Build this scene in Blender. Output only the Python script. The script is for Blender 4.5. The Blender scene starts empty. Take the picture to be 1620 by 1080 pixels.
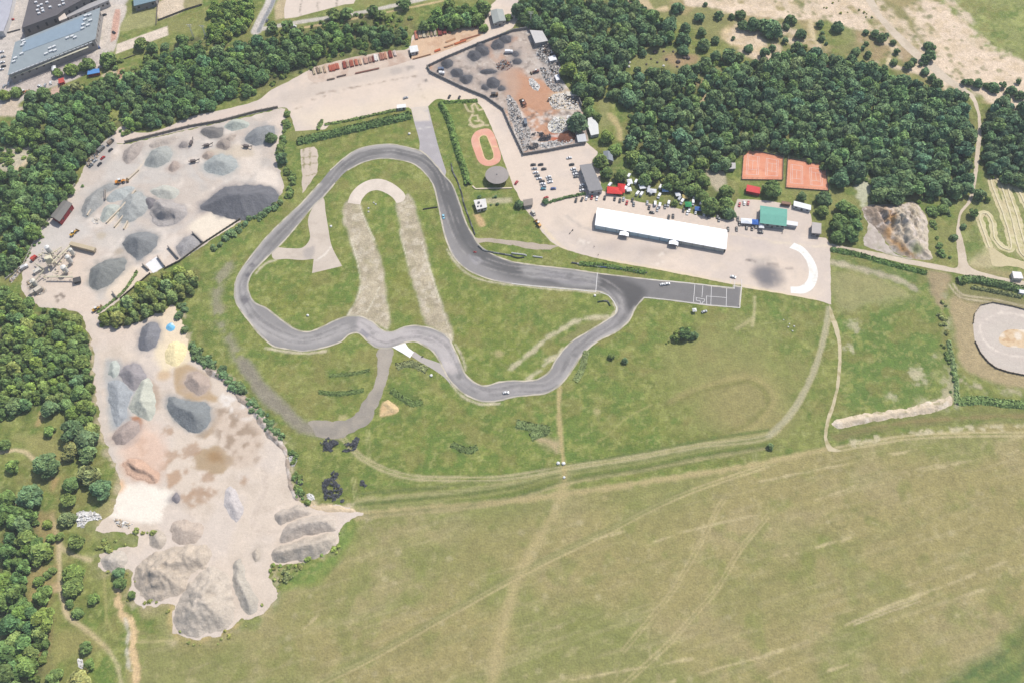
import bpy, math, random
import numpy as np
from mathutils import Vector
from mathutils.geometry import delaunay_2d_cdt
R=math.radians
random.seed(7); rng=np.random.default_rng(7)
scene=bpy.context.scene
COL=scene.collection
# ------------------------------------------------------------------ camera
CH=560.0; DEP=58.0; FPX=1492.0; PW,PH=1620,1080
TILT=R(90-DEP)
cd=bpy.data.cameras.new('camera'); cam=bpy.data.objects.new('camera',cd); COL.objects.link(cam)
cam.location=(0,0,CH); cam.rotation_euler=(TILT,0,0)
cd.sensor_width=36; cd.lens=FPX/PW*36; cd.clip_start=1; cd.clip_end=20000
scene.camera=cam
ct,st=math.cos(TILT),math.sin(TILT)
def G(px,py,z=0.0):
    """point of the ground (or of height z) seen at a place of the photograph"""
    u=(px-PW/2)/FPX; v=(PH/2-py)/FPX
    d=(u, v*ct+st, v*st-ct)
    t=(z-CH)/d[2]
    return (d[0]*t, d[1]*t, z)
OX=(0,405,810,1215); OY=(0,270,540,810)
def Z(t,*pts):
    """coordinates measured in one of 16 enlargements (x4) of the photograph -> photograph"""
    t-=1
    return [(OX[t%4]+p[0]/4.0, OY[t//4]+p[1]/4.0)+tuple(p[2:]) for p in pts]
def g2(p,z=0): a=G(p[0],p[1],z); return (a[0],a[1])
# ------------------------------------------------------------------ colour
EXPK=1.6
def lin(c): c=c/255.0; return c/12.92 if c<=.04045 else ((c+.055)/1.055)**2.4
def K(r,g,b,k=None): return (lin(r)/EXPK,lin(g)/EXPK,lin(b)/EXPK)
# ------------------------------------------------------------------ noise
def _h(xi,yi,seed):
    h=(xi.astype(np.int64)*374761393+yi.astype(np.int64)*668265263+seed*1442695041)&0xffffffff
    h=((h^(h>>13))*1274126177)&0xffffffff
    h=((h^(h>>16))*2246822519)&0xffffffff
    return ((h^(h>>15))&0xffffff)/float(0xffffff)
def vnoise(x,y,seed):
    xi=np.floor(x); yi=np.floor(y); fx=x-xi; fy=y-yi
    fx=fx*fx*(3-2*fx); fy=fy*fy*(3-2*fy)
    a=_h(xi,yi,seed); b=_h(xi+1,yi,seed); c=_h(xi,yi+1,seed); d=_h(xi+1,yi+1,seed)
    return (a*(1-fx)+b*fx)*(1-fy)+(c*(1-fx)+d*fx)*fy
def fbm(x,y,scale,octv=4,seed=1,gain=.5):
    s=0;a=1;t=0;f=1.0/scale
    for o in range(octv):
        s=s+a*vnoise(x*f+o*17.3,y*f-o*9.1,seed+o*13); t+=a; a*=gain; f*=2.03
    return s/t
def sstep(a,b,x): t=np.clip((x-a)/(b-a),0,1); return t*t*(3-2*t)
# ------------------------------------------------------------------ 2D helpers
def smooth(pts,step,closed=True):
    """Catmull-Rom through points; a third entry marks a sharp corner"""
    n=len(pts); P=[np.array(p[:2],float) for p in pts]; cor=[len(p)>2 for p in pts]
    out=[]
    rngi=range(n if closed else n-1)
    for i in rngi:
        p1=P[i]; p2=P[(i+1)%n]
        p0=P[i-1] if (closed or i>0) else p1
        p3=P[(i+2)%n] if (closed or i+2<n) else p2
        if cor[i]: p0=p1-(p2-p1)
        if cor[(i+1)%n]: p3=p2+(p2-p1)
        L=np.linalg.norm(p2-p1); m=max(1,int(round(L/step)))
        l0=max(np.linalg.norm(p1-p0),1e-3); l2=max(np.linalg.norm(p3-p2),1e-3); L=max(L,1e-3)
        m1=(p2-p0)/(l0+L)*L; m2=(p3-p1)/(L+l2)*L
        if cor[i]: m1=p2-p1
        if cor[(i+1)%n]: m2=p2-p1
        for k in range(m):
            t=k/m; t2=t*t; t3=t2*t
            out.append((2*t3-3*t2+1)*p1+(t3-2*t2+t)*m1+(-2*t3+3*t2)*p2+(t3-t2)*m2)
    if not closed: out.append(P[-1])
    return np.array(out)
def inpoly(x,y,poly):
    ins=np.zeros(x.shape,bool); n=len(poly); j=n-1
    for i in range(n):
        xi,yi=poly[i]; xj,yj=poly[j]
        if yi!=yj:
            c=((yi>y)!=(yj>y))&(x<(xj-xi)*(y-yi)/(yj-yi)+xi); ins^=c
        j=i
    return ins
def segdist(x,y,pts,closed):
    d=np.full(x.shape,1e18); n=len(pts)
    for i in range(n if closed else n-1):
        ax,ay=pts[i]; bx,by=pts[(i+1)%n]; ex=bx-ax; ey=by-ay; L=ex*ex+ey*ey
        if L<1e-9: continue
        t=np.clip(((x-ax)*ex+(y-ay)*ey)/L,0,1)
        d=np.minimum(d,(x-ax-t*ex)**2+(y-ay-t*ey)**2)
    return np.sqrt(d)
class Paint:
    """albedo of a ground surface, held at its vertices"""
    def __init__(s,X,Y,base):
        s.X=X; s.Y=Y; s.C=np.empty((len(X),3)); s.C[:]=K(*base)
    def mix(s,m,col,a):
        s.C[m]=s.C[m]*(1-a[:,None])+np.array(K(*col))[None,:]*a[:,None]
    def _a(s,x,y,sd,soft,wob,ws,a,patch,seed):
        if wob: sd=sd+(fbm(x,y,ws,3,seed)-.5)*2*wob
        al=1-sstep(-soft,soft,sd)
        if patch: al=al*sstep(patch[0]-.12,patch[0]+.12,fbm(x,y,patch[1],4,seed+5))
        return al*a
    def poly(s,pts,col,soft=1.5,wob=2.0,ws=8.0,a=1.0,patch=None,seed=3,sm=True,px=True):
        p=[g2(q)+tuple(q[2:]) for q in pts] if px else pts
        if sm: p=smooth(p,6.0)
        p=np.array([q[:2] for q in p]); e=soft+wob
        m=(s.X>p[:,0].min()-e)&(s.X<p[:,0].max()+e)&(s.Y>p[:,1].min()-e)&(s.Y<p[:,1].max()+e)
        if not m.any(): return
        x=s.X[m]; y=s.Y[m]
        sd=segdist(x,y,p,True); ins=inpoly(x,y,p); sd=np.where(ins,-sd,sd)
        s.mix(m,col,s._a(x,y,sd,soft,wob,ws,a,patch,seed))
    def stroke(s,pts,w,col,soft=.6,wob=.4,ws=5.0,a=1.0,patch=None,seed=4,off=0.0,px=True):
        p=[g2(q) for q in pts] if px else pts
        p=smooth(p,5.0,False)
        if off:
            t=np.gradient(p,axis=0); t/=np.linalg.norm(t,axis=1)[:,None]+1e-9
            p=p+off*np.stack([-t[:,1],t[:,0]],1)
        e=w/2+soft+wob
        m=(s.X>p[:,0].min()-e)&(s.X<p[:,0].max()+e)&(s.Y>p[:,1].min()-e)&(s.Y<p[:,1].max()+e)
        if not m.any(): return
        x=s.X[m]; y=s.Y[m]; sd=segdist(x,y,p,False)-w/2
        s.mix(m,col,s._a(x,y,sd,soft,wob,ws,a,patch,seed))
    def twin(s,pts,gap,w,col,**k):
        s.stroke(pts,w,col,off=gap/2,**k); s.stroke(pts,w,col,off=-gap/2,**k)
    def blob(s,p,r,col,soft=None,**k):
        c=g2(p); soft=soft or r*.5
        pts=[(c[0]+r*math.cos(t),c[1]+r*math.sin(t)) for t in np.linspace(0,2*math.pi,12,endpoint=False)]
        s.poly(pts,col,soft=soft,px=False,sm=False,**k)
    def mottle(s,scale,amt,seed=9,octv=4):
        f=1+(fbm(s.X,s.Y,scale,octv,seed)-.5)*2*amt; s.C*=f[:,None]
    def tint(s,scale,col,lo,hi,a,seed=21,m=None):
        al=sstep(lo,hi,fbm(s.X,s.Y,scale,5,seed))*a
        if m is not None: al=al*m
        s.C[:]=s.C*(1-al[:,None])+np.array(K(*col))[None,:]*al[:,None]
# ------------------------------------------------------------------ materials
MATS={}
def nodes(name):
    m=bpy.data.materials.new(name); m.use_nodes=True; nt=m.node_tree; b=nt.nodes['Principled BSDF']
    b.inputs['Specular IOR Level'].default_value=.25
    return m,nt,b
def N(nt,t,**k):
    n=nt.nodes.new(t)
    for a,v in k.items(): setattr(n,a,v)
    return n
def noisefac(nt,scale,lo,hi,detail=6):
    tc=N(nt,'ShaderNodeNewGeometry'); no=N(nt,'ShaderNodeTexNoise'); no.inputs['Scale'].default_value=scale
    no.inputs['Detail'].default_value=detail; no.inputs['Roughness'].default_value=.65
    nt.links.new(tc.outputs['Position'],no.inputs['Vector'])
    mr=N(nt,'ShaderNodeMapRange'); mr.inputs['From Min'].default_value=.28; mr.inputs['From Max'].default_value=.72
    mr.inputs['To Min'].default_value=lo; mr.inputs['To Max'].default_value=hi
    nt.links.new(no.outputs['Fac'],mr.inputs['Value']); return mr.outputs[0],no.outputs['Fac']
def mul(nt,colsock,valsock):
    v=N(nt,'ShaderNodeVectorMath',operation='SCALE'); nt.links.new(colsock,v.inputs[0]); nt.links.new(valsock,v.inputs['Scale']); return v.outputs[0]
def surf(name,src,scale=1.2,amt=.15,scale2=.15,amt2=.08,rough=.95,bump=0.0,bdist=.3,bscale=None,spec=.25,metal=0.0):
    """src: 'attr' vertex colours, 'obj' object colour, 'both', or an sRGB colour; always with procedural noise"""
    if name in MATS: return MATS[name]
    m,nt,b=nodes(name)
    b.inputs['Roughness'].default_value=rough; b.inputs['Specular IOR Level'].default_value=spec; b.inputs['Metallic'].default_value=metal
    if src in('attr','both'):
        a=N(nt,'ShaderNodeAttribute',attribute_name='Col'); c=a.outputs['Color']
        if src=='both':
            oi=N(nt,'ShaderNodeObjectInfo'); vm=N(nt,'ShaderNodeVectorMath',operation='MULTIPLY')
            nt.links.new(c,vm.inputs[0]); nt.links.new(oi.outputs['Color'],vm.inputs[1]); c=vm.outputs[0]
    elif src=='obj':
        oi=N(nt,'ShaderNodeObjectInfo'); c=oi.outputs['Color']
    else:
        rgb=N(nt,'ShaderNodeRGB'); rgb.outputs[0].default_value=(*K(*src),1); c=rgb.outputs[0]
    f,raw=noisefac(nt,scale,1-amt,1+amt); c=mul(nt,c,f)
    if amt2:
        f2,_=noisefac(nt,scale2,1-amt2,1+amt2,4); c=mul(nt,c,f2)
    nt.links.new(c,b.inputs['Base Color'])
    if bump:
        bp=N(nt,'ShaderNodeBump'); bp.inputs['Strength'].default_value=bump; bp.inputs['Distance'].default_value=bdist
        if bscale: _,raw=noisefac(nt,bscale,0,1,5)
        nt.links.new(raw,bp.inputs['Height']); nt.links.new(bp.outputs['Normal'],b.inputs['Normal'])
    MATS[name]=m; return m
M_GRASS=surf('grass_ground','attr',.75,.24,.22,.10,bump=.9,bdist=.7,bscale=.7)
M_DIRT=surf('dusty_ground','attr',.8,.09,.16,.06,bump=.5,bdist=.4,bscale=.5)
M_ASPH=surf('asphalt','attr',.7,.05,.09,.05,rough=.9,bump=.06,bdist=.05,bscale=2)
M_CONC=surf('concrete','attr',.5,.05,.08,.05,rough=.92)
M_PILE=surf('loose_aggregate','attr',.9,.15,.2,.08,bump=.9,bdist=.6,bscale=.8)
M_LEAF=surf('foliage','both',.5,.14,.05,.10,rough=.8,spec=.15)
M_BARK=surf('bark',(95,80,65),3,.25)
M_PAINT=surf('vehicle_paint','obj',6,.02,.5,.02,rough=.35,spec=.5)
M_ANY=surf('painted_surface','obj',1.2,.08,.2,.06,rough=.75)
M_ATTR=surf('mixed_surface','attr',1.5,.12,.2,.06,rough=.8)
M_GLASS=surf('dark_glass',(45,52,60),2,.1,rough=.15,spec=.5)
M_RUB=surf('black_rubber',(52,52,56),3,.2,rough=.85)
M_METAL=surf('grey_metal',(150,150,150),2,.12,rough=.5,metal=.3)
M_LINE=surf('white_road_paint',(235,232,228),1.2,.10,.2,.06)
M_WOOD=surf('old_wood',(140,115,95),2,.2)
# ------------------------------------------------------------------ objects
def setp(o,label=None,cat=None,group=None,kind=None):
    if label: o['label']=label
    if cat: o['category']=cat
    if group: o['group']=group
    if kind: o['kind']=kind
    return o
def mesh(name,V,F,mat,col=None,smooth_=False):
    me=bpy.data.meshes.new(name)
    V=np.asarray(V,np.float32)
    if isinstance(F,np.ndarray):
        nf,k=F.shape
        me.vertices.add(len(V)); me.vertices.foreach_set('co',V.ravel())
        me.loops.add(nf*k); me.loops.foreach_set('vertex_index',F.astype(np.int32).ravel())
        me.polygons.add(nf); me.polygons.foreach_set('loop_start',np.arange(0,nf*k,k,dtype=np.int32))
        me.update(calc_edges=True)
    else:
        me.from_pydata([tuple(map(float,v)) for v in V],[],F); me.update()
    if col is not None:
        ca=me.color_attributes.new('Col','FLOAT_COLOR','POINT')
        c=np.ones((len(V),4),np.float32); c[:,:3]=np.asarray(col); ca.data.foreach_set('color',c.ravel())
    if smooth_: me.polygons.foreach_set('use_smooth',np.ones(len(me.polygons),bool))
    for m in (mat if isinstance(mat,(list,tuple)) else [mat]): me.materials.append(m)
    return me
def link(name,me,parent=None,loc=None,rz=0,color=None):
    o=bpy.data.objects.new(name,me); COL.objects.link(o)
    if parent is not None: o.parent=parent
    if loc is not None: o.location=loc
    if rz: o.rotation_euler=(0,0,rz)
    if color is not None: o.color=(*color,1)
    return o
def empty(name,loc,rz=0,**k):
    o=link(name,None,None,loc,rz); o.empty_display_size=1; return setp(o,**k)
def copytree(o,loc,rz,sc=None):
    c=o.copy(); COL.objects.link(c); c.location=loc; c.rotation_euler=(0,0,rz)
    if sc: c.scale=sc
    for ch in o.children:
        d=ch.copy(); COL.objects.link(d); d.parent=c
        for e in ch.children:
            f=e.copy(); COL.objects.link(f); f.parent=d
    return c
class MB:
    """collects shapes into one mesh"""
    def __init__(s): s.V=[];s.F=[];s.C=[]
    def add(s,V,F,c=(.5,.5,.5)):
        b=len(s.V); s.V+= [tuple(v) for v in V]; s.F+=[tuple(b+i for i in f) for f in F]; s.C+=[c]*len(V); return s
    def box(s,c,d,rz=0,col=(.5,.5,.5),tilt=None,taper=1.0):
        hx,hy,hz=d[0]/2,d[1]/2,d[2]/2; V=[]
        for z in(-hz,hz):
            t=taper if z>0 else 1
            for x,y in((-hx,-hy),(hx,-hy),(hx,hy),(-hx,hy)):
                v=Vector((x*t,y*t,z))
                if tilt: v.rotate(tilt)
                X=v.x*math.cos(rz)-v.y*math.sin(rz); Y=v.x*math.sin(rz)+v.y*math.cos(rz)
                V.append((c[0]+X,c[1]+Y,c[2]+v.z))
        return s.add(V,[(3,2,1,0),(4,5,6,7),(0,1,5,4),(1,2,6,5),(2,3,7,6),(3,0,4,7)],col)
    def tube(s,a,b,r0,r1=None,n=8,col=(.5,.5,.5)):
        r1=r0 if r1 is None else r1; a=Vector(a);b=Vector(b); d=(b-a).normalized()
        u=d.orthogonal().normalized(); w=d.cross(u); V=[]
        for p,r in((a,r0),(b,r1)):
            for i in range(n):
                t=2*math.pi*i/n; V.append(p+u*(r*math.cos(t))+w*(r*math.sin(t)))
        F=[(i,(i+1)%n,n+(i+1)%n,n+i) for i in range(n)]+[tuple(range(n-1,-1,-1)),tuple(range(n,2*n))]
        return s.add(V,F,col)
    def prism(s,pts,z0,z1,col=(.5,.5,.5)):
        n=len(pts)
        A=sum(pts[i][0]*pts[(i+1)%n][1]-pts[(i+1)%n][0]*pts[i][1] for i in range(n))
        if A<0: pts=pts[::-1]
        V=[(p[0],p[1],z0) for p in pts]+[(p[0],p[1],z1) for p in pts]
        return s.add(V,[tuple(range(n-1,-1,-1)),tuple(range(n,2*n))]+[(i,(i+1)%n,n+(i+1)%n,n+i) for i in range(n)],col)
    def ext(s,prof,y0,y1,col=(.5,.5,.5),inset=0):
        """side profile (x,z) extruded across y"""
        n=len(prof); A=sum(prof[i][0]*prof[(i+1)%n][1]-prof[(i+1)%n][0]*prof[i][1] for i in range(n))
        if A<0: prof=prof[::-1]
        V=[(x,y0,z) for x,z in prof]+[(x,y1,z) for x,z in prof]
        return s.add(V,[tuple(range(n)),tuple(range(2*n-1,n-1,-1))]+[(i,n+i,n+(i+1)%n,(i+1)%n) for i in range(n)],col)
    def me(s,name,mat,bevel=0,smooth_=False):
        m=mesh(name,s.V,s.F,mat,s.C,smooth_)
        if bevel:
            import bmesh
            bm=bmesh.new(); bm.from_mesh(m)
            bmesh.ops.bevel(bm,geom=list(bm.edges),offset=bevel,segments=2,affect='EDGES',profile=.6)
            bm.to_mesh(m); bm.free()
        return m
def tri_region(outer,holes,spacing,seed=1,margin=.45,interior=True):
    """triangulated region with inner points; returns points and triangles"""
    loops=[outer]+list(holes); P=[];E=[]
    for L in loops:
        b=len(P); P+=[tuple(p) for p in L]; E+=[(b+i,b+(i+1)%len(L)) for i in range(len(L))]
    mn=outer.min(0); mx=outer.max(0)
    if interior:
        gx,gy=np.meshgrid(np.arange(mn[0],mx[0],spacing),np.arange(mn[1],mx[1],spacing))
        r=np.random.default_rng(seed); gx=gx.ravel()+r.uniform(-.3,.3,gx.size)*spacing; gy=gy.ravel()+r.uniform(-.3,.3,gy.size)*spacing
        ok=inpoly(gx,gy,outer)
        for h in holes: ok&=~inpoly(gx,gy,h)
        gx=gx[ok];gy=gy[ok]; d=np.full(gx.shape,1e9)
        for L in loops: d=np.minimum(d,segdist(gx,gy,L,True))
        ok=d>spacing*margin
        P+=list(zip(gx[ok],gy[ok]))
    r=delaunay_2d_cdt([Vector(p) for p in P],E,[],0,1e-4)
    V=np.array([(v.x,v.y) for v in r[0]]); F=np.array([f for f in r[2] if len(f)==3])
    c=V[F].mean(1); ok=inpoly(c[:,0],c[:,1],outer)
    for h in holes: ok&=~inpoly(c[:,0],c[:,1],h)
    F=F[ok]
    a=V[F]; ar=(a[:,1,0]-a[:,0,0])*(a[:,2,1]-a[:,0,1])-(a[:,1,1]-a[:,0,1])*(a[:,2,0]-a[:,0,0])
    F[ar<0]=F[ar<0][:,::-1]
    return V,F
def outline(pts,step,jit=0,sm=True,seed=0):
    p=[g2(q)+tuple(q[2:]) for q in pts]
    q=smooth(p if sm else [(a[0],a[1],1) for a in p],step)
    if jit:
        n=np.stack([fbm(q[:,0],q[:,1],4,3,seed+31)-.5,fbm(q[:,0],q[:,1],4,3,seed+77)-.5],1); q=q+n*2*jit
    return q
def sheet(name,outer,z,base,mat,holes=(),spacing=1.6,jit=0.0,sm=True,paint=None,kind='structure',mott=(12,.05),step=None,**lab):
    o=outline(outer,step or spacing,jit,sm); hs=[outline(h,step or spacing,jit,sm) for h in holes]
    V,F=tri_region(o,hs,spacing)
    P=Paint(V[:,0],V[:,1],base)
    if mott: P.mottle(mott[0],mott[1])
    if paint: paint(P)
    me=mesh(name,np.column_stack([V,np.full(len(V),z)]),F,mat,P.C)
    return setp(link(name,me),kind=kind,**lab)
SER=[Z(8,(1400,490),(1370,400),(1340,310),(1350,275),(1385,272),(1420,330),(1435,430),(1480,485),(1530,500),(1535,440),(1490,280),(1440,150),(1412,70),(1425,45),(1460,65),(1500,170),(1545,320),(1580,470),(1605,530),(1650,560)),Z(8,(1650,540),(1610,420),(1570,270),(1525,140),(1520,95),(1550,82),(1585,130),(1640,240))]
# ================================================================== GROUND
def build_ground():
    s=1.0
    c=[G(0,0),G(PW,0),G(0,PH),G(PW,PH)]
    x0=min(p[0] for p in c)-12; x1=max(p[0] for p in c)+12; y0=min(p[1] for p in c)-12; y1=max(p[1] for p in c)+12
    far=np.array([12,40,120,400,1200,3600.])
    xs=np.concatenate([x0-far[::-1],np.arange(x0,x1,s),x1+far]); ys=np.concatenate([y0-far[::-1],np.arange(y0,y1,s),y1+far])
    gx,gy=np.meshgrid(xs,ys); X=gx.ravel(); Y=gy.ravel()
    P=Paint(X,Y,(126,136,72))
    # --- grass in general
    P.tint(60,(108,128,60),.45,.62,.8,seed=3); P.tint(25,(150,146,88),.52,.72,.7,seed=5); P.tint(9,(98,118,56),.55,.75,.5,seed=8)
    P.tint(4,(145,150,80),.6,.8,.5,seed=12)
    A=P.poly; S=P.stroke; T=P.twin
    # --- the dry field at the front
    field=[(215,1100),(215,1000),(280,1016),(380,990),(440,935),(500,905),(545,845),(580,812),(880,776),(1050,757),(1200,735),(1310,708),(1450,690),(1640,681),(1640,1100)]
    A(field,(165,154,101),soft=4,wob=3,ws=20)
    m=inpoly(X,Y,np.array([g2(p) for p in field]))*1.0
    P.tint(70,(142,146,84),.46,.66,.75,seed=41,m=m); P.tint(30,(174,160,114),.52,.72,.7,seed=43,m=m)
    P.tint(12,(136,142,76),.55,.75,.55,seed=45,m=m); P.tint(4,(186,174,128),.6,.8,.45,seed=47,m=m)
    # stretched mowing streaks
    a=R(17); u=X*math.cos(a)+Y*math.sin(a); v=-X*math.sin(a)+Y*math.cos(a)
    al=sstep(.56,.8,fbm(u/9,v,3.2,4,55))*m*.28; P.C[:]=P.C*(1-al[:,None])+np.array(K(196,182,138))*al[:,None]
    al=sstep(.56,.8,fbm(u/12,v,4.5,4,59))*m*.3; P.C[:]=P.C*(1-al[:,None])+np.array(K(142,142,86))*al[:,None]
    for (x,y,r,al) in [(1290,855,16,.8),(1330,890,14,.7),(1380,925,14,.8),(1410,940,10,.8),(1235,870,20,.6),(1165,945,14,.8),(945,965,26,.6),(760,850,30,.5),(1010,830,22,.5),(1240,930,20,.55),(430,1010,30,.4),(1400,1000,22,.35),(1100,1040,24,.3)]:
        P.blob((x,y),r,(126,138,66),a=al*.32,wob=r*1.1,ws=r*.8,seed=int(x))
    # wet green corner
    A([(1470,1100),(1545,1045),(1640,985),(1640,1100)],(104,126,70),soft=7,wob=5,ws=14)
    for k in range(5): S([(1490+k*32,1100),(1650+k*30,990)],2.5,(140,152,92) if k%2 else (86,112,66),soft=2,wob=1.5,a=.7)
    # --- green grass of the racing ground
    green=[(330,430),(400,340),(520,240),(600,200),(670,180),(740,330),(860,390),(1010,430),(1310,480),(1490,440),(1500,600),(1420,650),(1250,690),(900,740),(600,760),(490,700),(400,600),(340,520)]
    A(green,(118,136,62),soft=14,wob=8,ws=30,a=.75)
    m=inpoly(X,Y,np.array([g2(p) for p in green]))*1.0
    P.tint(40,(146,148,84),.5,.72,.65,seed=63,m=m); P.tint(16,(100,124,54),.52,.72,.6,seed=65,m=m); P.tint(5,(152,150,80),.6,.8,.45,seed=67,m=m); P.tint(22,(150,132,80),.6,.78,.5,seed=69,m=m)
    # infield patches
    for (x,y,r,c,al) in [(480,450,30,(108,132,56),.7),(470,470,20,(140,140,70),.5),(630,330,18,(112,138,58),.8),(760,470,45,(112,132,56),.7),(740,540,40,(132,140,66),.6),(850,520,45,(118,138,64),.7),(640,440,16,(132,138,62),.6),(700,430,18,(110,134,56),.6),(930,510,22,(112,136,64),.5),(520,600,35,(132,140,72),.6),(760,680,60,(108,132,60),.6),(950,600,30,(112,134,66),.7),(1000,560,36,(124,136,66),.6),(1170,600,50,(158,150,96),.6),(1100,620,40,(150,146,88),.6),(1180,640,26,(160,148,98),.6),(1020,700,40,(116,136,62),.5),(880,690,30,(112,136,64),.7),(1260,560,28,(150,148,86),.4),(1240,500,30,(122,140,78),.5)]:
        P.blob((x,y),r,c,a=al,soft=r*.7,wob=r*.5,ws=r,seed=int(x+y))
    # the vivid meadow at right
    A([(1325,500),(1400,470),(1470,470),(1488,560),(1480,620),(1400,648),(1335,650),(1330,560)],(104,132,64),soft=6,wob=6,ws=18,a=.85)
    A([(1320,430),(1390,440),(1450,470),(1400,480),(1340,500),(1318,480)],(166,160,110),soft=6,wob=5,ws=14,a=.75)
    A([(1316,400),(1420,420),(1470,440),(1475,470),(1400,440),(1318,415)],(106,128,70),soft=4,wob=3,a=.8)
    S([(1316,415),(1360,425),(1420,442),(1450,457)],5,(190,178,150),soft=2.5,wob=2,a=.9)
    A([(1470,430),(1505,435),(1500,460),(1488,490),(1478,470)],(172,152,118),soft=3,wob=3,a=.9)
    for (x,y,r) in [(1455,595,6),(1449,588,4),(1412,627,4),(1350,515,5),(1345,550,4)]: P.blob((x,y),r,(196,186,150),a=.75,wob=r,ws=3)
    A([(1478,560),(1500,590),(1506,640),(1440,645),(1440,636),(1485,620)],(196,184,150),soft=5,wob=7,ws=7,a=.8,patch=(.45,5))
    # brown ring round the oval track
    A([(1505,470),(1560,470),(1640,490),(1640,612),(1560,600),(1525,580),(1512,540)],(182,162,124),soft=3,wob=3,a=.9)
    A([(1508,450),(1630,475),(1630,500),(1510,468)],(130,126,80),soft=3,wob=3,a=.8)
    T([(1505,450),(1520,468),(1570,476),(1640,492)],3,1.2,(205,190,160),a=.8)
    S([(1495,455),(1500,520),(1508,590),(1512,645)],5,(180,174,140),soft=3,wob=3,a=.7,patch=(.45,6)); S([(1503,545),(1515,640)],1.6,(205,196,170),a=.8)
    S([(1522,600),(1560,612),(1640,622)],5,(206,190,160),soft=3,wob=4,a=.8,patch=(.5,6))
    # --- parallel field edges and wheel tracks
    base=[(565,795),(700,783),(800,770),(900,745),(1010,727),(1110,707),(1215,690)]
    for k,(dy,w,c,al) in enumerate([(-16,2,(104,120,66),.7),(-7,1.6,(166,160,108),.8),(-2,1.4,(172,166,116),.8),(3,3,(98,116,62),.7),(9,2,(150,150,92),.7),(17,4,(106,124,62),.6),(24,2,(92,108,60),.6),(28,2,(178,166,118),.7)]):
        S([(x,y+dy*(.65+.2*(x<900))) for x,y in base],w,c,soft=1.2,wob=1,ws=6,a=al,seed=80+k)
    T([(540,690),(575,725),(640,752),(720,757),(800,755),(880,742),(1010,722),(1110,704),(1215,690),(1250,655),(1282,600),(1302,540),(1312,490)],2.4,1.3,(182,172,128),soft=.8,wob=.6,a=.85)
    S([(1215,690),(1250,655),(1282,600),(1302,540),(1311,488)],3.2,(178,172,138),soft=1.5,wob=.6,a=.8)
    S([(560,812),(700,800),(800,792),(885,782),(1050,757),(1200,733),(1310,709)],3,(188,172,122),soft=2,wob=1.5,a=.8)
    S([(1320,690),(1390,675),(1460,665),(1640,655)],4,(150,132,88),soft=3,wob=3,a=.6); S([(1320,680),(1460,655),(1640,648)],3,(120,128,70),soft=3,wob=3,a=.6)
    T([(1320,711),(1370,702),(1430,692),(1520,687),(1640,686)],2.6,1,(196,182,136),soft=.8,wob=.5,a=.9)
    S([(1350,700),(1415,690),(1500,680),(1640,675)],3,(204,192,156),soft=2,wob=3,ws=4,a=.8,patch=(.52,4))
    for pts,w,al in [([(500,1084),(580,1045),(660,1000),(740,955),(830,905),(900,870),(960,842),(1030,805),(1090,778),(1215,735)],1.0,.65),
                     ([(985,1030),(1010,1000),(1060,940),(1085,900),(1110,855),(1135,805),(1145,790)],.9,.4),([(985,1084),(1055,1020),(1100,970),(1135,930),(1170,870),(1215,815)],.9,.45)]:
        T(pts,2.2,w,(202,186,136),soft=.7,wob=.5,a=al)
    S([(510,1078),(660,996),(830,900),(960,838),(1090,772)],3,(138,140,84),soft=2,wob=1,a=.5)
    S([(775,1090),(790,1010),(810,940),(835,880),(865,830),(890,770),(895,740)],5,(190,174,124),soft=4,wob=4,ws=12,a=.7)
    S([(893,760),(893,745),(888,700),(884,650),(885,612)],2.6,(184,168,116),soft=1.2,wob=.8,a=.85)
    A([(850,692),(870,688),(885,700),(880,712),(862,704)],(190,170,130),soft=3,wob=3,a=.8)
    for pts in [[(1040,1084),(1140,1055),(1215,1035),(1310,1000),(1405,958),(1470,935),(1560,900),(1640,868)],[(1240,878),(1310,860),(1356,846)],[(1310,1060),(1340,1051)],[(1215,1070),(1250,1055)],[(1025,860),(1105,835),(1220,808)],[(900,1075),(1100,1040)],[(940,852),(985,840)],[(1205,760),(1330,735),(1450,710)],[(1290,790),(1400,755),(1500,730)],[(1345,770),(1480,740),(1610,712)],[(1470,960),(1560,930)],[(480,995),(500,975)]]:
        S(pts,1.1,(206,190,144),soft=1,wob=1,ws=4,a=.75,patch=(.45,9))
    T([(1350,985),(1405,965),(1455,948)],1.8,.7,(206,190,150),a=.6)
    for c,r in [((1327,820),6),((1327,930),3.2),((957,787),3)]:
        gc=g2(c); pts=[(gc[0]+r*math.cos(t),gc[1]+r*math.sin(t)) for t in np.linspace(0,6.4,20)]
        S(pts,1,(122,122,68),soft=.8,px=False,a=.4); P.blob(c,r*.5,(186,172,122),a=.4,wob=1)
    for _ in range(45):
        P.blob((rng.uniform(450,1610),rng.uniform(800,1075)),rng.uniform(.8,2.2),(200,188,146),a=.4,wob=1,ws=2)
    # faint old oval in the grass
    S([(1050,640),(1110,618),(1180,602),(1205,612),(1216,630),(1205,652),(1180,672),(1110,692),(1040,705)],3,(120,122,62),soft=2,wob=2,a=.65)
    S([(1060,634),(1110,612),(1180,596),(1212,608),(1224,632),(1210,658),(1186,676)],3.5,(176,162,108),soft=2.5,wob=2,a=.45)
    S([(910,712),(960,690),(985,665),(1030,640)],1.4,(172,166,104),soft=1,a=.7)
    T([(560,755),(563,790),(565,812)],1.6,1,(184,176,124),a=.7); T([(582,680),(583,720),(586,735)],1.6,1,(180,176,120),a=.7)
    T([(490,690),(488,740),(486,770)],1.6,1,(160,156,90),a=.5); T([(1192,705),(1196,735)],2,.8,(190,180,130),a=.5)
    S([(1194,470),(1193,500),(1190,515)],2,(196,186,140),soft=1.2,a=.8); S([(1190,505),(1165,520)],2.5,(186,174,128),soft=2,a=.7)
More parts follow.
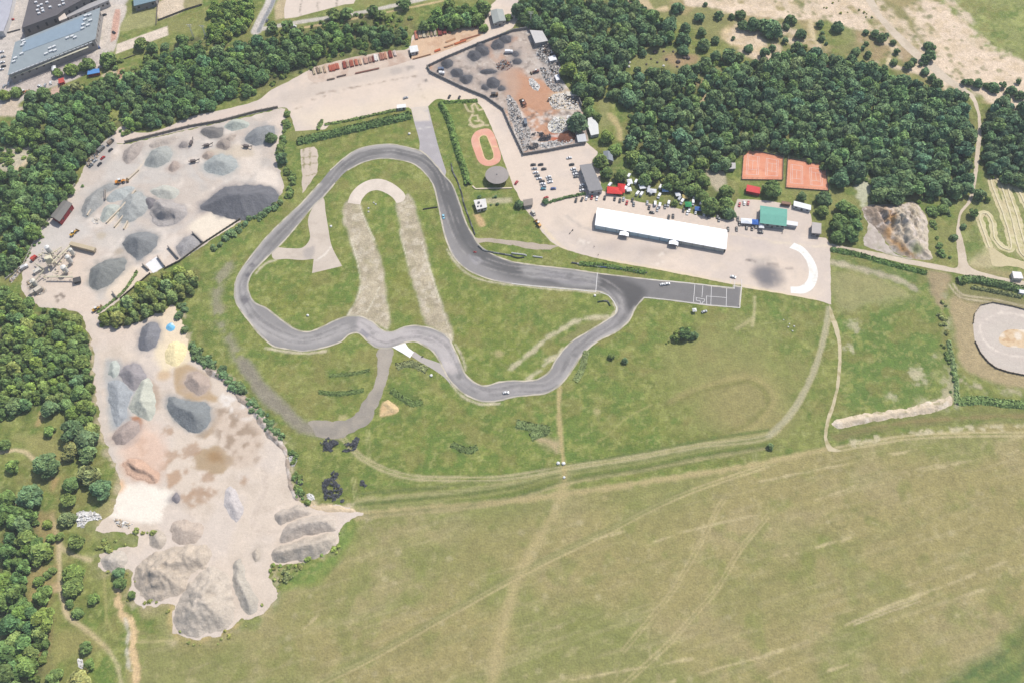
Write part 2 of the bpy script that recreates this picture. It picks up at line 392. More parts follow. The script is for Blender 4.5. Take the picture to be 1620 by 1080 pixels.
    for p in [(945,650),(790,560),(540,660),(690,500)]: P.blob(p,3,(196,178,130),a=.6,wob=2,ws=3)
    for pts in [[(505,590),(575,590)],[(520,622),(575,618)],[(615,615),(650,630),(672,640)],[(590,712),(640,725),(700,738)],[(940,700),(1000,708)]]: S(pts,5,(92,116,54),soft=3,wob=3,ws=6,a=.7)
    for c in [(545,605),(640,625),(735,705),(860,670),(1090,525)]: P.blob(c,8,(94,120,58),a=.6,wob=5,ws=6)
    # grassy slope beside the yard
    A([(318,430),(420,340),(470,290),(520,240),(480,230),(440,320),(330,400),(300,420)],(120,138,66),soft=6,wob=4,a=.8)
    # --- worn-out circuit inside the hairpins
    old=(196,182,156)
    L=Z(6,(590,190),(550,250),(560,330),(590,420),(620,520),(650,610),(662,680),(655,760),(620,850),(580,920),(720,960),(830,1000),(850,960),(830,850),(815,740),(805,620),(770,500),(730,400),(690,310),(655,220))
    A(L,old,soft=2,wob=1.5,ws=6,a=.95); A(L,(138,134,84),soft=2,wob=1,ws=5,a=.32,patch=(.62,7),seed=17)
    Rr=Z(6,(890,200),(905,330),(925,440),(960,580),(990,700),(1030,820),(1070,970),(1130,1000),(1200,1060),(1250,1085),(1230,980),(1180,850),(1130,700),(1085,540),(1050,380),(1010,240),(960,150),(930,180))
    A(Rr,old,soft=2,wob=1.5,ws=6,a=.95); A(Rr,(138,134,84),soft=2,wob=1,ws=5,a=.32,patch=(.6,7),seed=19)
    for q in (L,Rr):
        A(q,(168,156,130),soft=2,wob=1,ws=5,a=.7,patch=(.55,5),seed=23); A(q,(210,198,176),soft=2,wob=1,ws=5,a=.7,patch=(.58,4),seed=29)
    ed=(222,212,188)
    S([(288,498),(312,555),(350,590),(392,625),(430,665),(452,700),(466,745),(478,790)],7,(96,122,54),soft=4,wob=4,ws=8,a=.85)
    S([(318,440),(352,405),(400,365),(440,330)],6,(98,124,58),soft=4,wob=4,ws=8,a=.6)
    for pts in [Z(6,(600,430),(640,570),(658,670),(655,770),(620,850),(575,925)),Z(6,(655,220),(700,340),(750,440)),Z(6,(910,390),(940,500),(965,600)),Z(6,(1050,450),(1085,580),(1130,720),(1180,880),(1220,1000),(1240,1080)),Z(6,(780,740),(740,830),(700,900))]:
        S(pts,.9,ed,soft=.5,wob=.3,a=.85,patch=(.4,10))
    # --- ring road of gravel left of the track
    ring=[(362,420),(345,450),(342,490),(358,530),(385,575),(420,622),(455,655),(490,678),(540,683)]
    S(ring,8,(156,149,122),soft=3.5,wob=3,ws=8,a=.85,patch=(.33,10)); S(ring[4:],9,(148,140,122),soft=3,wob=2,a=.9)
    # verge strips along the track
    for pts in [Z(7,(600,930),(480,935),(380,965),(290,1020),(200,1075)),Z(11,(200,0),(130,60),(60,120),(0,170)),Z(11,(320,60),(250,110),(200,150)),Z(11,(180,185),(130,215),(100,240))]:
        S(pts,3.5,(206,194,160),soft=1.8,wob=2,ws=4,a=.85)
    A(Z(7,(600,945),(520,955),(400,1000),(300,1080),(420,1080),(520,1000)),(150,138,92),soft=3,wob=3,a=.6)
    for pts in [Z(6,(1210,500),(1270,590),(1350,660),(1460,700),(1620,725)),Z(7,(0,720),(200,745),(400,760),(560,778)),Z(7,(640,840),(665,880),(630,920)),Z(10,(1260,20),(1310,110),(1325,180)),Z(10,(1240,270),(1300,340),(1420,395),(1540,390)),Z(10,(60,40),(200,65),(330,75),(440,60)),Z(6,(0,650),(60,590),(130,565)),Z(6,(60,880),(160,950),(260,1015),(340,1030))]:
        S(pts,1.8,(214,200,172),soft=1,wob=.8,ws=3,a=.8)
    # --- kart ground, bank
    A([(675,170),(700,155),(745,158),(770,190),(795,255),(815,300),(820,320),(840,345),(862,382),(760,375),(735,320),(705,250)],(118,136,64),soft=3,wob=2,a=.7)
    for pts in [Z(2,(1320,660),(1345,705),(1375,712),(1365,670),(1385,655),(1410,700),(1440,690)),Z(2,(1370,725),(1350,760),(1380,800),(1420,790),(1470,795)),Z(2,(1375,735),(1400,730),(1410,770),(1385,765)),Z(2,(1415,760),(1440,780),(1425,800),(1380,808),(1350,790))]:
        S(pts,1.6,(214,196,160),soft=.6,wob=.2,a=.95)
    A(Z(6,(1380,280),(1410,275),(1450,350),(1420,360),(1395,320)),(210,176,130),soft=1.5,wob=1,a=.9)
    A(Z(6,(1440,185),(1620,170),(1620,200),(1450,210)),(196,184,152),soft=2,wob=2,a=.8)
    # --- forest floors
    for poly in FLOOR: A(poly,(98,100,62),soft=5,wob=4,ws=14,a=.85)
    # --- paddock lawn
    A([(955,305),(945,270),(965,240),(1000,255),(1100,265),(1165,290),(1165,325),(1155,345),(1070,328),(1000,316)],(112,122,76),soft=3,wob=3,a=.8)
    A(Z(7,(1225,0),(1340,0),(1345,90),(1300,130),(1260,90)),(196,182,156),soft=2,wob=2,a=.9)
    A(Z(3,(540,590),(620,600),(640,680),(590,740),(640,790),(560,800),(545,700)),(148,146,92),soft=3,wob=3,a=.9)
    S(Z(3,(620,730),(670,800),(690,880)),5,(196,176,126),soft=2,wob=2,a=.85)
    S(Z(3,(1220,540),(1215,620),(1170,690),(1180,740)),3,(206,184,146),soft=1.5,wob=1.5,a=.9)
    S(Z(3,(1560,760),(1490,840),(1480,900)),3,(196,184,146),soft=1.5,wob=1.5,a=.8)
    # --- glade with boulders
    A(Z(3,(760,330),(900,290),(1040,310),(1180,370),(1340,430),(1330,500),(1180,520),(1000,440),(820,470)),(142,142,86),soft=4,wob=4,a=.95)
    A(Z(3,(940,350),(1160,350),(1180,400),(1060,420),(960,390)),(176,146,112),soft=4,wob=4,ws=6,a=.8)
    A(Z(3,(1180,510),(1360,520),(1340,560),(1200,560)),(196,166,130),soft=3,wob=3,a=.85); A(Z(3,(1430,650),(1580,640),(1600,690),(1450,720)),(196,166,126),soft=4,wob=4,a=.8)
    fr=[(145,540),(151,615),(160,682),(177,727),(190,765),(178,806),(150,838),(212,845),(215,862),(158,880),(158,895),(205,900),(206,945),(230,960),(272,955),(276,1000),(300,1012),(345,1006),(382,982),(405,977),(438,947),(428,917),(432,897),(470,890),(510,880),(532,864),(545,835),(575,815),(530,799),(487,800),(470,785),(458,757),(454,715),(442,697),(408,650),(360,600),(307,565),(285,495)]
    S(fr,6,(198,182,150),soft=3,wob=6,ws=6,a=.85,patch=(.46,6)); S(fr[4:24],12,(172,160,112),soft=5,wob=7,ws=9,a=.6,patch=(.45,8),seed=8); S(fr[18:26],9,(106,134,62),soft=4,wob=5,ws=8,a=.7,patch=(.45,7),seed=18)
    # --- heath and sand at upper right
    A([(1000,-10),(1640,-10),(1640,170),(1530,140),(1380,100),(1280,75),(1215,95),(1180,85),(1120,60),(1060,30)],(142,140,86),soft=6,wob=5,a=.9)
    mm=inpoly(X,Y,np.array([g2(p) for p in [(1000,-20),(1640,-20),(1640,180),(1215,100)]]))*1.0
    P.tint(22,(176,156,112),.5,.7,.7,seed=91,m=mm)
    sand=(230,208,182)
    A(Z(4,(1100,0),(1640,0),(1640,380),(1480,350),(1350,310),(1270,250),(1290,190),(1200,110),(1130,60)),(140,152,90),soft=4,wob=4,ws=14,a=.9)
    P.tint(14,(168,174,104),.55,.75,.6,seed=93,m=inpoly(X,Y,np.array([g2(p) for p in Z(4,(1100,0),(1640,0),(1640,380),(1350,320),(1270,240))]))*1.0)
    A(Z(4,(640,10),(900,60),(1040,180),(1080,260),(1060,300),(960,290),(820,210),(720,100)),(146,140,90),soft=3,wob=3,a=.9)
    A(Z(4,(920,20),(1000,70),(880,70),(1030,170),(1080,240),(1085,330),(1150,400),(1300,450),(1480,500),(1620,540),(1640,480),(1600,390),(1480,350),(1350,320),(1270,270),(1280,190),(1190,120),(1110,60),(1000,0)),sand,soft=3,wob=4,ws=8,a=.95)
    A(Z(4,(650,385),(760,410),(880,430),(1000,420),(1060,400),(1250,480),(1400,560),(1640,640),(1640,700),(1500,680),(1350,620),(1230,550),(1120,550),(1020,490),(860,440)),sand,soft=3,wob=4,ws=8,a=.92)
    A(Z(4,(0,75),(130,85),(300,95),(330,125),(150,120),(0,105)),sand,soft=2,wob=2,a=.95)
    A(Z(3,(1080,-10),(1300,10),(1640,60),(1640,105),(1400,85),(1220,40),(1100,30)),sand,soft=2,wob=3,a=.95)
    A(Z(3,(1330,190),(1480,190),(1560,250),(1640,330),(1580,385),(1500,350),(1420,290),(1350,260)),(216,192,152),soft=3,wob=4,a=.9)
    A(Z(4,(310,0),(420,25),(560,90),(660,190),(560,190),(470,170),(400,140),(350,80)),sand,soft=2.5,wob=3,a=.95)
    for q in ([(1296,-5),(1378,-5),(1478,90),(1532,130),(1508,148),(1410,80),(1350,55),(1305,22)],[(1435,10),(1505,-5),(1562,65),(1640,110),(1640,180),(1535,140),(1475,92),(1458,55)],[(1120,-5),(1300,-5),(1310,30),(1230,28),(1150,20)],[(1150,50),(1190,40),(1240,85),(1212,98),(1165,75)],[(1225,35),(1290,60),(1300,78),(1240,60)]):
        A(q,sand,soft=4,wob=7,ws=9,a=.85,patch=(.40,9),seed=int(q[0][0])); A(q,(204,182,146),soft=3,wob=4,ws=6,a=.5,patch=(.52,6),seed=int(q[0][0])+1)
    A(Z(4,(980,380),(1100,360),(1300,400),(1640,470),(1640,700),(1440,640),(1300,580),(1180,520),(1060,440)),sand,soft=4,wob=6,ws=8,a=.85,patch=(.4,9))
    A(Z(4,(500,0),(640,0),(760,140),(900,280),(820,230),(680,110)),sand,soft=3,wob=4,ws=8,a=.85)
    S(Z(4,(270,130),(275,190),(300,250),(320,280)),4,(220,200,160),soft=2,wob=1.5,a=.85); S(Z(4,(790,290),(770,350),(760,400)),4,(226,208,170),soft=2,wob=2,a=.9)
    for pl in [Z(4,(440,200),(600,210),(620,260),(430,270)),Z(4,(660,270),(760,290),(760,360),(670,380)),Z(4,(840,290),(960,360),(870,410),(830,350))]: A(pl,(168,146,108),soft=3,wob=3,a=.8)
    A(Z(4,(330,140),(430,150),(520,180),(560,260),(420,290),(330,270)),(136,146,82),soft=3,wob=3,a=.75)
    A(Z(3,(700,0),(860,0),(900,60),(980,40),(1000,70),(860,60)),(214,190,152),soft=2,wob=2,a=.8)
    for _ in range(160):
        zx,zy=rng.uniform(0,1600),rng.uniform(0,560); P.blob(Z(4,(zx,zy))[0],rng.uniform(1,2.5),(112,118,66),a=.6,wob=1.5,ws=3)
    # --- industrial quarter, upper left
    conc=(206,196,186)
    A([(-10,-10),(200,-10),(190,20),(160,60),(180,95),(120,120),(60,140),(30,165),(-10,185)],conc,soft=1.5,wob=1,a=.98)
    A(Z(1,(640,60),(740,30),(800,40),(760,190),(740,260),(720,330),(640,310),(600,400),(590,340),(640,260)),(212,200,186),soft=1,wob=.5)
    A(Z(1,(730,60),(760,60),(735,250),(700,270)),(206,166,146),soft=.8,wob=.4)
    A(Z(1,(790,120),(1000,0),(990,150),(880,180),(760,200)),(160,158,104),soft=1.5,wob=1)
    A(Z(1,(1010,10),(1170,0),(1165,70),(1010,120)),(216,198,172),soft=1,wob=.6); A(Z(1,(1170,0),(1280,0),(1280,30),(1170,65)),(160,152,106),soft=1.5,wob=1)
    A(Z(1,(740,280),(1060,165),(1065,225),(730,345)),(224,208,188),soft=.8,wob=.3,sm=False)
    A(Z(1,(0,540),(300,440),(600,340),(640,400),(480,500),(300,560),(60,650),(0,670)),(202,190,180),soft=1.5,wob=1)
    A(Z(1,(0,670),(130,600),(120,680),(220,660),(180,710),(0,740)),(206,188,166),soft=2,wob=1.5)
    A(Z(1,(330,560),(420,540),(400,600),(320,610)),(206,176,156),soft=1.5,wob=1); A(Z(1,(750,440),(785,430),(770,500),(745,500)),(200,156,126),soft=1,wob=.5)
    A(Z(1,(640,480),(740,440),(740,500),(860,460),(870,490),(700,530)),(206,190,160),soft=1.5,wob=1)
    A(Z(1,(690,680),(800,660),(760,760),(720,780)),(142,150,78),soft=2,wob=2)
    A([(0,240),(45,230),(55,240),(30,268),(0,272)],(196,186,160),soft=2,wob=2,ws=5); S([(55,240),(40,258),(25,270)],4,(216,196,160),soft=1.5,a=.9)
    # upper road and verges
    A([(395,60),(440,45),(560,15),(700,0),(800,-10),(600,-10),(420,40)],(140,144,84),soft=3,wob=2)
    S([(405,48),(470,36),(560,22),(620,10),(700,-8)],5,(202,194,180),soft=1,wob=.5); S([(470,46),(560,30),(640,14),(700,2)],2.4,(206,182,136),soft=1,wob=.6,a=.9)
    S([(405,50),(415,28),(425,10),(432,-10)],9,(206,198,188),soft=1,wob=.3); S([(409,50),(419,28),(429,10),(436,-10)],3.5,(150,150,152),soft=.6,wob=.1)
    A([(440,0),(465,0),(448,30),(436,32)],(196,178,140),soft=1.5,wob=1)
    # --- bottom left paths
    pth=(212,192,152)
    S(Z(13,(330,20),(350,120),(365,190),(375,300),(375,430),(400,570),(430,660),(520,725),(600,790),(690,880),(740,970),(765,1085)),2.4,pth,soft=1.2,wob=.8,a=.95)
    S(Z(13,(365,190),(410,240),(500,280),(580,300)),2.2,pth,soft=1.5,wob=1,a=.8); A(Z(13,(310,460),(370,440),(385,490),(320,510)),(216,190,150),soft=1.5,wob=1.5)
    A(Z(13,(250,20),(330,0),(360,120),(370,420),(330,520),(340,760),(270,900),(240,600),(180,520),(200,350),(330,330),(240,120)),(168,148,98),soft=4,wob=4,a=.75)
    A(Z(13,(370,740),(600,760),(700,860),(620,900),(400,950),(280,1060),(320,880)),(160,150,92),soft=5,wob=4,a=.7)
    A(Z(13,(550,940),(700,900),(760,1080),(560,1085)),(124,150,70),soft=6,wob=4,a=.8)
    S(Z(13,(660,410),(668,560),(675,700)),1.5,(180,170,110),soft=1,a=.7); S(Z(13,(860,820),(1000,815),(1110,805)),1.2,(196,184,130),soft=.8,a=.8)
    S(Z(13,(690,710),(720,790),(830,800)),1.2,(180,176,110),soft=.8,a=.6)
    ero=(222,192,146)
    S(Z(13,(750,490),(752,590),(790,670),(840,700),(845,760),(838,850),(855,960),(862,1085)),4,ero,soft=1.2,wob=2,ws=3,a=.95); S(Z(13,(790,670),(815,760),(800,880),(830,1000)),1.4,(206,200,180),soft=1,wob=1.5,ws=3,a=.8)
    S(Z(13,(1090,560),(1085,700),(1130,790),(1250,800),(1400,770),(1530,690)),2.5,(200,176,120),soft=2,wob=2,a=.8)
    A(Z(13,(1130,800),(1380,790),(1480,740),(1430,860),(1300,900),(1140,880)),(150,144,88),soft=5,wob=5,a=.6)
    S(Z(9,(0,700),(100,685),(160,695),(210,740)),2.4,pth,soft=1,a=.95); S(Z(9,(0,1065),(60,1030),(110,1010)),2.2,pth,soft=1.2,a=.8)
    A(Z(9,(60,600),(300,590),(370,680),(380,760),(260,750),(120,660)),(158,152,92),soft=4,wob=4,a=.7); S(Z(9,(270,450),(240,520)),4,(190,164,112),soft=2,wob=1.5,a=.8)
    A(Z(9,(330,860),(380,860),(340,960),(310,940)),(184,154,104),soft=3,wob=2,a=.8); A(Z(9,(0,430),(120,500),(60,590),(0,560)),(140,150,82),soft=3,wob=3,a=.7)
    A(Z(14,(130,470),(330,330),(520,250),(510,190),(560,60),(640,70),(560,250),(400,430),(230,480)),(112,142,68),soft=3,wob=2,a=.85)
    A(Z(10,(300,1045),(480,1030),(640,1065),(640,1090),(560,1085),(330,1080)),(222,196,160),soft=1.5,wob=2,a=.95)
    A(Z(10,(800,380),(840,370),(900,420),(890,450),(790,475),(780,460)),(214,182,136),soft=1,wob=1)
    A(Z(13,(560,100),(800,80),(1000,60),(1060,200),(860,260),(640,260),(560,200)),(128,140,80),soft=4,wob=5,ws=8,a=.8); 
    for q in SER: S(q,11,(196,184,138),soft=3,wob=3,ws=5,a=.75,patch=(.42,5))
    A(Z(8,(1330,250),(1420,60),(1600,60),(1640,560),(1480,520),(1380,440)),(176,168,114),soft=4,wob=4,a=.5,patch=(.45,7))
    # right of the apron: verge between road and kart loops
    A([(1520,300),(1560,270),(1640,290),(1640,440),(1530,420)],(136,144,88),soft=4,wob=3,a=.7)
    A(Z(8,(1280,600),(1360,520),(1420,480),(1440,560),(1420,620)),(196,182,140),soft=3,wob=3,a=.85)
    A(Z(8,(1290,610),(1640,660),(1640,700),(1330,650)),(170,156,110),soft=3,wob=2,a=.8)
    A(Z(8,(560,60),(640,50),(660,140),(600,230),(560,150)),(206,204,176),soft=2.5,wob=4,ws=4,a=.85)
    A(Z(8,(900,160),(960,90),(980,130),(970,190),(900,190)),(158,150,92),soft=2,wob=2,a=.8)
    g0=sstep(.98,1.1,P.C[:,1]/P.C[:,0]); fm=inpoly(X,Y,np.array([g2(p) for p in field])); gm=g0*np.where(fm,.45,1.0)
    P.tint(3.4,(90,118,48),.50,.68,.45,seed=111,m=gm); P.tint(4.2,(156,162,92),.53,.70,.6,seed=113,m=gm); P.tint(13,(146,136,78),.53,.70,.55,seed=115,m=gm); P.tint(9,(96,128,56),.53,.70,.55,seed=117,m=gm); P.tint(2.4,(166,168,108),.6,.75,.5,seed=119,m=gm)
    P.mottle(6,.11,seed=101); P.mottle(2.2,.14,seed=103,octv=2)
    rng2=0
    base=[(565,795),(700,783),(800,770),(900,745),(1010,727),(1110,707),(1215,690)]
    for k,(dy,w,c,al) in enumerate([(-16,2,(104,120,66),.7),(-7,1.6,(166,160,108),.8),(-2,1.4,(172,166,116),.8),(3,3,(98,116,62),.7),(9,2,(150,150,92),.7),(17,4,(106,124,62),.6),(24,2,(92,108,60),.6),(28,2,(178,166,118),.7)]):
        S([(x,y+dy*(.65+.2*(x<900))) for x,y in base],w,c,soft=1.2,wob=1,ws=6,a=al,seed=80+k)
    T([(540,690),(575,725),(640,752),(720,757),(800,755),(880,742),(1010,722),(1110,704),(1215,690),(1250,655),(1282,600),(1302,540),(1312,490)],2.4,1.3,(182,172,128),soft=.8,wob=.6,a=.85)
    S([(1215,690),(1250,655),(1282,600),(1302,540),(1311,488)],3.2,(178,172,138),soft=1.5,wob=.6,a=.8)
    S([(560,812),(700,800),(800,792),(885,782),(1050,757),(1200,733),(1310,709)],3,(188,172,122),soft=2,wob=1.5,a=.8)
    S([(1320,690),(1390,675),(1460,665),(1640,655)],4,(150,132,88),soft=3,wob=3,a=.6); S([(1320,680),(1460,655),(1640,648)],3,(120,128,70),soft=3,wob=3,a=.6)
    T([(1320,711),(1370,702),(1430,692),(1520,687),(1640,686)],2.6,1,(196,182,136),soft=.8,wob=.5,a=.9)
    S([(1350,700),(1415,690),(1500,680),(1640,675)],3,(204,192,156),soft=2,wob=3,ws=4,a=.8,patch=(.52,4))
    for pts,w,al in [([(500,1084),(580,1045),(660,1000),(740,955),(830,905),(900,870),(960,842),(1030,805),(1090,778),(1215,735)],1.0,.45),
                     ([(985,1030),(1010,1000),(1060,940),(1085,900),(1110,855),(1135,805),(1145,790)],.9,.22),([(985,1084),(1055,1020),(1100,970),(1135,930),(1170,870),(1215,815)],.9,.25)]:
        T(pts,2.2,w,(202,186,136),soft=.7,wob=.5,a=al)
    S([(510,1078),(660,996),(830,900),(960,838),(1090,772)],3,(138,140,84),soft=2,wob=1,a=.5)
    S([(775,1090),(790,1010),(810,940),(835,880),(865,830),(890,770),(895,740)],5,(190,174,124),soft=4,wob=4,ws=12,a=.45)
    S([(893,760),(893,745),(888,700),(884,650),(885,612)],2.6,(184,168,116),soft=1.2,wob=.8,a=.85)
    A([(850,692),(870,688),(885,700),(880,712),(862,704)],(190,170,130),soft=3,wob=3,a=.8)
    for pts in [[(1040,1084),(1140,1055),(1215,1035),(1310,1000),(1405,958),(1470,935),(1560,900),(1640,868)],[(1240,878),(1310,860),(1356,846)],[(1310,1060),(1340,1051)],[(1215,1070),(1250,1055)],[(1025,860),(1105,835),(1220,808)],[(900,1075),(1100,1040)],[(940,852),(985,840)],[(1205,760),(1330,735),(1450,710)],[(1290,790),(1400,755),(1500,730)],[(1345,770),(1480,740),(1610,712)],[(1470,960),(1560,930)],[(480,995),(500,975)]]:
        S(pts,1.1,(206,190,144),soft=1,wob=1,ws=4,a=.38,patch=(.5,9))
    T([(1350,985),(1405,965),(1455,948)],1.8,.7,(206,190,150),a=.6)
    T([(540,690),(590,735),(650,762),(730,767),(810,764),(890,750),(1010,731),(1110,712),(1220,694)],2,.9,(176,168,118),soft=.7,wob=.5,a=.3)
    T([(600,770),(720,775),(830,768),(900,758),(1050,737),(1200,712),(1320,690),(1450,672),(1640,664)],2,.9,(110,120,66),soft=.8,wob=.6,a=.6)
    for k in range(9): T([(640+k*105,1084),(720+k*108,1030-k*3),(830+k*105,965-k*5),(960+k*90,900-k*8)],1.9,.5,(188,178,128),soft=.6,wob=.8,ws=6,a=.28,patch=(.45,14),seed=700+k)
    g=sstep(1.0,1.25,P.C[:,1]/P.C[:,0])[:,None]; P.C=P.C*(1+g*np.array([.15,.05,.0]))*(1-.06*np.maximum(g,fm[:,None]))
    nx,ny=len(xs),len(ys)
    idx=np.arange(nx*ny).reshape(ny,nx)
    F=np.stack([idx[:-1,:-1],idx[:-1,1:],idx[1:,1:],idx[1:,:-1]],-1).reshape(-1,4)
    me=mesh('ground',np.column_stack([X,Y,np.zeros(len(X))]),F,M_GRASS,np.clip(P.C,0,1))
    setp(link('ground',me),kind='structure')
FLOOR=[[(45,165),(150,130),(222,105),(300,62),(405,62),(470,48),(560,20),(650,30),(648,72),(540,95),(430,135),(330,170),(250,203),(215,207),(160,225),(130,245),(105,315),(50,385),(20,435),(0,440),(0,230)],
 [(820,-5),(1000,-5),(1060,40),(1050,70),(995,85),(985,115),(950,145),(930,160),(900,120),(870,60),(830,40)],
 [(965,145),(1010,115),(1120,95),(1180,95),(1215,95),(1215,230),(1140,258),(1060,292),(1000,270),(985,220),(1000,170)],
 [(1215,90),(1270,75),(1380,105),(1470,135),(1532,150),(1537,200),(1540,300),(1440,325),(1330,290),(1215,235)],
 [(1562,170),(1640,170),(1640,295),(1570,285),(1555,260)],
 [(0,455),(60,490),(110,495),(135,520),(150,620),(150,720),(90,640),(20,660),(0,670)],[(0,780),(60,800),(60,880),(30,940),(80,1010),(60,1080),(0,1080)],
 [(150,515),(185,480),(250,435),(310,430),(300,460),(250,495),(200,515)]]
build_ground()
# ================================================================== SHEETS (paved and bare surfaces)
conc=(224,206,188)
def p_apron(P):
    A=P.poly;S=P.stroke
    P.tint(40,(210,196,184),.45,.65,.7,seed=7); P.tint(9,(230,212,192),.55,.75,.5,seed=8); P.tint(3,(206,192,178),.62,.8,.5,seed=9)
    # tyre-blackened turn by the white arc
    A(Z(7,(1520,620),(1600,600),(1640,605),(1660,680),(1640,730),(1560,710),(1520,670)),(118,116,120),soft=5,wob=2,a=.85)
    A(Z(8,(-60,610),(30,615),(90,640),(100,690),(60,730),(-40,735)),(120,118,120),soft=5,wob=2,a=.7)
    A(Z(7,(1520,560),(1640,555),(1640,590),(1540,590)),(176,168,160),soft=5,wob=3,a=.7)
    S(Z(8,(0,590),(60,600)),1.6,(130,122,116),soft=1.5,a=.8); S(Z(8,(110,620),(150,622)),1.6,(140,132,126),soft=1.5,a=.7)
    S(Z(7,(1490,565),(1540,575)),1.3,(90,84,82),soft=1,a=.8)
    # grey tyre arcs over the apron
    for pts,w,al in [(Z(7,(350,290),(420,345),(520,380),(640,400)),2.5,.5),(Z(7,(590,480),(800,500),(960,510),(1060,470)),8,.25),(Z(7,(300,330),(480,470),(700,540),(900,570)),10,.2),(Z(7,(780,570),(900,590),(980,560),(1010,510)),1,.0)]:
        S(pts,w,(168,160,154),soft=w*.5,wob=1.5,a=al)
    A(Z(7,(590,440),(690,440),(690,500),(590,500)),(190,176,166),soft=4,wob=2,a=.5); A(Z(7,(820,490),(960,500),(980,530),(820,520)),(180,166,152),soft=5,wob=3,a=.5)
    for pts in [Z(7,(830,580),(930,590),(990,560)),Z(7,(850,545),(930,540),(980,500),(1000,470)),Z(7,(420,470),(430,430),(450,470),(455,430),(480,460))]: S(pts,.6,(240,228,212),soft=.4,wob=.1,a=.7)
    A(Z(7,(1360,400),(1640,440),(1640,500),(1360,470)),(206,192,182),soft=4,wob=3,a=.6)
    # plaza: joints, cracks and repaired strips
    A(Z(2,(150,600),(500,500),(700,460),(980,410),(1000,440),(700,520),(400,600),(200,660)),(204,190,176),soft=4,wob=3,a=.7)
    A(Z(2,(950,420),(1000,415),(1005,440),(955,445)),(170,160,150),soft=1,wob=.6,a=.8); A(Z(2,(850,440),(920,430),(930,460),(860,480)),(180,170,160),soft=1.5,wob=1,a=.6)
    for pts in [Z(2,(330,610),(500,575),(700,540),(900,500),(1020,480)),Z(2,(360,632),(440,608)),Z(2,(250,690),(290,675)),Z(2,(520,490),(640,465),(780,437)),Z(2,(350,530),(500,500)),Z(2,(1025,530),(1050,600),(1085,640))]:
        S(pts,.9,(138,122,104),soft=.9,wob=.8,ws=3,a=.8,patch=(.42,5))
    P.blob(Z(2,(1072,508))[0],1.6,(110,104,100),a=.9); P.blob(Z(2,(900,503))[0],1.6,(130,120,110),a=.8)
    A(Z(2,(230,720),(700,660),(900,600),(1080,560),(1300,590),(1400,660),(1080,660),(700,730),(380,820)),(234,216,190),soft=8,wob=4,a=.55)
    A(Z(3,(0,830),(60,990),(450,960),(420,1080),(0,1080)),(226,208,190),soft=4,wob=2,a=.5)
    for k in range(7):
        x=850+k*62; y=318+k*10
        if k>1: S([(x,y+52),(x+8,y+112)],.4,(206,190,174),soft=.3,wob=0,a=.4)
    S([(850,352),(905,402),(985,416),(1040,426),(1097,437),(1174,452),(1215,461),(1290,474)],1.6,(236,216,176),soft=1.2,wob=.6,a=.8)
    S(Z(7,(1380,400),(1640,440)),1.2,(236,216,186),soft=1,a=.6); S(Z(8,(0,450),(200,470),(290,480),(385,475)),1.4,(236,220,190),soft=1,a=.6)
    A(Z(1,(740,900),(860,850),(1100,800),(1400,720),(1620,660),(1620,690),(1300,780),(1000,860)),(216,196,180),soft=3,wob=2,a=.6)
sheet('concrete_apron',
 [(840,-6,1),(835,8,1)]+Z(2,(1640,150))+Z(3,(0,180))+Z(2,(1400,275),(1200,360))+[(674,106,1)]+Z(2,(1100,455),(1300,550),(1450,610),(1560,690),(1600,800))+[(810,207),(827,246,1),(928,226,1),(945,240,1),(952,302,1),(960,305)]+Z(7,(760,190),(1050,240),(1160,280),(1300,300),(1380,310),(1410,230))+[(1167,315,1),(1215,318)]+Z(8,(160,225),(265,265))+[(1284,346,1),(1285,374,1),(1307,377,1),(1313,387,1),(1315,482,1)]+Z(8,(300,820),(0,765))+[(1174,455,1),(1172,451,1),(1160,450)]+Z(7,(1150,672),(920,627),(640,577),(440,530),(290,480),(200,400),(140,310),(80,240))+[(818,305,1),(812,296)]+Z(2,(1590,1075),(1560,1000),(1520,880),(1470,760),(1420,670),(1350,635),(1230,640))+[(692,157),(677,169,1),(650,173,1)]+Z(2,(965,682))+Z(2,(890,690),(700,735),(470,790),(435,820))+Z(2,(380,822),(250,832,1),(220,740),(185,682),(0,720))+Z(1,(1400,770),(1100,840),(800,905),(735,905),(700,870,1),(770,800),(850,838),(1000,828),(1200,742),(1400,698),(1620,640))+Z(2,(100,570),(200,520),(330,450),(470,400),(720,355),(960,308))+[(655,55),(692,57)]+Z(2,(1280,190),(1400,150),(1455,120),(1470,60),(1500,20),(1520,0))+[(785,-6,1)],
 .03,conc,M_CONC,paint=p_apron,spacing=2.0,jit=.5)
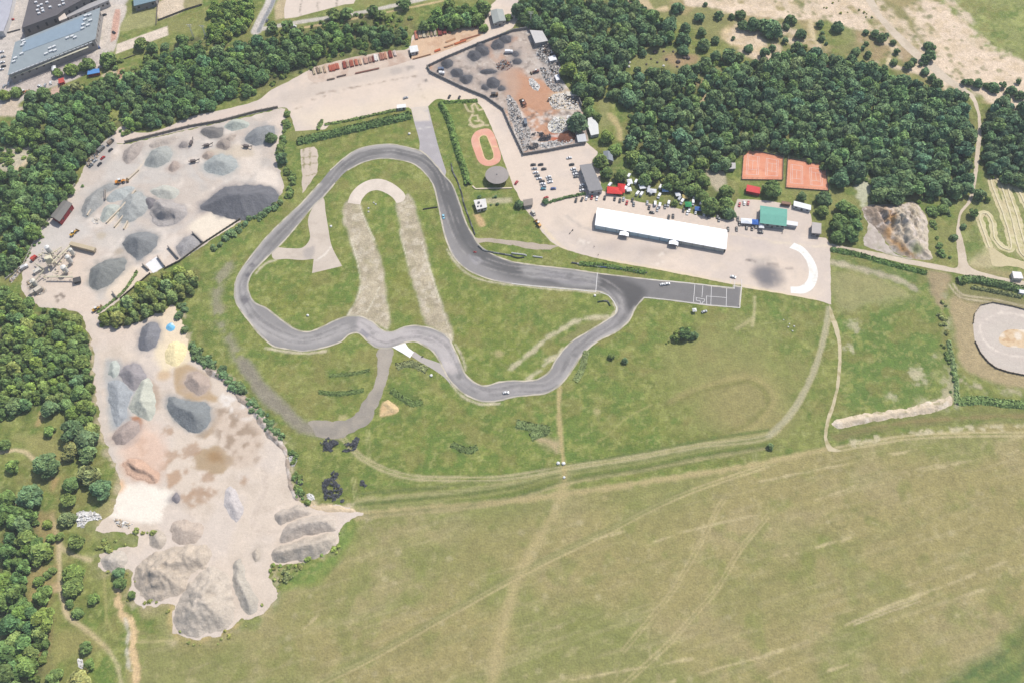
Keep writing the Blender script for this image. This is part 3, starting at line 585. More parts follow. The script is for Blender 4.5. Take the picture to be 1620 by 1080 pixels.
def p_yard(P):
    A=P.poly;S=P.stroke
    A([(110,330),(160,260),(230,220),(330,205),(400,200),(430,240),(420,280),(360,300),(300,330),(250,380),(180,400),(120,380)],(198,192,184),soft=8,wob=8,ws=12,a=.75)
    ruts(P,[[(60,450),(110,400),(150,350),(190,300),(230,265),(280,245)],[(130,490),(190,440),(230,420),(280,380),(330,330)],[(150,350),(210,350),(280,345),(330,300),(400,250)],[(140,480),(110,430),(130,380),(190,345)],[(190,225),(260,225),(330,215),(420,215)],[(300,250),(330,285),(400,275),(430,240)],[(280,400),(320,350),(380,345)],[(200,470),(250,420),(270,400)]])
    P.tint(30,(204,190,176),.42,.62,.8,seed=7); P.tint(10,(232,220,206),.55,.75,.6,seed=8); P.tint(4,(196,182,168),.6,.8,.5,seed=9); P.tint(14,(188,182,174),.58,.76,.5,seed=14)
    A(Z(5,(300,320),(500,280),(560,400),(420,480),(300,520),(180,560),(230,430)),(206,200,192),soft=6,wob=4,a=.7)
    A(Z(5,(380,540),(640,540),(600,700),(560,900),(440,880),(300,860),(200,800),(330,700)),(222,204,186),soft=5,wob=4,a=.7)
    A(Z(5,(1190,350),(1380,260),(1500,330),(1290,450)),(240,226,204),soft=3,wob=2,a=.9)
    A(Z(5,(730,640),(900,610),(940,650),(760,800),(660,800)),(232,214,190),soft=3,wob=3,a=.8)
    A(Z(6,(0,0),(110,0),(150,100),(110,140),(60,90),(0,80)),(236,222,206),soft=3,wob=3,a=.8)
    A(Z(1,(1500,900),(1640,920),(1640,1080),(1500,1080)),(226,212,196),soft=3,wob=3,a=.7)
    A(Z(5,(760,280),(960,400),(1200,340),(1260,250),(1100,380),(900,380)),(196,190,184),soft=4,wob=4,a=.6); A(Z(5,(480,480),(620,420),(640,400),(760,400),(700,470),(600,500)),(206,196,184),soft=4,wob=3,a=.6)
    for pts in [Z(5,(690,330),(780,230),(860,130)),Z(5,(730,360),(820,240),(880,150)),Z(5,(570,290),(610,210)),Z(5,(800,60),(880,0)),Z(1,(870,1080),(940,990)),Z(5,(790,370),(830,310))]:
        S(pts,1.6,(228,212,188),soft=.8,wob=.8,a=.9)
    A(Z(1,(560,1030),(700,860),(740,905),(640,1060),(540,1080)),(176,170,164),soft=3,wob=2,a=.8)
    for p in Z(5,(360,800),(385,785),(365,825),(400,800)): P.blob(p,1.6,(126,112,100),a=.8,wob=.8,ws=2)
    P.blob(Z(5,(640,415))[0],4,(190,176,152),a=.7,wob=2); P.blob(Z(5,(750,515))[0],4,(180,166,146),a=.8,wob=1.5)
    A(Z(1,(1290,970),(1560,920),(1600,980),(1500,1000)),(206,190,166),soft=3,wob=3,a=.7)
def ruts(P,lst,c1=(196,180,164),c2=(232,216,200)):
    for k,pts in enumerate(lst):
        for off in (-3.2,0,2.8): P.twin([(x+off*.3,y+off) for x,y in pts],2.0,.9,c1 if (k+int(off))%2 else c2,soft=.8,wob=.5,a=.55,patch=(.42,7),seed=400+k)
sheet('gravel_yard',Z(1,(735,905),(800,912),(1100,845),(1400,775))+[(408,182),(440,172),(452,173,1),(449,200),(442,225),(437,252),(448,285),(445,305),(420,325),(380,350),(322,388),(282,415),(237,435),(190,475),(155,498,1),(140,525,1),(133,510),(122,493),(108,490),(62,485),(38,466),(34,450),(38,420),(57,377),(80,345),(100,317),(120,295),(135,262),(160,228),(176,215)],.06,(220,204,188),M_DIRT,paint=p_yard,spacing=1.25,jit=1.8)
def p_low(P):
    A=P.poly;S=P.stroke
    ruts(P,[[(140,520),(160,580),(165,640),(185,720),(230,800),(270,850)],[(200,520),(250,560),(265,640),(250,720),(290,800),(340,880)],[(255,680),(300,720),(350,800),(390,850),(410,900)],[(400,700),(420,760),(400,830),(440,840)],[(230,800),(300,830),(380,830),(450,800)],[(340,860),(350,900),(370,940)]])
    P.tint(30,(216,202,188),.42,.62,.8,seed=27); P.tint(12,(206,190,172),.55,.75,.7,seed=28); P.tint(4,(232,216,198),.6,.8,.5,seed=29)
    A(Z(9,(680,120),(760,110),(800,400),(840,500),(700,560),(680,400)),(172,176,174),soft=3,wob=3,a=.8)
    A(Z(9,(1100,150),(1200,140),(1330,230),(1340,330),(1380,370),(1200,375),(1120,320)),(186,160,124),soft=1.5,wob=2,a=.95)
    A(Z(9,(1240,700),(1330,660),(1430,690),(1470,740),(1400,830),(1300,835),(1230,810)),(176,152,118),soft=1.5,wob=4,ws=6,a=.9); A(Z(9,(1310,710),(1400,700),(1420,760),(1340,780)),(160,126,84),soft=3,wob=3,a=.7)
    A(Z(9,(1340,480),(1400,480),(1300,620),(1250,600),(1330,540)),(172,146,112),soft=2,wob=3,a=.8)
    A(Z(9,(1060,850),(1130,810),(1150,860),(1080,925)),(184,152,122),soft=1.5,wob=3,ws=5,a=.85)
    for p,r in [((1080,720),4),((1205,695),5),((1065,570),3),((890,640),4),((900,690),3),((1040,780),3),((1190,990),4),((1260,980),6),((1325,955),4),((1545,880),2.5),((1320,860),3.5),((1180,820),2)]: P.blob(Z(9,p)[0],r,(176,146,118),a=.75,wob=r,ws=3)
    A(Z(9,(860,520),(1010,560),(1040,760),(960,860),(800,760),(760,700)),(224,190,166),soft=5,wob=4,a=.75)
    A(Z(9,(820,480),(880,470),(900,520),(890,560),(870,520)),(172,112,66),soft=1.2,wob=1.5,a=.85)
    A(Z(9,(960,240),(1000,280),(1010,430),(985,440)),(172,150,128),soft=2,wob=2,a=.7); P.blob(Z(9,(1040,210))[0],5,(206,176,136),a=.8,wob=2)
    A(Z(9,(1000,0),(1220,0),(1220,100),(1120,170),(1020,180),(990,100)),(240,222,186),soft=3,wob=3,a=.85)
    A(Z(5,(1020,870),(1130,860),(1200,1080),(1000,1080)),(236,216,184),soft=3,wob=3,a=.85)
    A(Z(9,(700,1080),(760,930),(900,900),(1060,920),(1080,960),(1040,1060),(1000,1110),(760,1110)),(244,234,218),soft=2.5,wob=4,ws=8,a=.95); A(Z(13,(490,0),(1040,0),(1010,60),(880,70),(640,10)),(244,234,218),soft=2,wob=3,a=.9)
    P.blob(Z(9,(735,920))[0],5,(230,186,140),a=.8,wob=2)
    A(Z(9,(1340,480),(1620,400),(1640,760),(1480,780),(1400,620)),(206,186,166),soft=5,wob=5,a=.7); 
    al=Z(9,(1380,400),(1620,560),(1640,760),(1480,760),(1360,600)); P.poly(al,(150,128,104),soft=4,wob=3,a=.7,patch=(.52,5))
    P.poly(Z(9,(1400,330),(1560,380),(1620,480),(1480,470),(1420,420)),(236,228,218),soft=3,wob=3,a=.8,patch=(.48,4))
    S(Z(9,(600,40),(640,400),(680,640),(740,860)),3,(206,196,186),soft=2,wob=1.5,a=.6)
    A(Z(5,(600,1000),(850,960),(900,1010),(880,1080),(580,1080)),(222,204,188),soft=4,wob=3,a=.5)
sheet('lower_gravel_yard',[(133,512,1),(156,496,1),(180,518),(220,508),(252,494),(275,484),(285,495,1),(298,540),(307,565),(325,582),(360,600),(390,630),(408,650),(430,680),(442,697),(454,715),(458,757),(470,785),(487,800),(530,799),(562,806),(575,815),(555,822),(538,835),(532,862),(510,878),(470,888),(432,897),(428,917),(438,945),(405,975),(382,980),(345,1004),(300,1010),(276,1000),(272,955),(230,960),(206,945),(205,900),(185,905),(158,895),(158,880),(185,868),(215,862),(212,845),(150,838),(178,806),(190,765),(177,727),(160,682),(151,615),(145,545)],.09,(218,202,184),M_DIRT,paint=p_low,spacing=1.25,jit=2.6)
def p_scrap(P):
    A=P.poly
    P.tint(18,(196,184,172),.45,.65,.7,seed=37); P.tint(6,(166,150,136),.54,.72,.7,seed=38); P.tint(3,(120,106,96),.6,.74,.6,seed=39); P.tint(12,(196,150,118),.55,.72,.6,seed=40); P.tint(2.5,(222,210,196),.62,.76,.6,seed=42)
    A(Z(3,(0,430),(100,480),(300,560),(300,700),(240,780),(360,830),(380,900),(270,900),(120,860),(60,700),(-30,560)),(196,146,112),soft=4,wob=4,a=.9)
    A(Z(2,(1540,450),(1640,420),(1640,620),(1580,620),(1520,520)),(190,160,138),soft=4,wob=4,a=.8)
    A(Z(3,(280,830),(380,810),(400,890),(290,905)),(140,82,54),soft=2,wob=2,a=.9); A(Z(3,(240,840),(300,860),(290,900),(240,890)),(196,100,66),soft=2,wob=1.5,a=.8)
    A(Z(3,(0,700),(60,720),(110,820),(90,940),(40,920)),(222,214,204),soft=2.5,wob=3,a=.85); A(Z(3,(240,600),(360,560),(420,640),(380,700),(260,680)),(206,184,152),soft=3,wob=3,a=.8)
    A(Z(3,(160,330),(260,300),(330,500),(280,560),(200,500)),(204,194,184),soft=3,wob=3,a=.7); A(Z(3,(100,190),(200,190),(290,370),(330,530),(300,560),(140,330)),(150,140,132),soft=3,wob=3,a=.6)
    P.poly(Z(3,(80,180),(320,420),(420,640),(400,900),(30,960),(0,700),(240,700),(280,500),(150,350)),(228,220,210),soft=3,wob=3,a=.7,patch=(.55,3.5)); P.poly(Z(3,(80,180),(320,420),(420,640),(400,900),(30,960),(0,700),(240,700),(280,500),(150,350)),(104,90,80),soft=3,wob=3,a=.7,patch=(.62,2.5),seed=77)
sheet('scrap_yard_ground',[(678,106),(705,92),(755,71),(812,49),(838,45),(852,80),(872,100),(892,130),(912,160),(926,185),(931,224),(829,245),(807,200),(796,174),(768,154),(731,139),(682,115)],.06,(190,174,160),M_DIRT,paint=p_scrap,spacing=1.4,jit=.4,sm=False)
sheet('steel_yard_ground',Z(2,(1000,250),(1150,232),(1290,190),(1410,150),(1440,190),(1430,225),(1200,320),(985,380),(975,320)),.06,(216,184,152),M_DIRT,paint=lambda P:(P.tint(8,(196,160,130),.5,.7,.7),P.tint(3,(226,200,172),.6,.8,.6)),jit=.8)
sheet('steel_yard_ground',Z(2,(330,450),(480,395),(720,345),(900,320),(975,320),(975,380),(780,440),(540,495),(360,520)),.06,(210,190,172),M_DIRT,paint=lambda P:(P.tint(8,(190,162,142),.5,.7,.7),P.tint(3,(224,204,184),.6,.8,.6)),jit=.8)
# car park of pale slabs
sheet('slab_car_park',Z(2,(195,-20),(640,-20,1),(618,25,1),(560,30),(440,62),(330,90),(250,112),(180,120,1),(178,60)),.03,(222,206,190),M_CONC,sm=False,paint=lambda P:[P.stroke(Z(2,*q),.9,(150,138,122),soft=.5,wob=.2) for q in [((290,0),(278,50),(282,105)),((400,-10),(388,40),(392,75)),((515,-10),(508,20),(510,45))]])
# --- race track
def p_track(P):
    A=P.poly;S=P.stroke
    P.tint(20,(146,142,139),.45,.65,.6,seed=6)
    dark=(94,93,92)
    S([(690,250),(712,310),(730,360),(755,395),(800,422),(860,438),(930,447)],15,dark,soft=5,wob=2,ws=20,a=.85)
    S([(630,242),(670,255),(690,275),(705,320)],7,(104,102,101),soft=5,wob=2,a=.7); S([(430,385),(500,305),(545,262),(600,241)],7,(128,125,122),soft=4,wob=2,a=.7)
    S([(545,262),(600,241),(640,241),(668,252)],6,(114,112,110),soft=4,wob=1.5,a=.6)
    A(Z(7,(540,648),(850,686),(1150,716),(1440,740),(1440,870),(835,803),(760,880),(700,800),(620,770),(532,765)),(126,123,121),soft=2,wob=1,a=.9,sm=False)
    A(Z(7,(545,650),(720,690),(840,760),(760,900),(700,1000),(640,960),(720,860),(690,780),(600,740),(535,740)),(86,84,83),soft=4,wob=2,a=.85)
    A(Z(7,(540,650),(680,680),(740,740),(620,730)),(100,97,96),soft=3,wob=1.5,a=.7)
    A(Z(7,(60,610),(370,630),(540,665),(530,740),(330,720),(240,690),(80,670)),(166,162,158),soft=2.5,wob=1.5,a=.9); A(Z(7,(200,640),(400,650),(420,680),(240,680)),(150,146,148),soft=4,wob=2,a=.6); A(Z(7,(160,680),(320,690),(540,700),(530,720),(300,715)),(140,136,138),soft=2,wob=1.5,a=.6)
    A(Z(6,(1340,530),(1410,550),(1440,580),(1390,600)),(160,156,156),soft=1,wob=.6,a=.9)
    S([(985,495),(965,520),(930,555),(900,592),(870,612),(800,618),(765,618)],7,(168,163,160),soft=4,wob=1.5,a=.7)
    S([(700,560),(735,600),(765,618)],7,(170,165,162),soft=3,wob=1.5,a=.8)
    A([(568,503),(600,512),(650,520),(690,528),(715,545),(725,572),(704,590),(690,556),(640,540),(610,549),(580,540),(566,527)],(196,188,184),soft=2.5,wob=1,a=.85)
    A(Z(10,(1180,120),(1290,180),(1235,210)),(206,196,190),soft=1,wob=.3,a=.6)
    S([(385,450),(385,485),(410,515),(450,535),(500,538),(545,520)],8,(176,171,167),soft=4,wob=1.5,a=.8)
    for p,r in [(Z(5,(1545,820))[0],3.5),(Z(5,(1570,660))[0],2.2),(Z(5,(1600,600))[0],2)]: P.blob(p,r,(104,100,104),a=.85,wob=r*.7,ws=2)
    A(Z(6,(670,1000),(720,1040),(700,1065),(645,1030)),(150,146,150),soft=.6,wob=.2,a=.9,sm=False)
    cl=[(620,239),(665,250),(690,272),(704,310),(716,350),(733,388),(760,412),(800,426),(850,432),(900,438),(945,446),(972,462),(985,485),(972,510),(940,530),(908,560),(888,595),(862,612),(820,613),(775,620),(750,612),(728,595),(716,568),(700,545),(670,530),(640,530),(612,537),(588,526),(568,513),(545,517),(510,532),(470,537),(432,522),(400,498),(384,468),(386,440),(408,412),(440,375),(480,335),(515,300),(545,263),(580,244),(620,239)]
    for k,off in enumerate((-3.4,-2.2,-.8,.6,1.6,3.0,4.0)): S(cl,.9,(96,94,93) if k%3 else (184,178,172),soft=.7,wob=.4,a=.5,patch=(.48,16),off=off,seed=500+k)
    for k in range(0,40,3):
        x,y=cl[k]; P.blob((x+rng.uniform(-4,4),y+rng.uniform(-3,3)),rng.uniform(1.2,3),(110,108,106) if k%2 else (172,167,162),soft=.6,a=.5,wob=1.2,ws=3)
    P.mottle(3,.07,seed=61)
    # paler outer edge worn by weather
    e=(196,190,182)
    for pts in [[(545,252),(567,238),(595,232),(620,231),(645,236),(665,243)],[(507,292),(479,322),(452,347),(422,377),(392,416),(377,442),(374,465),(380,485),(397,510),(420,530)],[(718,292),(728,317),(740,352),(753,377),(765,392),(790,406),(812,414)],[(1005,487),(993,507),(970,526),(943,541),(918,563),(903,586),(885,607)],[(550,272),(575,260),(605,254),(635,257),(655,263)]]: S(pts,2.4,e,soft=1.5,wob=.6,a=.6)
    S([(405,398),(390,416)],2,(120,116,120),soft=1,a=.5); S(Z(6,(1215,480),(1270,580),(1350,650),(1480,695),(1620,718)),1.2,(206,198,192),soft=.8,wob=.4,a=.8)
ribbon_edges=[]
outer=Z(2,(470,1080),(560,1000),(650,945),(760,920),(860,915),(960,935),(1050,962))+[(690,262),(704,280),(715,292),(725,317),(737,352),(751,377),(760,390),(780,403),(810,414)]+Z(7,(150,600),(370,625),(540,650),(850,687),(1150,716))+[(1160,457,1),(1160,452,1),(1173,454,1),(1170,487,1)]+Z(7,(1230,850),(1000,820),(835,803,1),(780,870),(740,950),(650,1025),(540,1080))+[(920,562),(905,585),(887,607),(865,621),(835,625),(810,628),(785,634),(762,634),(737,624),(717,607),(707,594),(696,572),(686,557),(672,547),(657,540),(640,542),(622,549),(610,551),(595,549),(582,540),(567,527),(552,529),(540,540),(510,550),(480,555),(455,552),(432,547),(412,530),(395,510),(377,485),(371,465),(375,440),(390,415),(405,396),(420,377),(450,347),(477,322),(505,291)]
inner=[(550,270),(575,257),(605,251),(635,254),(655,260),(670,272),(684,290),(692,317),(699,352),(708,385),(722,412),(745,430),(775,442),(810,449)]+Z(7,(200,735),(400,752),(570,770),(620,800),(650,840),(667,875),(655,905),(600,945),(480,1020),(380,1080))+Z(11,(320,60),(270,130),(240,185),(170,235),(70,250))+[(810,602),(790,604),(767,610),(750,604),(735,590),(727,570),(715,545),(710,535),(687,521),(665,516),(645,516),(620,525),(605,522),(590,510),(572,501),(555,500),(535,505),(510,517),(487,525),(465,520),(442,504),(420,487),(404,480),(395,467),(392,450),(399,432),(410,420),(432,398),(445,386),(462,367),(497,325),(512,311),(530,290)]
sheet('race_track',outer,.09,(150,146,143),M_ASPH,holes=[inner],paint=p_track,spacing=1.1,step=1.2,mott=(10,.03))
for nm,lp,cl,o_ in (('track_edge',outer,True,0),('track_edge',inner,True,0)):
    ribbon_edges.append((lp,cl))
sheet('access_road',[(650,171,1),(677,168,1)]+Z(2,(1120,800),(1160,950))+[(706,272,1),(700,290),(690,275),(675,255),(664,244)]+Z(2,(1035,900),(1000,770)),.06,(178,172,172),M_ASPH,paint=lambda P:(P.poly(Z(2,(975,680),(1085,665),(1105,765),(1000,770)),(218,204,188),soft=1,wob=.5,sm=False),P.stroke(Z(2,(1015,820),(1110,805)),.5,(216,210,202),soft=.3,wob=0),P.tint(5,(190,184,182),.5,.7,.6)),spacing=1.5)
sheet('slip_road',Z(6,(370,220),(425,175),(440,260),(455,350),(480,480),(545,605,1),(355,650,1),(365,560,1),(290,567),(200,560),(110,558),(110,490),(200,492),(290,490),(330,455),(342,420),(330,310)),.06,(208,194,178),M_CONC,paint=lambda P:(P.tint(6,(196,182,166),.5,.7,.7),P.poly(Z(6,(300,500),(370,475),(370,520),(350,570),(300,555)),(182,172,162),soft=1,wob=.4),P.stroke(Z(6,(365,575),(440,530),(475,480)),.8,(232,222,208),soft=.4,wob=.1)),spacing=1.5)
sheet('slip_road',Z(10,(980,90,1),(1000,62,1),(1060,100),(1130,125),(1185,150),(1215,210,1),(1235,275,1),(1190,225),(1120,175),(1040,130)),.06,(186,178,170),M_CONC,spacing=1.4)
sheet('hairpin_road',Z(6,(580,205,1),(600,150),(650,95),(720,60),(790,55),(860,80),(920,125),(945,160),(930,195),(890,207,1),(862,170),(810,138),(760,125),(710,140),(670,185),(660,217,1)),.06,(226,212,196),M_CONC,paint=lambda P:P.tint(5,(214,200,184),.5,.7,.7),spacing=1.5)
sheet('gravel_road',Z(10,(775,45),(862,45),(850,150),(820,260),(790,350),(750,440),(715,520),(640,560),(560,600),(450,615),(380,600),(360,560),(330,510),(400,500),(520,500),(600,480),(650,430),(680,380),(740,300),(765,200)),.045,(156,148,136),M_DIRT,paint=lambda P:(P.tint(8,(172,162,146),.45,.65,.7),P.poly(Z(10,(775,45),(862,45),(850,150),(800,300),(740,300),(765,200)),(178,168,154),soft=3,wob=1,a=.8)),jit=1.4,spacing=1.5)
sheet('dirt_track',Z(6,(1350,400),(1385,425),(1500,430),(1640,445))+Z(7,(100,455),(230,470),(290,480),(230,500),(100,495),(0,470))+Z(6,(1620,475),(1480,455),(1385,465),(1380,480)),.04,(186,172,154),M_DIRT,paint=lambda P:P.tint(6,(170,158,136),.5,.7,.6),jit=.8)
road=(212,196,174)
sheet('dirt_road',[(1313,384,1),(1340,389),(1390,396),(1440,408),(1490,416),(1517,425),(1524,405),(1520,380),(1514,355),(1520,335),(1533,318),(1541,290),(1546,250),(1551,215),(1549,180),(1540,155),(1524,140),(1500,122),(1476,100),(1448,78),(1418,50),(1395,25),(1378,-6,1),(1366,-6,1),(1385,25),(1410,55),(1440,84),(1468,106),(1492,128),(1512,140),(1530,150),(1540,165),(1543,190),(1542,240),(1537,288),(1528,315),(1514,333),(1508,355),(1513,382),(1517,405),(1513,420)][:0]+[(1313,386,1),(1340,391),(1390,400),(1440,411),(1490,420),(1512,424),(1516,408),(1513,382),(1514,355),(1518,337),(1531,318),(1538,290),(1543,240),(1547,190),(1541,165),(1530,150),(1512,140),(1490,127),(1466,106),(1438,84),(1410,55),(1385,25),(1366,-6,1),(1380,-6,1),(1396,25),(1420,50),(1450,78),(1477,100),(1501,121),(1524,138),(1541,152),(1550,178),(1553,215),(1549,250),(1544,290),(1536,320),(1522,338),(1518,356),(1524,382),(1529,405),(1533,420),(1545,428),(1580,438),(1640,450),(1640,458),(1590,449),(1540,438),(1490,428),(1440,419),(1390,408),(1340,398),(1313,393,1)],.05,road,M_DIRT,paint=lambda P:(P.tint(8,(196,180,156),.5,.7,.7),P.tint(3,(228,214,190),.6,.8,.5)),jit=.5,spacing=1.5)
sheet('sand_path',[(1312,481,1),(1320,500),(1329,530),(1331,560),(1329,600),(1321,640),(1313,665),(1309,690),(1316,706),(1330,712),(1322,714),(1310,712),(1304,690),(1308,660),(1317,635),(1324,600),(1326,560),(1323,532),(1314,505)],.05,(206,192,158),M_DIRT,paint=lambda P:P.tint(4,(168,158,112),.5,.68,.8),jit=.5,spacing=1.2)
# kart oval, serpentine loops, oval track
sheet('kart_oval',Z(2,(1362,890),(1385,840),(1430,818),(1475,818),(1505,850),(1530,920),(1550,985),(1540,1025),(1500,1048),(1450,1050),(1410,1025),(1385,970)),.04,(226,166,142),M_CONC,holes=[Z(2,(1415,880),(1432,860),(1455,862),(1470,890),(1500,970),(1500,1000),(1475,1015),(1452,1005),(1438,970))],paint=lambda P:(P.tint(4,(232,182,158),.5,.7,.7),P.stroke(Z(2,(1412,880),(1432,857),(1457,859),(1473,890),(1503,970),(1503,1002),(1475,1018),(1448,1005),(1435,970),(1412,880)),.8,(236,206,160),soft=.3,wob=0),P.stroke(Z(2,(1455,938),(1490,930),(1525,930)),.9,(236,206,150),soft=.4,wob=0)),spacing=1.0)
ser=SER
def ribbon(name,pts,w,z,base,mat,paint=None,jit=0,closed=False,spacing=1.2,thing=None,**lab):
    p=smooth([g2(q)+tuple(q[2:]) for q in pts],1.5,closed)
    t=np.gradient(p,axis=0); t/=np.linalg.norm(t,axis=1)[:,None]+1e-9; n=np.stack([-t[:,1],t[:,0]],1)
    j=(fbm(p[:,0],p[:,1],3,3,5)-.5)*jit; j2=(fbm(p[:,0],p[:,1],3,3,15)-.5)*jit
    L=p+n*(w/2+j)[:,None] if jit else p+n*w/2; Rr=p-n*(w/2+j2)[:,None] if jit else p-n*w/2
    k=len(p); V=np.concatenate([L,p,Rr]); i=np.arange(k-1)
    F=np.concatenate([np.stack([k+i,k+i+1,i+1,i],1),np.stack([2*k+i,2*k+i+1,k+i+1,k+i],1)])
    P=Paint(V[:,0],V[:,1],base); P.mottle(4,.08)
    if paint: paint(P)
    zz=np.full(len(V),z); zz[k:2*k]+=.004
    o=link(name,mesh(name,np.column_stack([V,zz]),F,mat,P.C)); return setp(o,kind=None if thing else 'structure',**lab)
for q,z in zip(ser,(.05,.08)): ribbon('dirt_jump_track',q,5.6,z,(214,202,160),M_DIRT,jit=2.4,paint=lambda P:(P.tint(3,(176,172,112),.5,.68,.8),P.tint(7,(200,184,144),.5,.7,.7)))
for q,z in zip(ser,(.05,.08)): ribbon('dirt_track_crest',q,1.2,z+.3,(222,210,172),M_DIRT,jit=.8)
sheet('dirt_track_start',Z(8,(1400,490),(1440,500),(1500,540),(1650,590),(1650,625),(1540,610),(1425,600),(1410,560)),.06,(206,192,152),M_DIRT,jit=1.2)
sheet('oval_track',Z(8,(1298,965),(1305,910),(1345,855),(1420,838),(1540,862),(1700,900))+[(1640,500),(1640,590)]+Z(12,(1640,218),(1520,192),(1440,166),(1392,130),(1345,72),(1312,10)),.05,(206,195,182),M_DIRT,holes=[[(1580,538),(1586,526),(1600,521),(1638,526),(1638,548),(1604,549),(1588,546)]],paint=lambda P:[P.stroke(Z(8,(1660,930),(1480,900),(1400,930),(1340,980),(1350,1040),(1400,1110),(1500,1160),(1650,1180)),w,c,soft=w*.5,wob=1,a=al) for w,c,al in [(9,(206,192,180),.6),(1.2,(234,222,206),.8)]],spacing=1.6)
sheet('oval_track_island',[(1580,538),(1586,526),(1600,521),(1638,526),(1638,548),(1604,549),(1588,546)],.05,(222,196,160),M_DIRT,paint=lambda P:(P.tint(3,(196,160,120),.5,.68,.8),P.tint(5,(236,224,206),.55,.7,.8)),spacing=1.2)
for lp,cl in ribbon_edges:
    ribbon('track_edge',lp,1.1,.10,(206,196,176),M_CONC,jit=.7,closed=False,paint=lambda P:(P.tint(5,(150,146,120),.5,.7,.7),P.tint(12,(176,170,158),.45,.6,.7)))
# --- painted markings
def marks(name,lines,z,w=.32,mat=None,**k):
    mb=MB()
    for pts in lines:
        p=[g2(q) for q in pts]
        for a,b in zip(p[:-1],p[1:]):
            d=Vector((b[0]-a[0],b[1]-a[1])); d.normalize(); nx,ny=-d.y*w/2,d.x*w/2; e=d*(w/2*.98)
            V=[(a[0]-e.x+nx,a[1]-e.y+ny,z),(a[0]-e.x-nx,a[1]-e.y-ny,z),(b[0]+e.x-nx,b[1]+e.y-ny,z),(b[0]+e.x+nx,b[1]+e.y+ny,z)]
            z+=.004; mb.add(V,[(0,1,2,3)])
    return setp(link(name,mb.me(name,mat or M_LINE)),kind='structure')
marks('painted_grid_lines',[Z(7,(850,687),(1150,716),(1400,742)),Z(7,(1157,722),(1148,832)),Z(7,(1208,730),(1202,800)),Z(7,(1262,735),(1258,848)),Z(7,(1358,748),(1355,858)),Z(7,(1232,850),(1230,795),(1358,805)),Z(7,(1165,805),(1220,815),(1216,830),(1208,830),(1206,842),(1192,840),(1190,826),(1166,822),(1165,805)),Z(7,(1400,742),(1408,748),(1410,700)),Z(7,(1453,690),(1453,730),(1442,868)),Z(7,(835,803),(1000,820),(1230,850),(1442,870)),Z(7,(1385,690),(1383,712))],.12)
marks('painted_edge_line',[Z(7,(560,772),(610,790),(645,830),(662,870),(655,900)),Z(7,(0,716),(200,738),(400,755),(530,768)),Z(7,(530,768),(540,650))],.12,.4)
sheet('white_painted_band',Z(8,(135,490,1),(165,458,1),(215,480),(265,530),(300,590),(316,650),(305,710),(275,755),(225,778),(145,775,1),(142,735,1),(200,732),(240,705),(258,660),(255,610),(235,560),(195,515)),.05,(246,244,236),M_CONC,spacing=1.0,mott=(4,.04),paint=lambda P:(P.tint(4,(226,218,204),.52,.74,.6),P.tint(1.8,(214,204,190),.62,.78,.5)))
sheet('white_painted_patch',Z(10,(862,36,1),(945,10,1),(965,40),(1000,66,1),(975,104,1),(930,75),(890,52)),.14,(252,250,246),M_CONC,spacing=1.2)
# worn starting boxes beside the track
sheet('broken_concrete',Z(2,(280,945,1),(370,930,1),(390,960))+Z(6,(390,10,1),(330,100),(295,145,1))+Z(2,(290,1060)),.05,(206,190,172),M_CONC,paint=lambda P:[P.stroke(q,.7,(140,134,88),soft=.4,wob=.4) for q in [Z(2,(300,940),(305,1080)),Z(2,(340,935),(345,1080)),Z(2,(280,1000),(390,990)),Z(2,(285,1050),(390,1030))]+[Z(6,(300,40),(380,20)),Z(6,(300,90),(340,80))]],jit=.8,spacing=1.2)
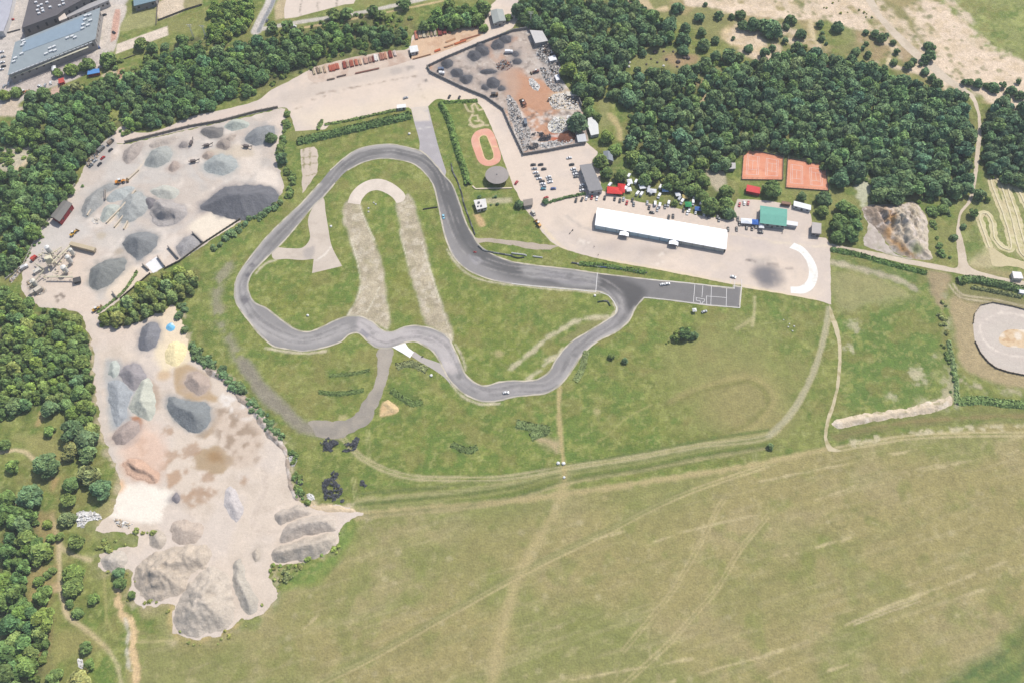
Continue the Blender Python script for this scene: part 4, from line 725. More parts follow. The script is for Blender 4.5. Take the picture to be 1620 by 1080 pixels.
# ================================================================== VEGETATION
def crown_arrays(seed,lobes=9,leaf=520,flat=.8,leafsize=.15,open_=0.0,tall=1.0):
    """unit crown (radius about 1, base at z 0.15): many leaf-clump faces on lumpy boughs, open between them"""
    r=np.random.default_rng(seed)
    c=[];rad=[]
    for i in range(lobes):
        a=i*2.4+r.uniform(-.4,.4); q=math.sqrt((i+.4)/lobes)*.76*r.uniform(.75,1.15)
        zz=(.95-.55*q*q*1.6)*r.uniform(.85,1.12)*flat*tall
        c.append((q*math.cos(a),q*math.sin(a),zz)); rad.append(r.uniform(.22,.42)*(1.1-.25*q))
    for i in range(lobes//2):
        a=r.uniform(0,6.28); c.append((.5*math.cos(a),.5*math.sin(a),.42*flat*tall)); rad.append(r.uniform(.3,.42))
    c=np.array(c); rad=np.array(rad); w=rad**2/np.sum(rad**2)
    li=r.choice(len(c),size=leaf*2,p=w)
    d=r.normal(size=(leaf*2,3)); d/=np.linalg.norm(d,axis=1)[:,None]; d[:,2]=np.where(d[:,2]<-.35,-d[:,2],d[:,2])
    p=c[li]+d*rad[li][:,None]*r.uniform(.82,1.08,(leaf*2,1))
    dd=np.linalg.norm(p[:,None,:]-c[None],axis=2)/rad[None]; dd[np.arange(len(p)),li]=9
    keep=(dd.min(1)>.8)&(p[:,2]>.12); p=p[keep][:leaf]; d=d[keep][:leaf]; li=li[keep][:leaf]
    n=d*np.array([.8,.8,1])+np.array([0,0,.25])+r.normal(size=d.shape)*.3; n/=np.linalg.norm(n,axis=1)[:,None]
    up=r.normal(size=d.shape); u=np.cross(n,up); u/=np.linalg.norm(u,axis=1)[:,None]; v=np.cross(n,u)
    s=(leafsize*r.uniform(.6,1.35,len(p)))[:,None]
    bend=n*s*.35
    V=np.stack([p-u*s-v*s*.8-bend,p+u*s*.9-v*s-bend*.5,p+u*s+v*s*.85-bend,p-u*s*.8+v*s-bend*.6],1).reshape(-1,3)
    tone=(.68+.62*r.random(len(c)))[li]*r.uniform(.65,1.35,len(p))
    yel=r.uniform(-.05,.09,len(p))
    colr=np.stack([tone*(1+yel),tone,tone*(1-yel)],1); colr=np.repeat(colr,4,0)
    F=np.arange(len(V)).reshape(-1,4)
    # solid cores added inside the lobes to stop light leaking through
    m=[];mf=[];b=len(V)
    t=(1+5**.5)/2; iv=np.array([(-1,t,0),(1,t,0),(-1,-t,0),(1,-t,0),(0,-1,t),(0,1,t),(0,-1,-t),(0,1,-t),(t,0,-1),(t,0,1),(-t,0,-1),(-t,0,1)])/math.sqrt(1+t*t)
    fi=np.array([(0,11,5),(0,5,1),(0,1,7),(0,7,10),(0,10,11),(1,5,9),(5,11,4),(11,10,2),(10,7,6),(7,1,8),(3,9,4),(3,4,2),(3,2,6),(3,6,8),(3,8,9),(4,9,5),(2,4,11),(6,2,10),(8,6,7),(9,8,1)])
    for k in range(len(c)):
        if r.random()<open_: continue
        m.append(c[k]+iv*rad[k]*.8*r.uniform(.85,1.1,(12,1))); mf.append(fi+b); b+=12
    core=np.concatenate(m); cf=np.concatenate(mf); cf=np.column_stack([cf,cf[:,2]])  # triangles padded below
    return V,F,colr,core,cf[:,:3]
def crown_all(*a,**k):
    V,F,c,core,cf=crown_arrays(*a,**k)
    V2=np.concatenate([V,core]); c2=np.concatenate([c,np.full((len(core),3),.8)])
    T=np.concatenate([np.concatenate([F[:,:3],F[:,[0,2,3]]]),cf])
    return V2,T,c2
CROWNS=[crown_all(100+i,lobes=10+i%4,leaf=720,flat=(.85,1.05,.7,.95,1.2,.9)[i],tall=1.05) for i in range(6)]
CM=[mesh('crown',v,t,M_LEAF,c) for v,t,c in CROWNS]
SPARSE=[crown_all(200+i,lobes=9,leaf=300,flat=1.0,leafsize=.13,open_=.6) for i in range(2)]
CM_S=[mesh('crown',v,t,M_LEAF,c) for v,t,c in SPARSE]
BUSH=[crown_all(300+i,lobes=6,leaf=220,flat=.7,leafsize=.17) for i in range(4)]
BM=[mesh('bush',v,t,M_LEAF,c) for v,t,c in BUSH]
def trunk_mesh(seed):
    r=random.Random(seed); mb=MB(); mb.tube((0,0,0),(0,0,.3),.055,.042,8); mb.tube((0,0,.3),(.03,.02,.62),.042,.025,8)
    for k in range(5):
        a=k*1.3+r.random(); z=.24+.07*k; mb.tube((0,0,z),(.36*math.cos(a),.36*math.sin(a),z+.22),.024,.009,6)
    return mb.me('trunk',M_BARK)
TM=[trunk_mesh(i) for i in range(3)]
def tree(p,r,tone,label,group=None,i=None,h=None,sparse=False,name='broadleaf_tree'):
    """p: where the middle of the crown shows in the photograph; r crown radius in metres"""
    h=h or r*1.45
    g=G(p[0],p[1],h*.62); i=rng.integers(0,100) if i is None else i
    e=empty(name,(g[0],g[1],0),rng.uniform(0,6.28),label=label,cat='tree',group=group)
    t=link('trunk',TM[i%3],e); t.scale=(r*1.3,r*1.3,h)
    c=link('crown',(CM_S if sparse else CM)[i%(2 if sparse else 6)],e,color=tone); c.scale=(r,r,h/1.35); c.location=(0,0,h*.06)
    return e
LEAFK=1.85
def tonev(base,var=.12):
    f=LEAFK*(1+rng.uniform(-var,var)); y=rng.uniform(-.09,.09)
    if var>=.2:
        u=rng.random()
        if u<.2: base=(base[0]+9,base[1]+11,base[2]-2)
        elif u<.34: base=(base[0]-3,base[1]+1,base[2]+8)
        elif u<.42: base=(base[0]+12,base[1]+6,base[2]+6)
    b=K(*base); return (b[0]*f*(1+y)*1.16,b[1]*f,b[2]*f*(1-y)*.80)
DARKG=(84,112,82); MIDG=(90,116,72); LITEG=(98,124,70); BLUEG=(86,114,92); OLIVE=(116,128,88)
# woods: (polygon of crown middles in the photograph, mean radius, spacing factor, tone, label)
WOODS=[
 ([(45,165),(150,128),(200,122),(222,108),(290,72),(340,75),(405,62),(470,55),(520,42),(600,40),(640,44),(640,60),(600,68),(535,78),(470,94),(432,114),(400,140),(330,165),(250,195),(215,200),(197,190),(192,165),(172,162),(165,205),(155,222),(130,240),(108,300),(75,340),(50,370),(28,410),(0,430),(0,275),(30,270),(60,235),(40,222),(0,225),(0,190),(30,185)],5.2,(80,110,74),'leafy tree in the long wood between the factory road and the gravel yard','trees of the long wood above the gravel yard'),
 ([(660,35),(700,12),(760,4),(770,18),(750,34),(700,42),(665,46)],5.0,(92,122,76),'leafy tree in the belt above the yard of rusty steel','trees of the belt above the steel yard'),
 ([(332,4),(395,-4),(398,16),(384,45),(345,60),(318,56),(338,38),(330,20)],4.2,(98,126,74),'loose green tree in the scrub along the upper road','trees along the upper road'),
 ([(822,0),(990,0),(1020,10),(1030,24),(1066,40),(1066,66),(1030,72),(1000,80),(992,100),(980,112),(965,125),(948,145),(930,152),(935,180),(915,140),(896,100),(880,75),(868,50),(832,38),(815,15)],6.2,(82,110,80),'dark leafy tree in the wood beside the scrap yard','trees of the wood beside the scrap yard'),
 ([(958,142),(980,116),(1010,108),(1085,110),(1120,98),(1160,112),(1180,94),(1215,95),(1215,225),(1178,232),(1150,258),(1120,272),(1085,278),(1050,282),(1020,268),(1005,270),(990,240),(990,222),(998,200),(1004,170),(975,162)],6.0,(86,114,84),'dark leafy tree in the broken wood left of the tennis courts','trees of the wood left of the tennis courts'),
 ([(1215,92),(1270,76),(1330,90),(1380,105),(1470,133),(1528,148),(1534,200),(1540,232),(1532,290),(1510,300),(1440,308),(1400,302),(1380,282),(1330,285),(1315,250),(1215,228)],6.2,(84,114,86),'round dark crown in the dense wood behind the tennis courts','trees of the dense wood behind the tennis courts'),
 ([(1566,168),(1590,160),(1640,172),(1640,285),(1575,278),(1558,255),(1562,210)],5.4,(78,106,84),'round crown in the wood right of the sandy road','trees of the wood right of the sandy road'),
 ([(0,450),(25,458),(55,488),(105,492),(126,515),(134,560),(142,620),(150,680),(145,715),(120,700),(95,640),(70,625),(30,640),(0,650)],4.6,(92,118,72),'green tree in the wood left of the lower gravel yard','trees of the wood left of the lower gravel yard'),
 ([(0,785),(25,775),(50,800),(60,850),(52,880),(30,900),(26,940),(50,965),(72,1000),(55,1050),(20,1084),(0,1084)],5.2,(84,114,70),'broad green tree in the copse at the near left corner','trees of the copse at the near left corner'),
 ([(158,505),(180,482),(215,458),(255,432),(295,425),(308,440),(300,462),(250,485),(215,500),(180,512)],4.0,(104,126,80),'olive green tree in the belt between the two gravel yards','trees of the belt between the gravel yards'),
]
cand=[]
for wi,(poly,rm,tone,label,group) in enumerate(WOODS):
    P0=np.array([g2(G and p,0) if False else g2(p,6) for p in poly]); mn=P0.min(0); mx=P0.max(0)
    area=.5*abs(np.dot(P0[:,0],np.roll(P0[:,1],1))-np.dot(P0[:,1],np.roll(P0[:,0],1)))
    n=int(area/(rm*rm)*4); pts=[]; rad=[]
    X=rng.uniform(mn[0],mx[0],n*3); Y=rng.uniform(mn[1],mx[1],n*3); ok=inpoly(X,Y,P0); X=X[ok];Y=Y[ok]
    px=np.empty((0,2)); pr=np.empty(0)
    for x,y in zip(X,Y):
        r=rm*rng.uniform(.5,1.35)
        if len(pr):
            d=np.hypot(px[:,0]-x,px[:,1]-y)
            if (d<(pr+r)*(.76 if wi==4 else .6)).any(): continue
        px=np.vstack([px,(x,y)]); pr=np.append(pr,r)
    for (x,y),r in zip(px,pr): cand.append([wi,x,y,r])
def appx(x,y,z,r):
    d=y*st*1.0+0; dep=(CH-z)*ct+y*st; return r*FPX/dep
SINGLE=[]   # (pixel, radius, tone, label, group, sparse)
def singles(t,lst,tone,label,group=None,sparse=False):
    for q in lst: SINGLE.append((Z(t,q[:2])[0],q[2],tone,label,group,sparse))
def one(t,zx,zy,r,tone,label,sparse=False): SINGLE.append((Z(t,(zx,zy))[0],r,tone,label,None,sparse))
one(9,280,775,8.5,DARKG,'large round tree standing alone beside the curved pale path at the left edge')
one(9,180,975,8,DARKG,'broad dark tree below the curved path, wider than its neighbours')
one(9,555,830,7.5,OLIVE,'tall greyish tree between meadow and lower yard, with shadow on its left')
one(9,440,900,5.5,MIDG,'mid green tree in front of the tall greyish tree on the left meadow')
one(9,630,930,7,DARKG,'dark tree closest to the white sand of the lower yard')
one(9,425,1005,5,MIDG,'small tree at the foot of the left meadow beside the broad dark tree')
one(9,75,785,4.5,LITEG,'light green bushy tree on the inside of the curved pale path')
one(9,310,560,4,LITEG,'small light green tree at the top edge of the left meadow')
one(9,25,650,4,MIDG,'small tree at the left frame edge above the curved path')
one(9,460,560,8,DARKG,'biggest dark crown at the right end of the left meadow edge'); one(9,540,620,8,(86,108,80),'dark crown against the fence line of the lower yard'); one(9,440,680,6.5,OLIVE,'greyish green crown below the biggest dark crown by the lower yard'); one(9,540,700,6.5,DARKG,'dark crown below the fence line trees, lowest of that clump')
one(9,490,250,6,DARKG,'round dark tree beside the grass strip along the lower yard'); one(9,90,400,6.5,DARKG,'round dark tree at the lower edge of the left wood, shadow on grass'); one(9,310,420,6,(90,116,84),'bluish tree at the lower edge of the left wood'); one(9,530,410,6,LITEG,'yellow green tree beside the lower yard fence line')
one(13,475,185,5,MIDG,'bright tree below the broken white slabs'); one(13,455,380,6.5,LITEG,'upper of two joined bright trees right of the footpath'); one(13,450,465,6.5,MIDG,'lower of two joined bright trees right of the footpath')
one(13,590,545,3.6,LITEG,'small bright tree alone on the grass right of the footpath'); one(13,485,632,3.6,MIDG,'small dark tree at the bend of the footpath'); one(13,265,520,6,LITEG,'light tree beside the sandy patch on the footpath')
one(13,280,670,7.5,LITEG,'large bright green tree at the front of the near left copse'); one(13,435,575,2.8,MIDG,'tiny tree just right of the footpath above its bend')
one(13,240,250,7,MIDG,'bushy tree at the left of the brown clearing'); one(13,290,250,5,LITEG,'light bushy tree beside the brown clearing'); one(13,240,430,3.5,LITEG,'small light tree on the brown clearing'); one(13,295,392,2.8,MIDG,'tiny tree in the middle of the brown clearing'); one(13,325,370,2.8,MIDG,'tiny tree right on the brown clearing edge')
one(13,748,385,4,DARKG,'dark narrow tree at the foot of the small pale mound'); one(13,756,445,4,MIDG,'dark tree at the head of the eroded gully')
one(13,540,850,4.2,MIDG,'small sprawling tree on grass right of the lower footpath',True); one(13,565,957,3.4,LITEG,'small tree beside white rubble in the lower left grass'); one(13,340,1040,5,MIDG,'tree at the bottom frame edge left of the sandy spot'); one(13,500,1050,6.5,OLIVE,'grey green tree at the bottom frame edge right of the sandy spot'); one(13,295,70,3.2,LITEG,'small bright tree on the brown strip near the upper footpath'); one(13,320,162,3.2,LITEG,'small bright tree left of the upper footpath'); one(13,382,150,2.8,MIDG,'small tree right of the upper footpath'); one(13,415,35,5.5,(90,110,80),'grey tree casting a large shadow beside the upper footpath')
one(13,160,160,6.5,MIDG,'tree with tall crown at the upper left of the copse'); one(13,130,70,6,DARKG,'dark tree at the top of the near left copse')
one(13,830,520,2.6,MIDG,'tiny tree on the flank of the biggest pale mound')
# top
HEATH='low round tree on the sandy heath at the top of the photograph'; HG='scattered trees on the sandy heath'
singles(3,[(1050,45,8),(1190,105,6.5),(1225,25,3.2),(1310,92,3.8),(1390,102,4),(1450,85,5.2),(1465,155,5),(1530,150,6.2),(1600,150,6.5),(1200,200,5),(1085,240,5.5),(1215,280,6.5),(1290,250,5),(1400,240,3),(1500,300,4),(1600,330,4),(1370,350,6),(1290,350,6.5),(1440,355,6)],DARKG,HEATH,HG)
singles(4,[(30,165,8.5),(145,120,6.5),(120,165,4.5),(210,212,4.5),(110,255,3.2),(185,290,4.2),(330,150,4.6),(445,165,5),(622,202,4),(680,212,3.4),(720,238,4.4),(750,220,3.8),(795,266,4),(815,325,2.6),(800,388,3.4),(895,412,5),(922,384,4.4),(1020,282,4.6),(1020,345,7),(1055,297,2.4),(967,406,2.8),(1000,392,3),(1000,446,3.4),(1040,490,3.2),(1075,530,6.5),(560,320,3.6),(602,302,3),(625,272,3),(635,342,3.2),(28,300,3.4),(345,240,2.6),(370,275,2.4),(345,210,2.4)],DARKG,HEATH,HG)
singles(4,[(1245,520,3),(1280,515,3.4),(1330,525,4.4),(1385,540,3.2),(1435,545,5.4),(1487,540,3.4),(1545,568,4.6),(1600,600,4.6),(1585,515,2.6),(1515,612,2.4)],DARKG,'round tree in the row along the sandy track at the right frame edge','row of trees along the sandy track')
GL='dark tree at the rim of the boulder glade'
singles(3,[(845,240,6.5),(1085,310,5.4),(1220,390,6.5),(1370,460,6),(1475,440,6.5),(1100,450,6.5),(1140,490,5.5),(830,335,3.4),(1010,130,5),(1100,170,5)],DARKG,GL,'trees around the boulder glade')
one(3,550,515,8,DARKG,'large round tree at the edge of the scrap yard wood, left of the shaded lawn'); one(3,740,605,9,(84,112,84),'big domed tree throwing a long shadow on the lawn'); one(3,660,590,5.5,DARKG,'dark tree tucked left of the big domed tree'); one(3,800,745,6.5,DARKG,'dark tree below the shaded lawn'); one(3,415,770,9,(84,108,84),'large tree overhanging the scrap yard corner beside the white heap')
one(3,600,860,6,LITEG,'light tree left of the lawn path'); one(3,655,940,6,LITEG,'light tree lower on the lawn path'); one(3,560,1015,6.5,MIDG,'green tree hard against the grey roofed car park building'); one(3,770,985,6.5,MIDG,'green tree behind the paddock tents'); one(3,1205,1025,6,MIDG,'green tree standing left of the small tennis hut'); one(3,490,650,5.5,MIDG,'green tree outside the scrap yard wall corner'); one(3,535,735,4.4,MIDG,'small tree between scrap yard and lawn'); one(3,360,440,8,LITEG,'light tree leaning over the scrap yard edge'); one(3,430,500,7,MIDG,'green tree over the scrap yard edge, lower neighbour of the light tree'); one(3,290,190,8,LITEG,'bright broad tree behind the roofed scrap yard shed'); one(3,110,80,7,LITEG,'bright tree behind the upper end of the scrap yard')
PD='leafy tree shading the parked paddock'
singles(7,[(600,10,5),(690,25,5.5),(840,55,5.5),(900,25,6),(1010,60,6.5),(1060,95,5.5),(1110,50,6),(1160,110,6),(1210,60,6),(1200,150,5.5),(1130,130,5),(985,100,4.5)],MIDG,PD,'trees shading the paddock')
one(7,1255,215,7,MIDG,'broad tree over the parked cars at the paddock edge'); one(7,1355,130,6.5,MIDG,'upper tree of the column between paddock and green roof'); one(7,1350,205,6.5,MIDG,'middle tree of the column between paddock and green roof'); one(7,1375,262,5.5,DARKG,'lowest tree of the column between paddock and green roof'); one(7,1030,203,2.8,MIDG,'small round tree amid the parked vans'); one(7,1230,235,5,MIDG,'lower tree over the parked cars at the paddock edge')
one(7,45,208,3.6,DARKG,'small dark tree by the kart ground gate'); one(7,212,192,2.8,DARKG,'small dark tree at the car park corner hedge')
one(8,30,105,7.5,MIDG,'round tree below the left tennis court'); one(8,215,160,4,DARKG,'small tree beside the white container'); one(8,360,170,6.5,DARKG,'dark tree below the right tennis court'); one(8,350,250,5,MIDG,'tree beside the grey shed')
singles(8,[(490,230,7),(540,270,7),(470,310,7),(550,340,6.5),(500,380,6.5),(450,410,6),(530,410,5.5),(440,350,5.5)],(86,116,74),'tree in the clump left of the eroded spoil heap','clump left of the spoil heap')
singles(8,[(720,140,8),(800,160,8),(860,110,8),(710,80,7),(780,70,8),(890,50,8),(840,40,7)],DARKG,'dark tree overhanging the eroded spoil heap','trees overhanging the spoil heap')
singles(8,[(1050,110,7.5),(1120,70,7.5),(1200,120,7.5),(1010,60,7),(1260,110,6),(1080,30,7)],DARKG,'dark tree above the green gully by the sandy lane','trees above the green gully')
one(8,1110,235,4.4,MIDG,'small tree in the middle of the green gully'); one(8,1300,270,4,MIDG,'small tree beside the bend of the sandy lane'); one(8,1240,350,2.6,DARKG,'tiny tree at the narrow of the sandy lane'); one(8,1340,150,5,DARKG,'dark tree above the jump track'); one(8,1390,180,2.6,MIDG,'tiny tree left of the first jump track bend'); one(8,1590,60,6,DARKG,'dark tree above the second jump track bend'); one(8,1520,40,6,DARKG,'dark tree in the corner above the jump track'); one(8,1240,690,3,MIDG,'bushy tree at the left end of the oval track hedge')
one(1,545,400,7,MIDG,'right tree of the pair in front of the factory hall'); one(1,445,430,6.5,LITEG,'middle tree in front of the factory hall'); one(1,675,370,7.5,MIDG,'round tree at the end of the factory drive'); one(1,360,455,4.5,LITEG,'pale loose tree beside the white tent at the factory',True); one(1,890,270,6.5,MIDG,'tree on the corner of the pale slab by the factory'); one(1,960,300,5.5,MIDG,'lower tree beside the pale slab by the factory'); one(1,1040,288,4,DARKG,'small dark tree right of the pale slab'); one(1,480,545,6,OLIVE,'olive tree beside the red stall'); one(1,95,575,5.5,MIDG,'right tree of the pair at the factory gate'); one(1,25,600,5,LITEG,'left tree of the pair at the factory gate'); one(1,200,615,7,DARKG,'dark tree below the orange digger'); one(1,270,590,6,MIDG,'green tree right of the orange digger'); one(1,410,560,4.5,OLIVE,'small olive tree before the red stall'); one(1,690,800,6.5,MIDG,'tree with bare trunk at the corner of the yard road',True); one(1,1150,250,6,MIDG,'tree left of the white pylons'); one(1,930,370,4,MIDG,'low tree on the slope above the long wood')
singles(2,[(100,165,6,),(200,155,6),(490,85,7),(570,78,7),(740,60,6),(785,90,6),(935,20,7)],MIDG,'tree in the row along the upper road, its trunk showing','row of trees along the upper road',True)
one(2,1220,30,6.5,MIDG,'tree at the top above the rusty steel stacks'); one(2,1430,40,8,MIDG,'large tree left of the small grey house'); one(2,1595,108,4,LITEG,'small tree right of the small grey house'); one(2,1440,170,4.5,LITEG,'light tree at the end of the steel yard'); one(2,92,868,5,DARKG,'dark tree on the gravel yard rim beside the grey heap'); one(2,160,1000,5,DARKG,'dark tree by the hedge at the gravel yard rim'); one(2,150,930,3.5,MIDG,'small tree above the dark tree at the gravel yard rim')
one(7,1092,1030,4.8,(78,104,66),'round dark bush tree alone in the meadow below the grid'); one(7,1150,1040,3.6,DARKG,'small dark bush tree in the meadow right of the round one'); one(7,1040,1055,3,MIDG,'low bush tree left of the round one in the meadow')
one(11,715,118,2.4,DARKG,'tiny dark bush in the meadow right of the bend'); one(11,630,90,2.6,MIDG,'tiny bush left of the tiny dark one in the meadow'); one(12,15,660,2.4,DARKG,'tiny dark bush on the field edge track')
for p,r,tone,label,group,sp in SINGLE: tree(p,r*(rng.uniform(.7,1.25) if group==HG else 1),tonev(tone),label,group,sparse=sp)
nleft=300-len(SINGLE)
# trees of the woods: those showing largest one by one, the rest of the woods as one mass
for c in cand: c.append(appx(c[1],c[2],6,c[3]))
occ=[(g2(s[0],s[1]*.9),s[1]) for s in SINGLE]
def free(x,y,r): return all((x-q[0])**2+(y-q[1])**2>((r+qr)*.55)**2 for q,qr in occ)
cand=[c for c in cand if free(c[1],c[2],c[3])]
cand.sort(key=lambda c:-c[4])
for wi,x,y,r,_ in cand[:nleft]:
    poly,rm,tone,label,group=WOODS[wi]; h=r*1.35+2; i=int(rng.integers(0,100))
    e=empty('broadleaf_tree',(x,y,0),rng.uniform(0,6.28),label=label,cat='tree',group=group)
    t=link('trunk',TM[i%3],e); t.scale=(r*1.3,r*1.3,h)
    c=link('crown',CM[i%6],e,color=tonev(tone,.22)); c.scale=(r,r,h/1.35); c.location=(0,0,h*.06)
def mass(name,items,variants,label,cat):
    Vs=[];Fs=[];Cs=[];b=0
    for (x,y,r,h,tone) in items:
        v,t,c=variants[int(rng.integers(0,len(variants)))]; a=rng.uniform(0,6.28)
        s=np.array([[math.cos(a),-math.sin(a)],[math.sin(a),math.cos(a)]])
        q=np.empty_like(v); q[:,:2]=v[:,:2]@s.T*r+(x,y); q[:,2]=v[:,2]*h/1.35+h*.06
        Vs.append(q);Fs.append(t+b);Cs.append(c*np.array(tone)[None,:]);b+=len(v)
    me=mesh(name,np.concatenate(Vs),np.concatenate(Fs),M_LEAF,np.concatenate(Cs))
    return setp(link(name,me),label,cat,kind='stuff')
mass('woodland',[(x,y,r,r*1.35+2,tonev(WOODS[wi][2],.22)) for wi,x,y,r,_ in cand[nleft:]],CROWNS,'dense dark green woodland filling the upper part of the photograph','woodland')
print('TREES',len(SINGLE),len(cand))
# undergrowth
items=[]
for poly in FLOOR:
    P0=np.array([g2(p) for p in poly]); mn=P0.min(0); mx=P0.max(0)
    n=int((mx-mn).prod()/32); X=rng.uniform(mn[0],mx[0],n);Y=rng.uniform(mn[1],mx[1],n); ok=inpoly(X,Y,P0)
    for x,y in zip(X[ok],Y[ok]): items.append((x,y,rng.uniform(1.4,3.2),rng.uniform(1.6,4.5),tonev((84,108,62),.25)))
mass('undergrowth',items,BUSH,'low scrub and saplings under and between the trees of the woods','undergrowth')
# bushes one by one
nb=[0]
def bush(p,r,tone,label,group=None,h=None):
    g=G(p[0],p[1],r*.5); o=link('bush',BM[int(rng.integers(0,4))],None,(g[0],g[1],0),rng.uniform(0,6.28),tonev(tone)); o.scale=(r,r,h or r*.9); nb[0]+=1
    return setp(o,label,'bush',group)
def bushrow(pts,n,r,tone,label,group,jit=2.4):
    p=smooth([g2(q) for q in pts],.5,False); 
    for k in range(n):
        q=p[int(rng.uniform(0,len(p)-1))]; rr=r*rng.uniform(.4,1.35); x=q[0]+rng.uniform(-jit,jit); y=q[1]+rng.uniform(-jit,jit)
        o=link('bush',BM[int(rng.integers(0,4))],None,(x,y,0),rng.uniform(0,6.28),tonev(tone,.18)); o.scale=(rr,rr,rr*.95); setp(o,label,'bush',group); nb[0]+=1
bushrow(Z(5,(1350,500),(1420,440),(1500,380),(1580,320),(1640,300))+Z(6,(60,270),(180,190)),44,2.4,DARKG,'dark bush in the line along the gravel yard rim above the track','bushes on the gravel yard rim')
bushrow(Z(2,(180,700),(190,800),(170,900),(150,1000)),24,2.6,MIDG,'green bush on the strip between gravel yard and pale plaza','bushes beside the plaza')
bushrow(Z(6,(190,0),(230,40),(220,110),(200,170)),18,2.4,MIDG,'green bush on the slope below the hedge corner','bushes below the hedge corner')
bushrow(Z(9,(1220,60),(1280,110),(1350,150),(1420,210),(1500,290),(1560,340),(1620,400)),52,2.6,DARKG,'dark bush along the upper rim of the lower gravel yard','bushes on the lower yard rim')
bushrow(Z(10,(0,420),(60,490),(110,570),(170,610)),28,2.2,DARKG,'dark bush along the middle rim of the lower gravel yard','bushes on the lower yard middle rim')
bushrow(Z(10,(215,700),(240,750),(235,800),(270,880),(260,960),(330,1000),(380,980)),22,2.0,MIDG,'bush among rubble at the foot of the lower yard rim','bushes among rubble')
bushrow(Z(14,(110,330),(200,400),(290,330),(330,300),(170,440)),10,2.2,(112,124,84),'grey green bush at the foot of the near pale ridge','bushes below the near ridge')
bushrow(Z(13,(860,110),(950,120),(1000,200),(880,210),(760,190),(640,200),(680,240)),14,2.0,(112,128,78),'low bush on the weedy bank above the pale mounds','bushes on the weedy bank')
bushrow(Z(8,(1030,180),(1040,300),(1050,420),(1090,530),(1190,560)),16,3.0,MIDG,'bush on the left bank of the green gully','bushes in the green gully')
bushrow(Z(8,(1110,180),(1150,270),(1170,400),(1190,520)),12,2.6,DARKG,'bush on the right bank of the green gully','bushes on the right of the gully')
bushrow(Z(8,(400,490),(480,510),(560,530)),6,1.6,DARKG,'low dark bush beside the start of the pale dirt road','bushes by the dirt road')
bushrow(Z(8,(1110,820),(1100,900),(1120,1000),(1150,1060)),12,1.8,(120,134,90),'grey green bush on the ditch left of the oval track','bushes on the ditch')
bushrow(Z(12,(1110,0),(1150,120),(1180,230),(1190,330),(1120,310)),12,1.8,MIDG,'bush on the lower ditch left of the oval track','bushes on the lower ditch')
bushrow(Z(1,(60,960),(150,930),(100,990),(40,1040),(180,960)),10,1.8,LITEG,'small bush in the pale clearing at the left edge','bushes in the clearing')
bushrow(Z(1,(640,640),(880,560),(700,460),(1100,230),(1180,330),(1000,380)),14,2.2,MIDG,'bush on the slope between factory and long wood','bushes on the factory slope')
bushrow(Z(5,(130,600),(250,430),(340,260),(440,150),(530,100)),14,1.8,MIDG,'bush along the left fence of the gravel yard','bushes along the left yard fence')
bushrow(Z(6,(1330,200),(1500,235),(1540,210),(1420,165),(1470,170),(1590,190)),9,1.5,DARKG,'dark bush beside the little white house','bushes by the white house')
bushrow(Z(7,(860,1060),(940,1020),(1000,1000),(1080,1060),(960,1075),(1190,1000)),10,1.5,LITEG,'small bush in the rough meadow below the grid','bushes in the rough meadow')
bushrow(Z(4,(500,20),(620,90),(660,120),(380,60),(350,60),(440,10)),12,1.3,(122,132,80),'low bush on the sand at the top right','bushes on the sand')
bushrow([(160,900),(205,910),(212,950),(272,962),(278,1004),(345,1010),(385,982),(436,950),(430,905)],26,1.2,(122,136,84),'small weedy bush on the edge of the pale mounds','weeds on the mound edge',3); bushrow([(432,897),(470,892),(512,880),(534,862),(540,838)],18,1.5,(112,138,78),'green bush at the foot of the three pale ridges','bushes at the ridge foot',2.5)
bushrow([(285,480),(292,515),(305,545),(330,580)],18,2.6,DARKG,'dark bush where the hedge belt meets the lower yard rim','bushes at the belt end',3)
bl=[o for o in COL.objects if o.name.split('.')[0]=='bush']
bl.sort(key=lambda o:-appx(o.location.x,o.location.y,1,o.scale.x))
small=[(o.location.x,o.location.y,o.scale.x,o.scale.x*1.28,tuple(o.color)[:3]) for o in bl[285:]]
for o in bl[285:]: bpy.data.objects.remove(o)
if small: mass('scrub',small,BUSH,'small scattered scrub between the larger bushes on the yard rims and verges','scrub')
print('BUSHES',nb[0])
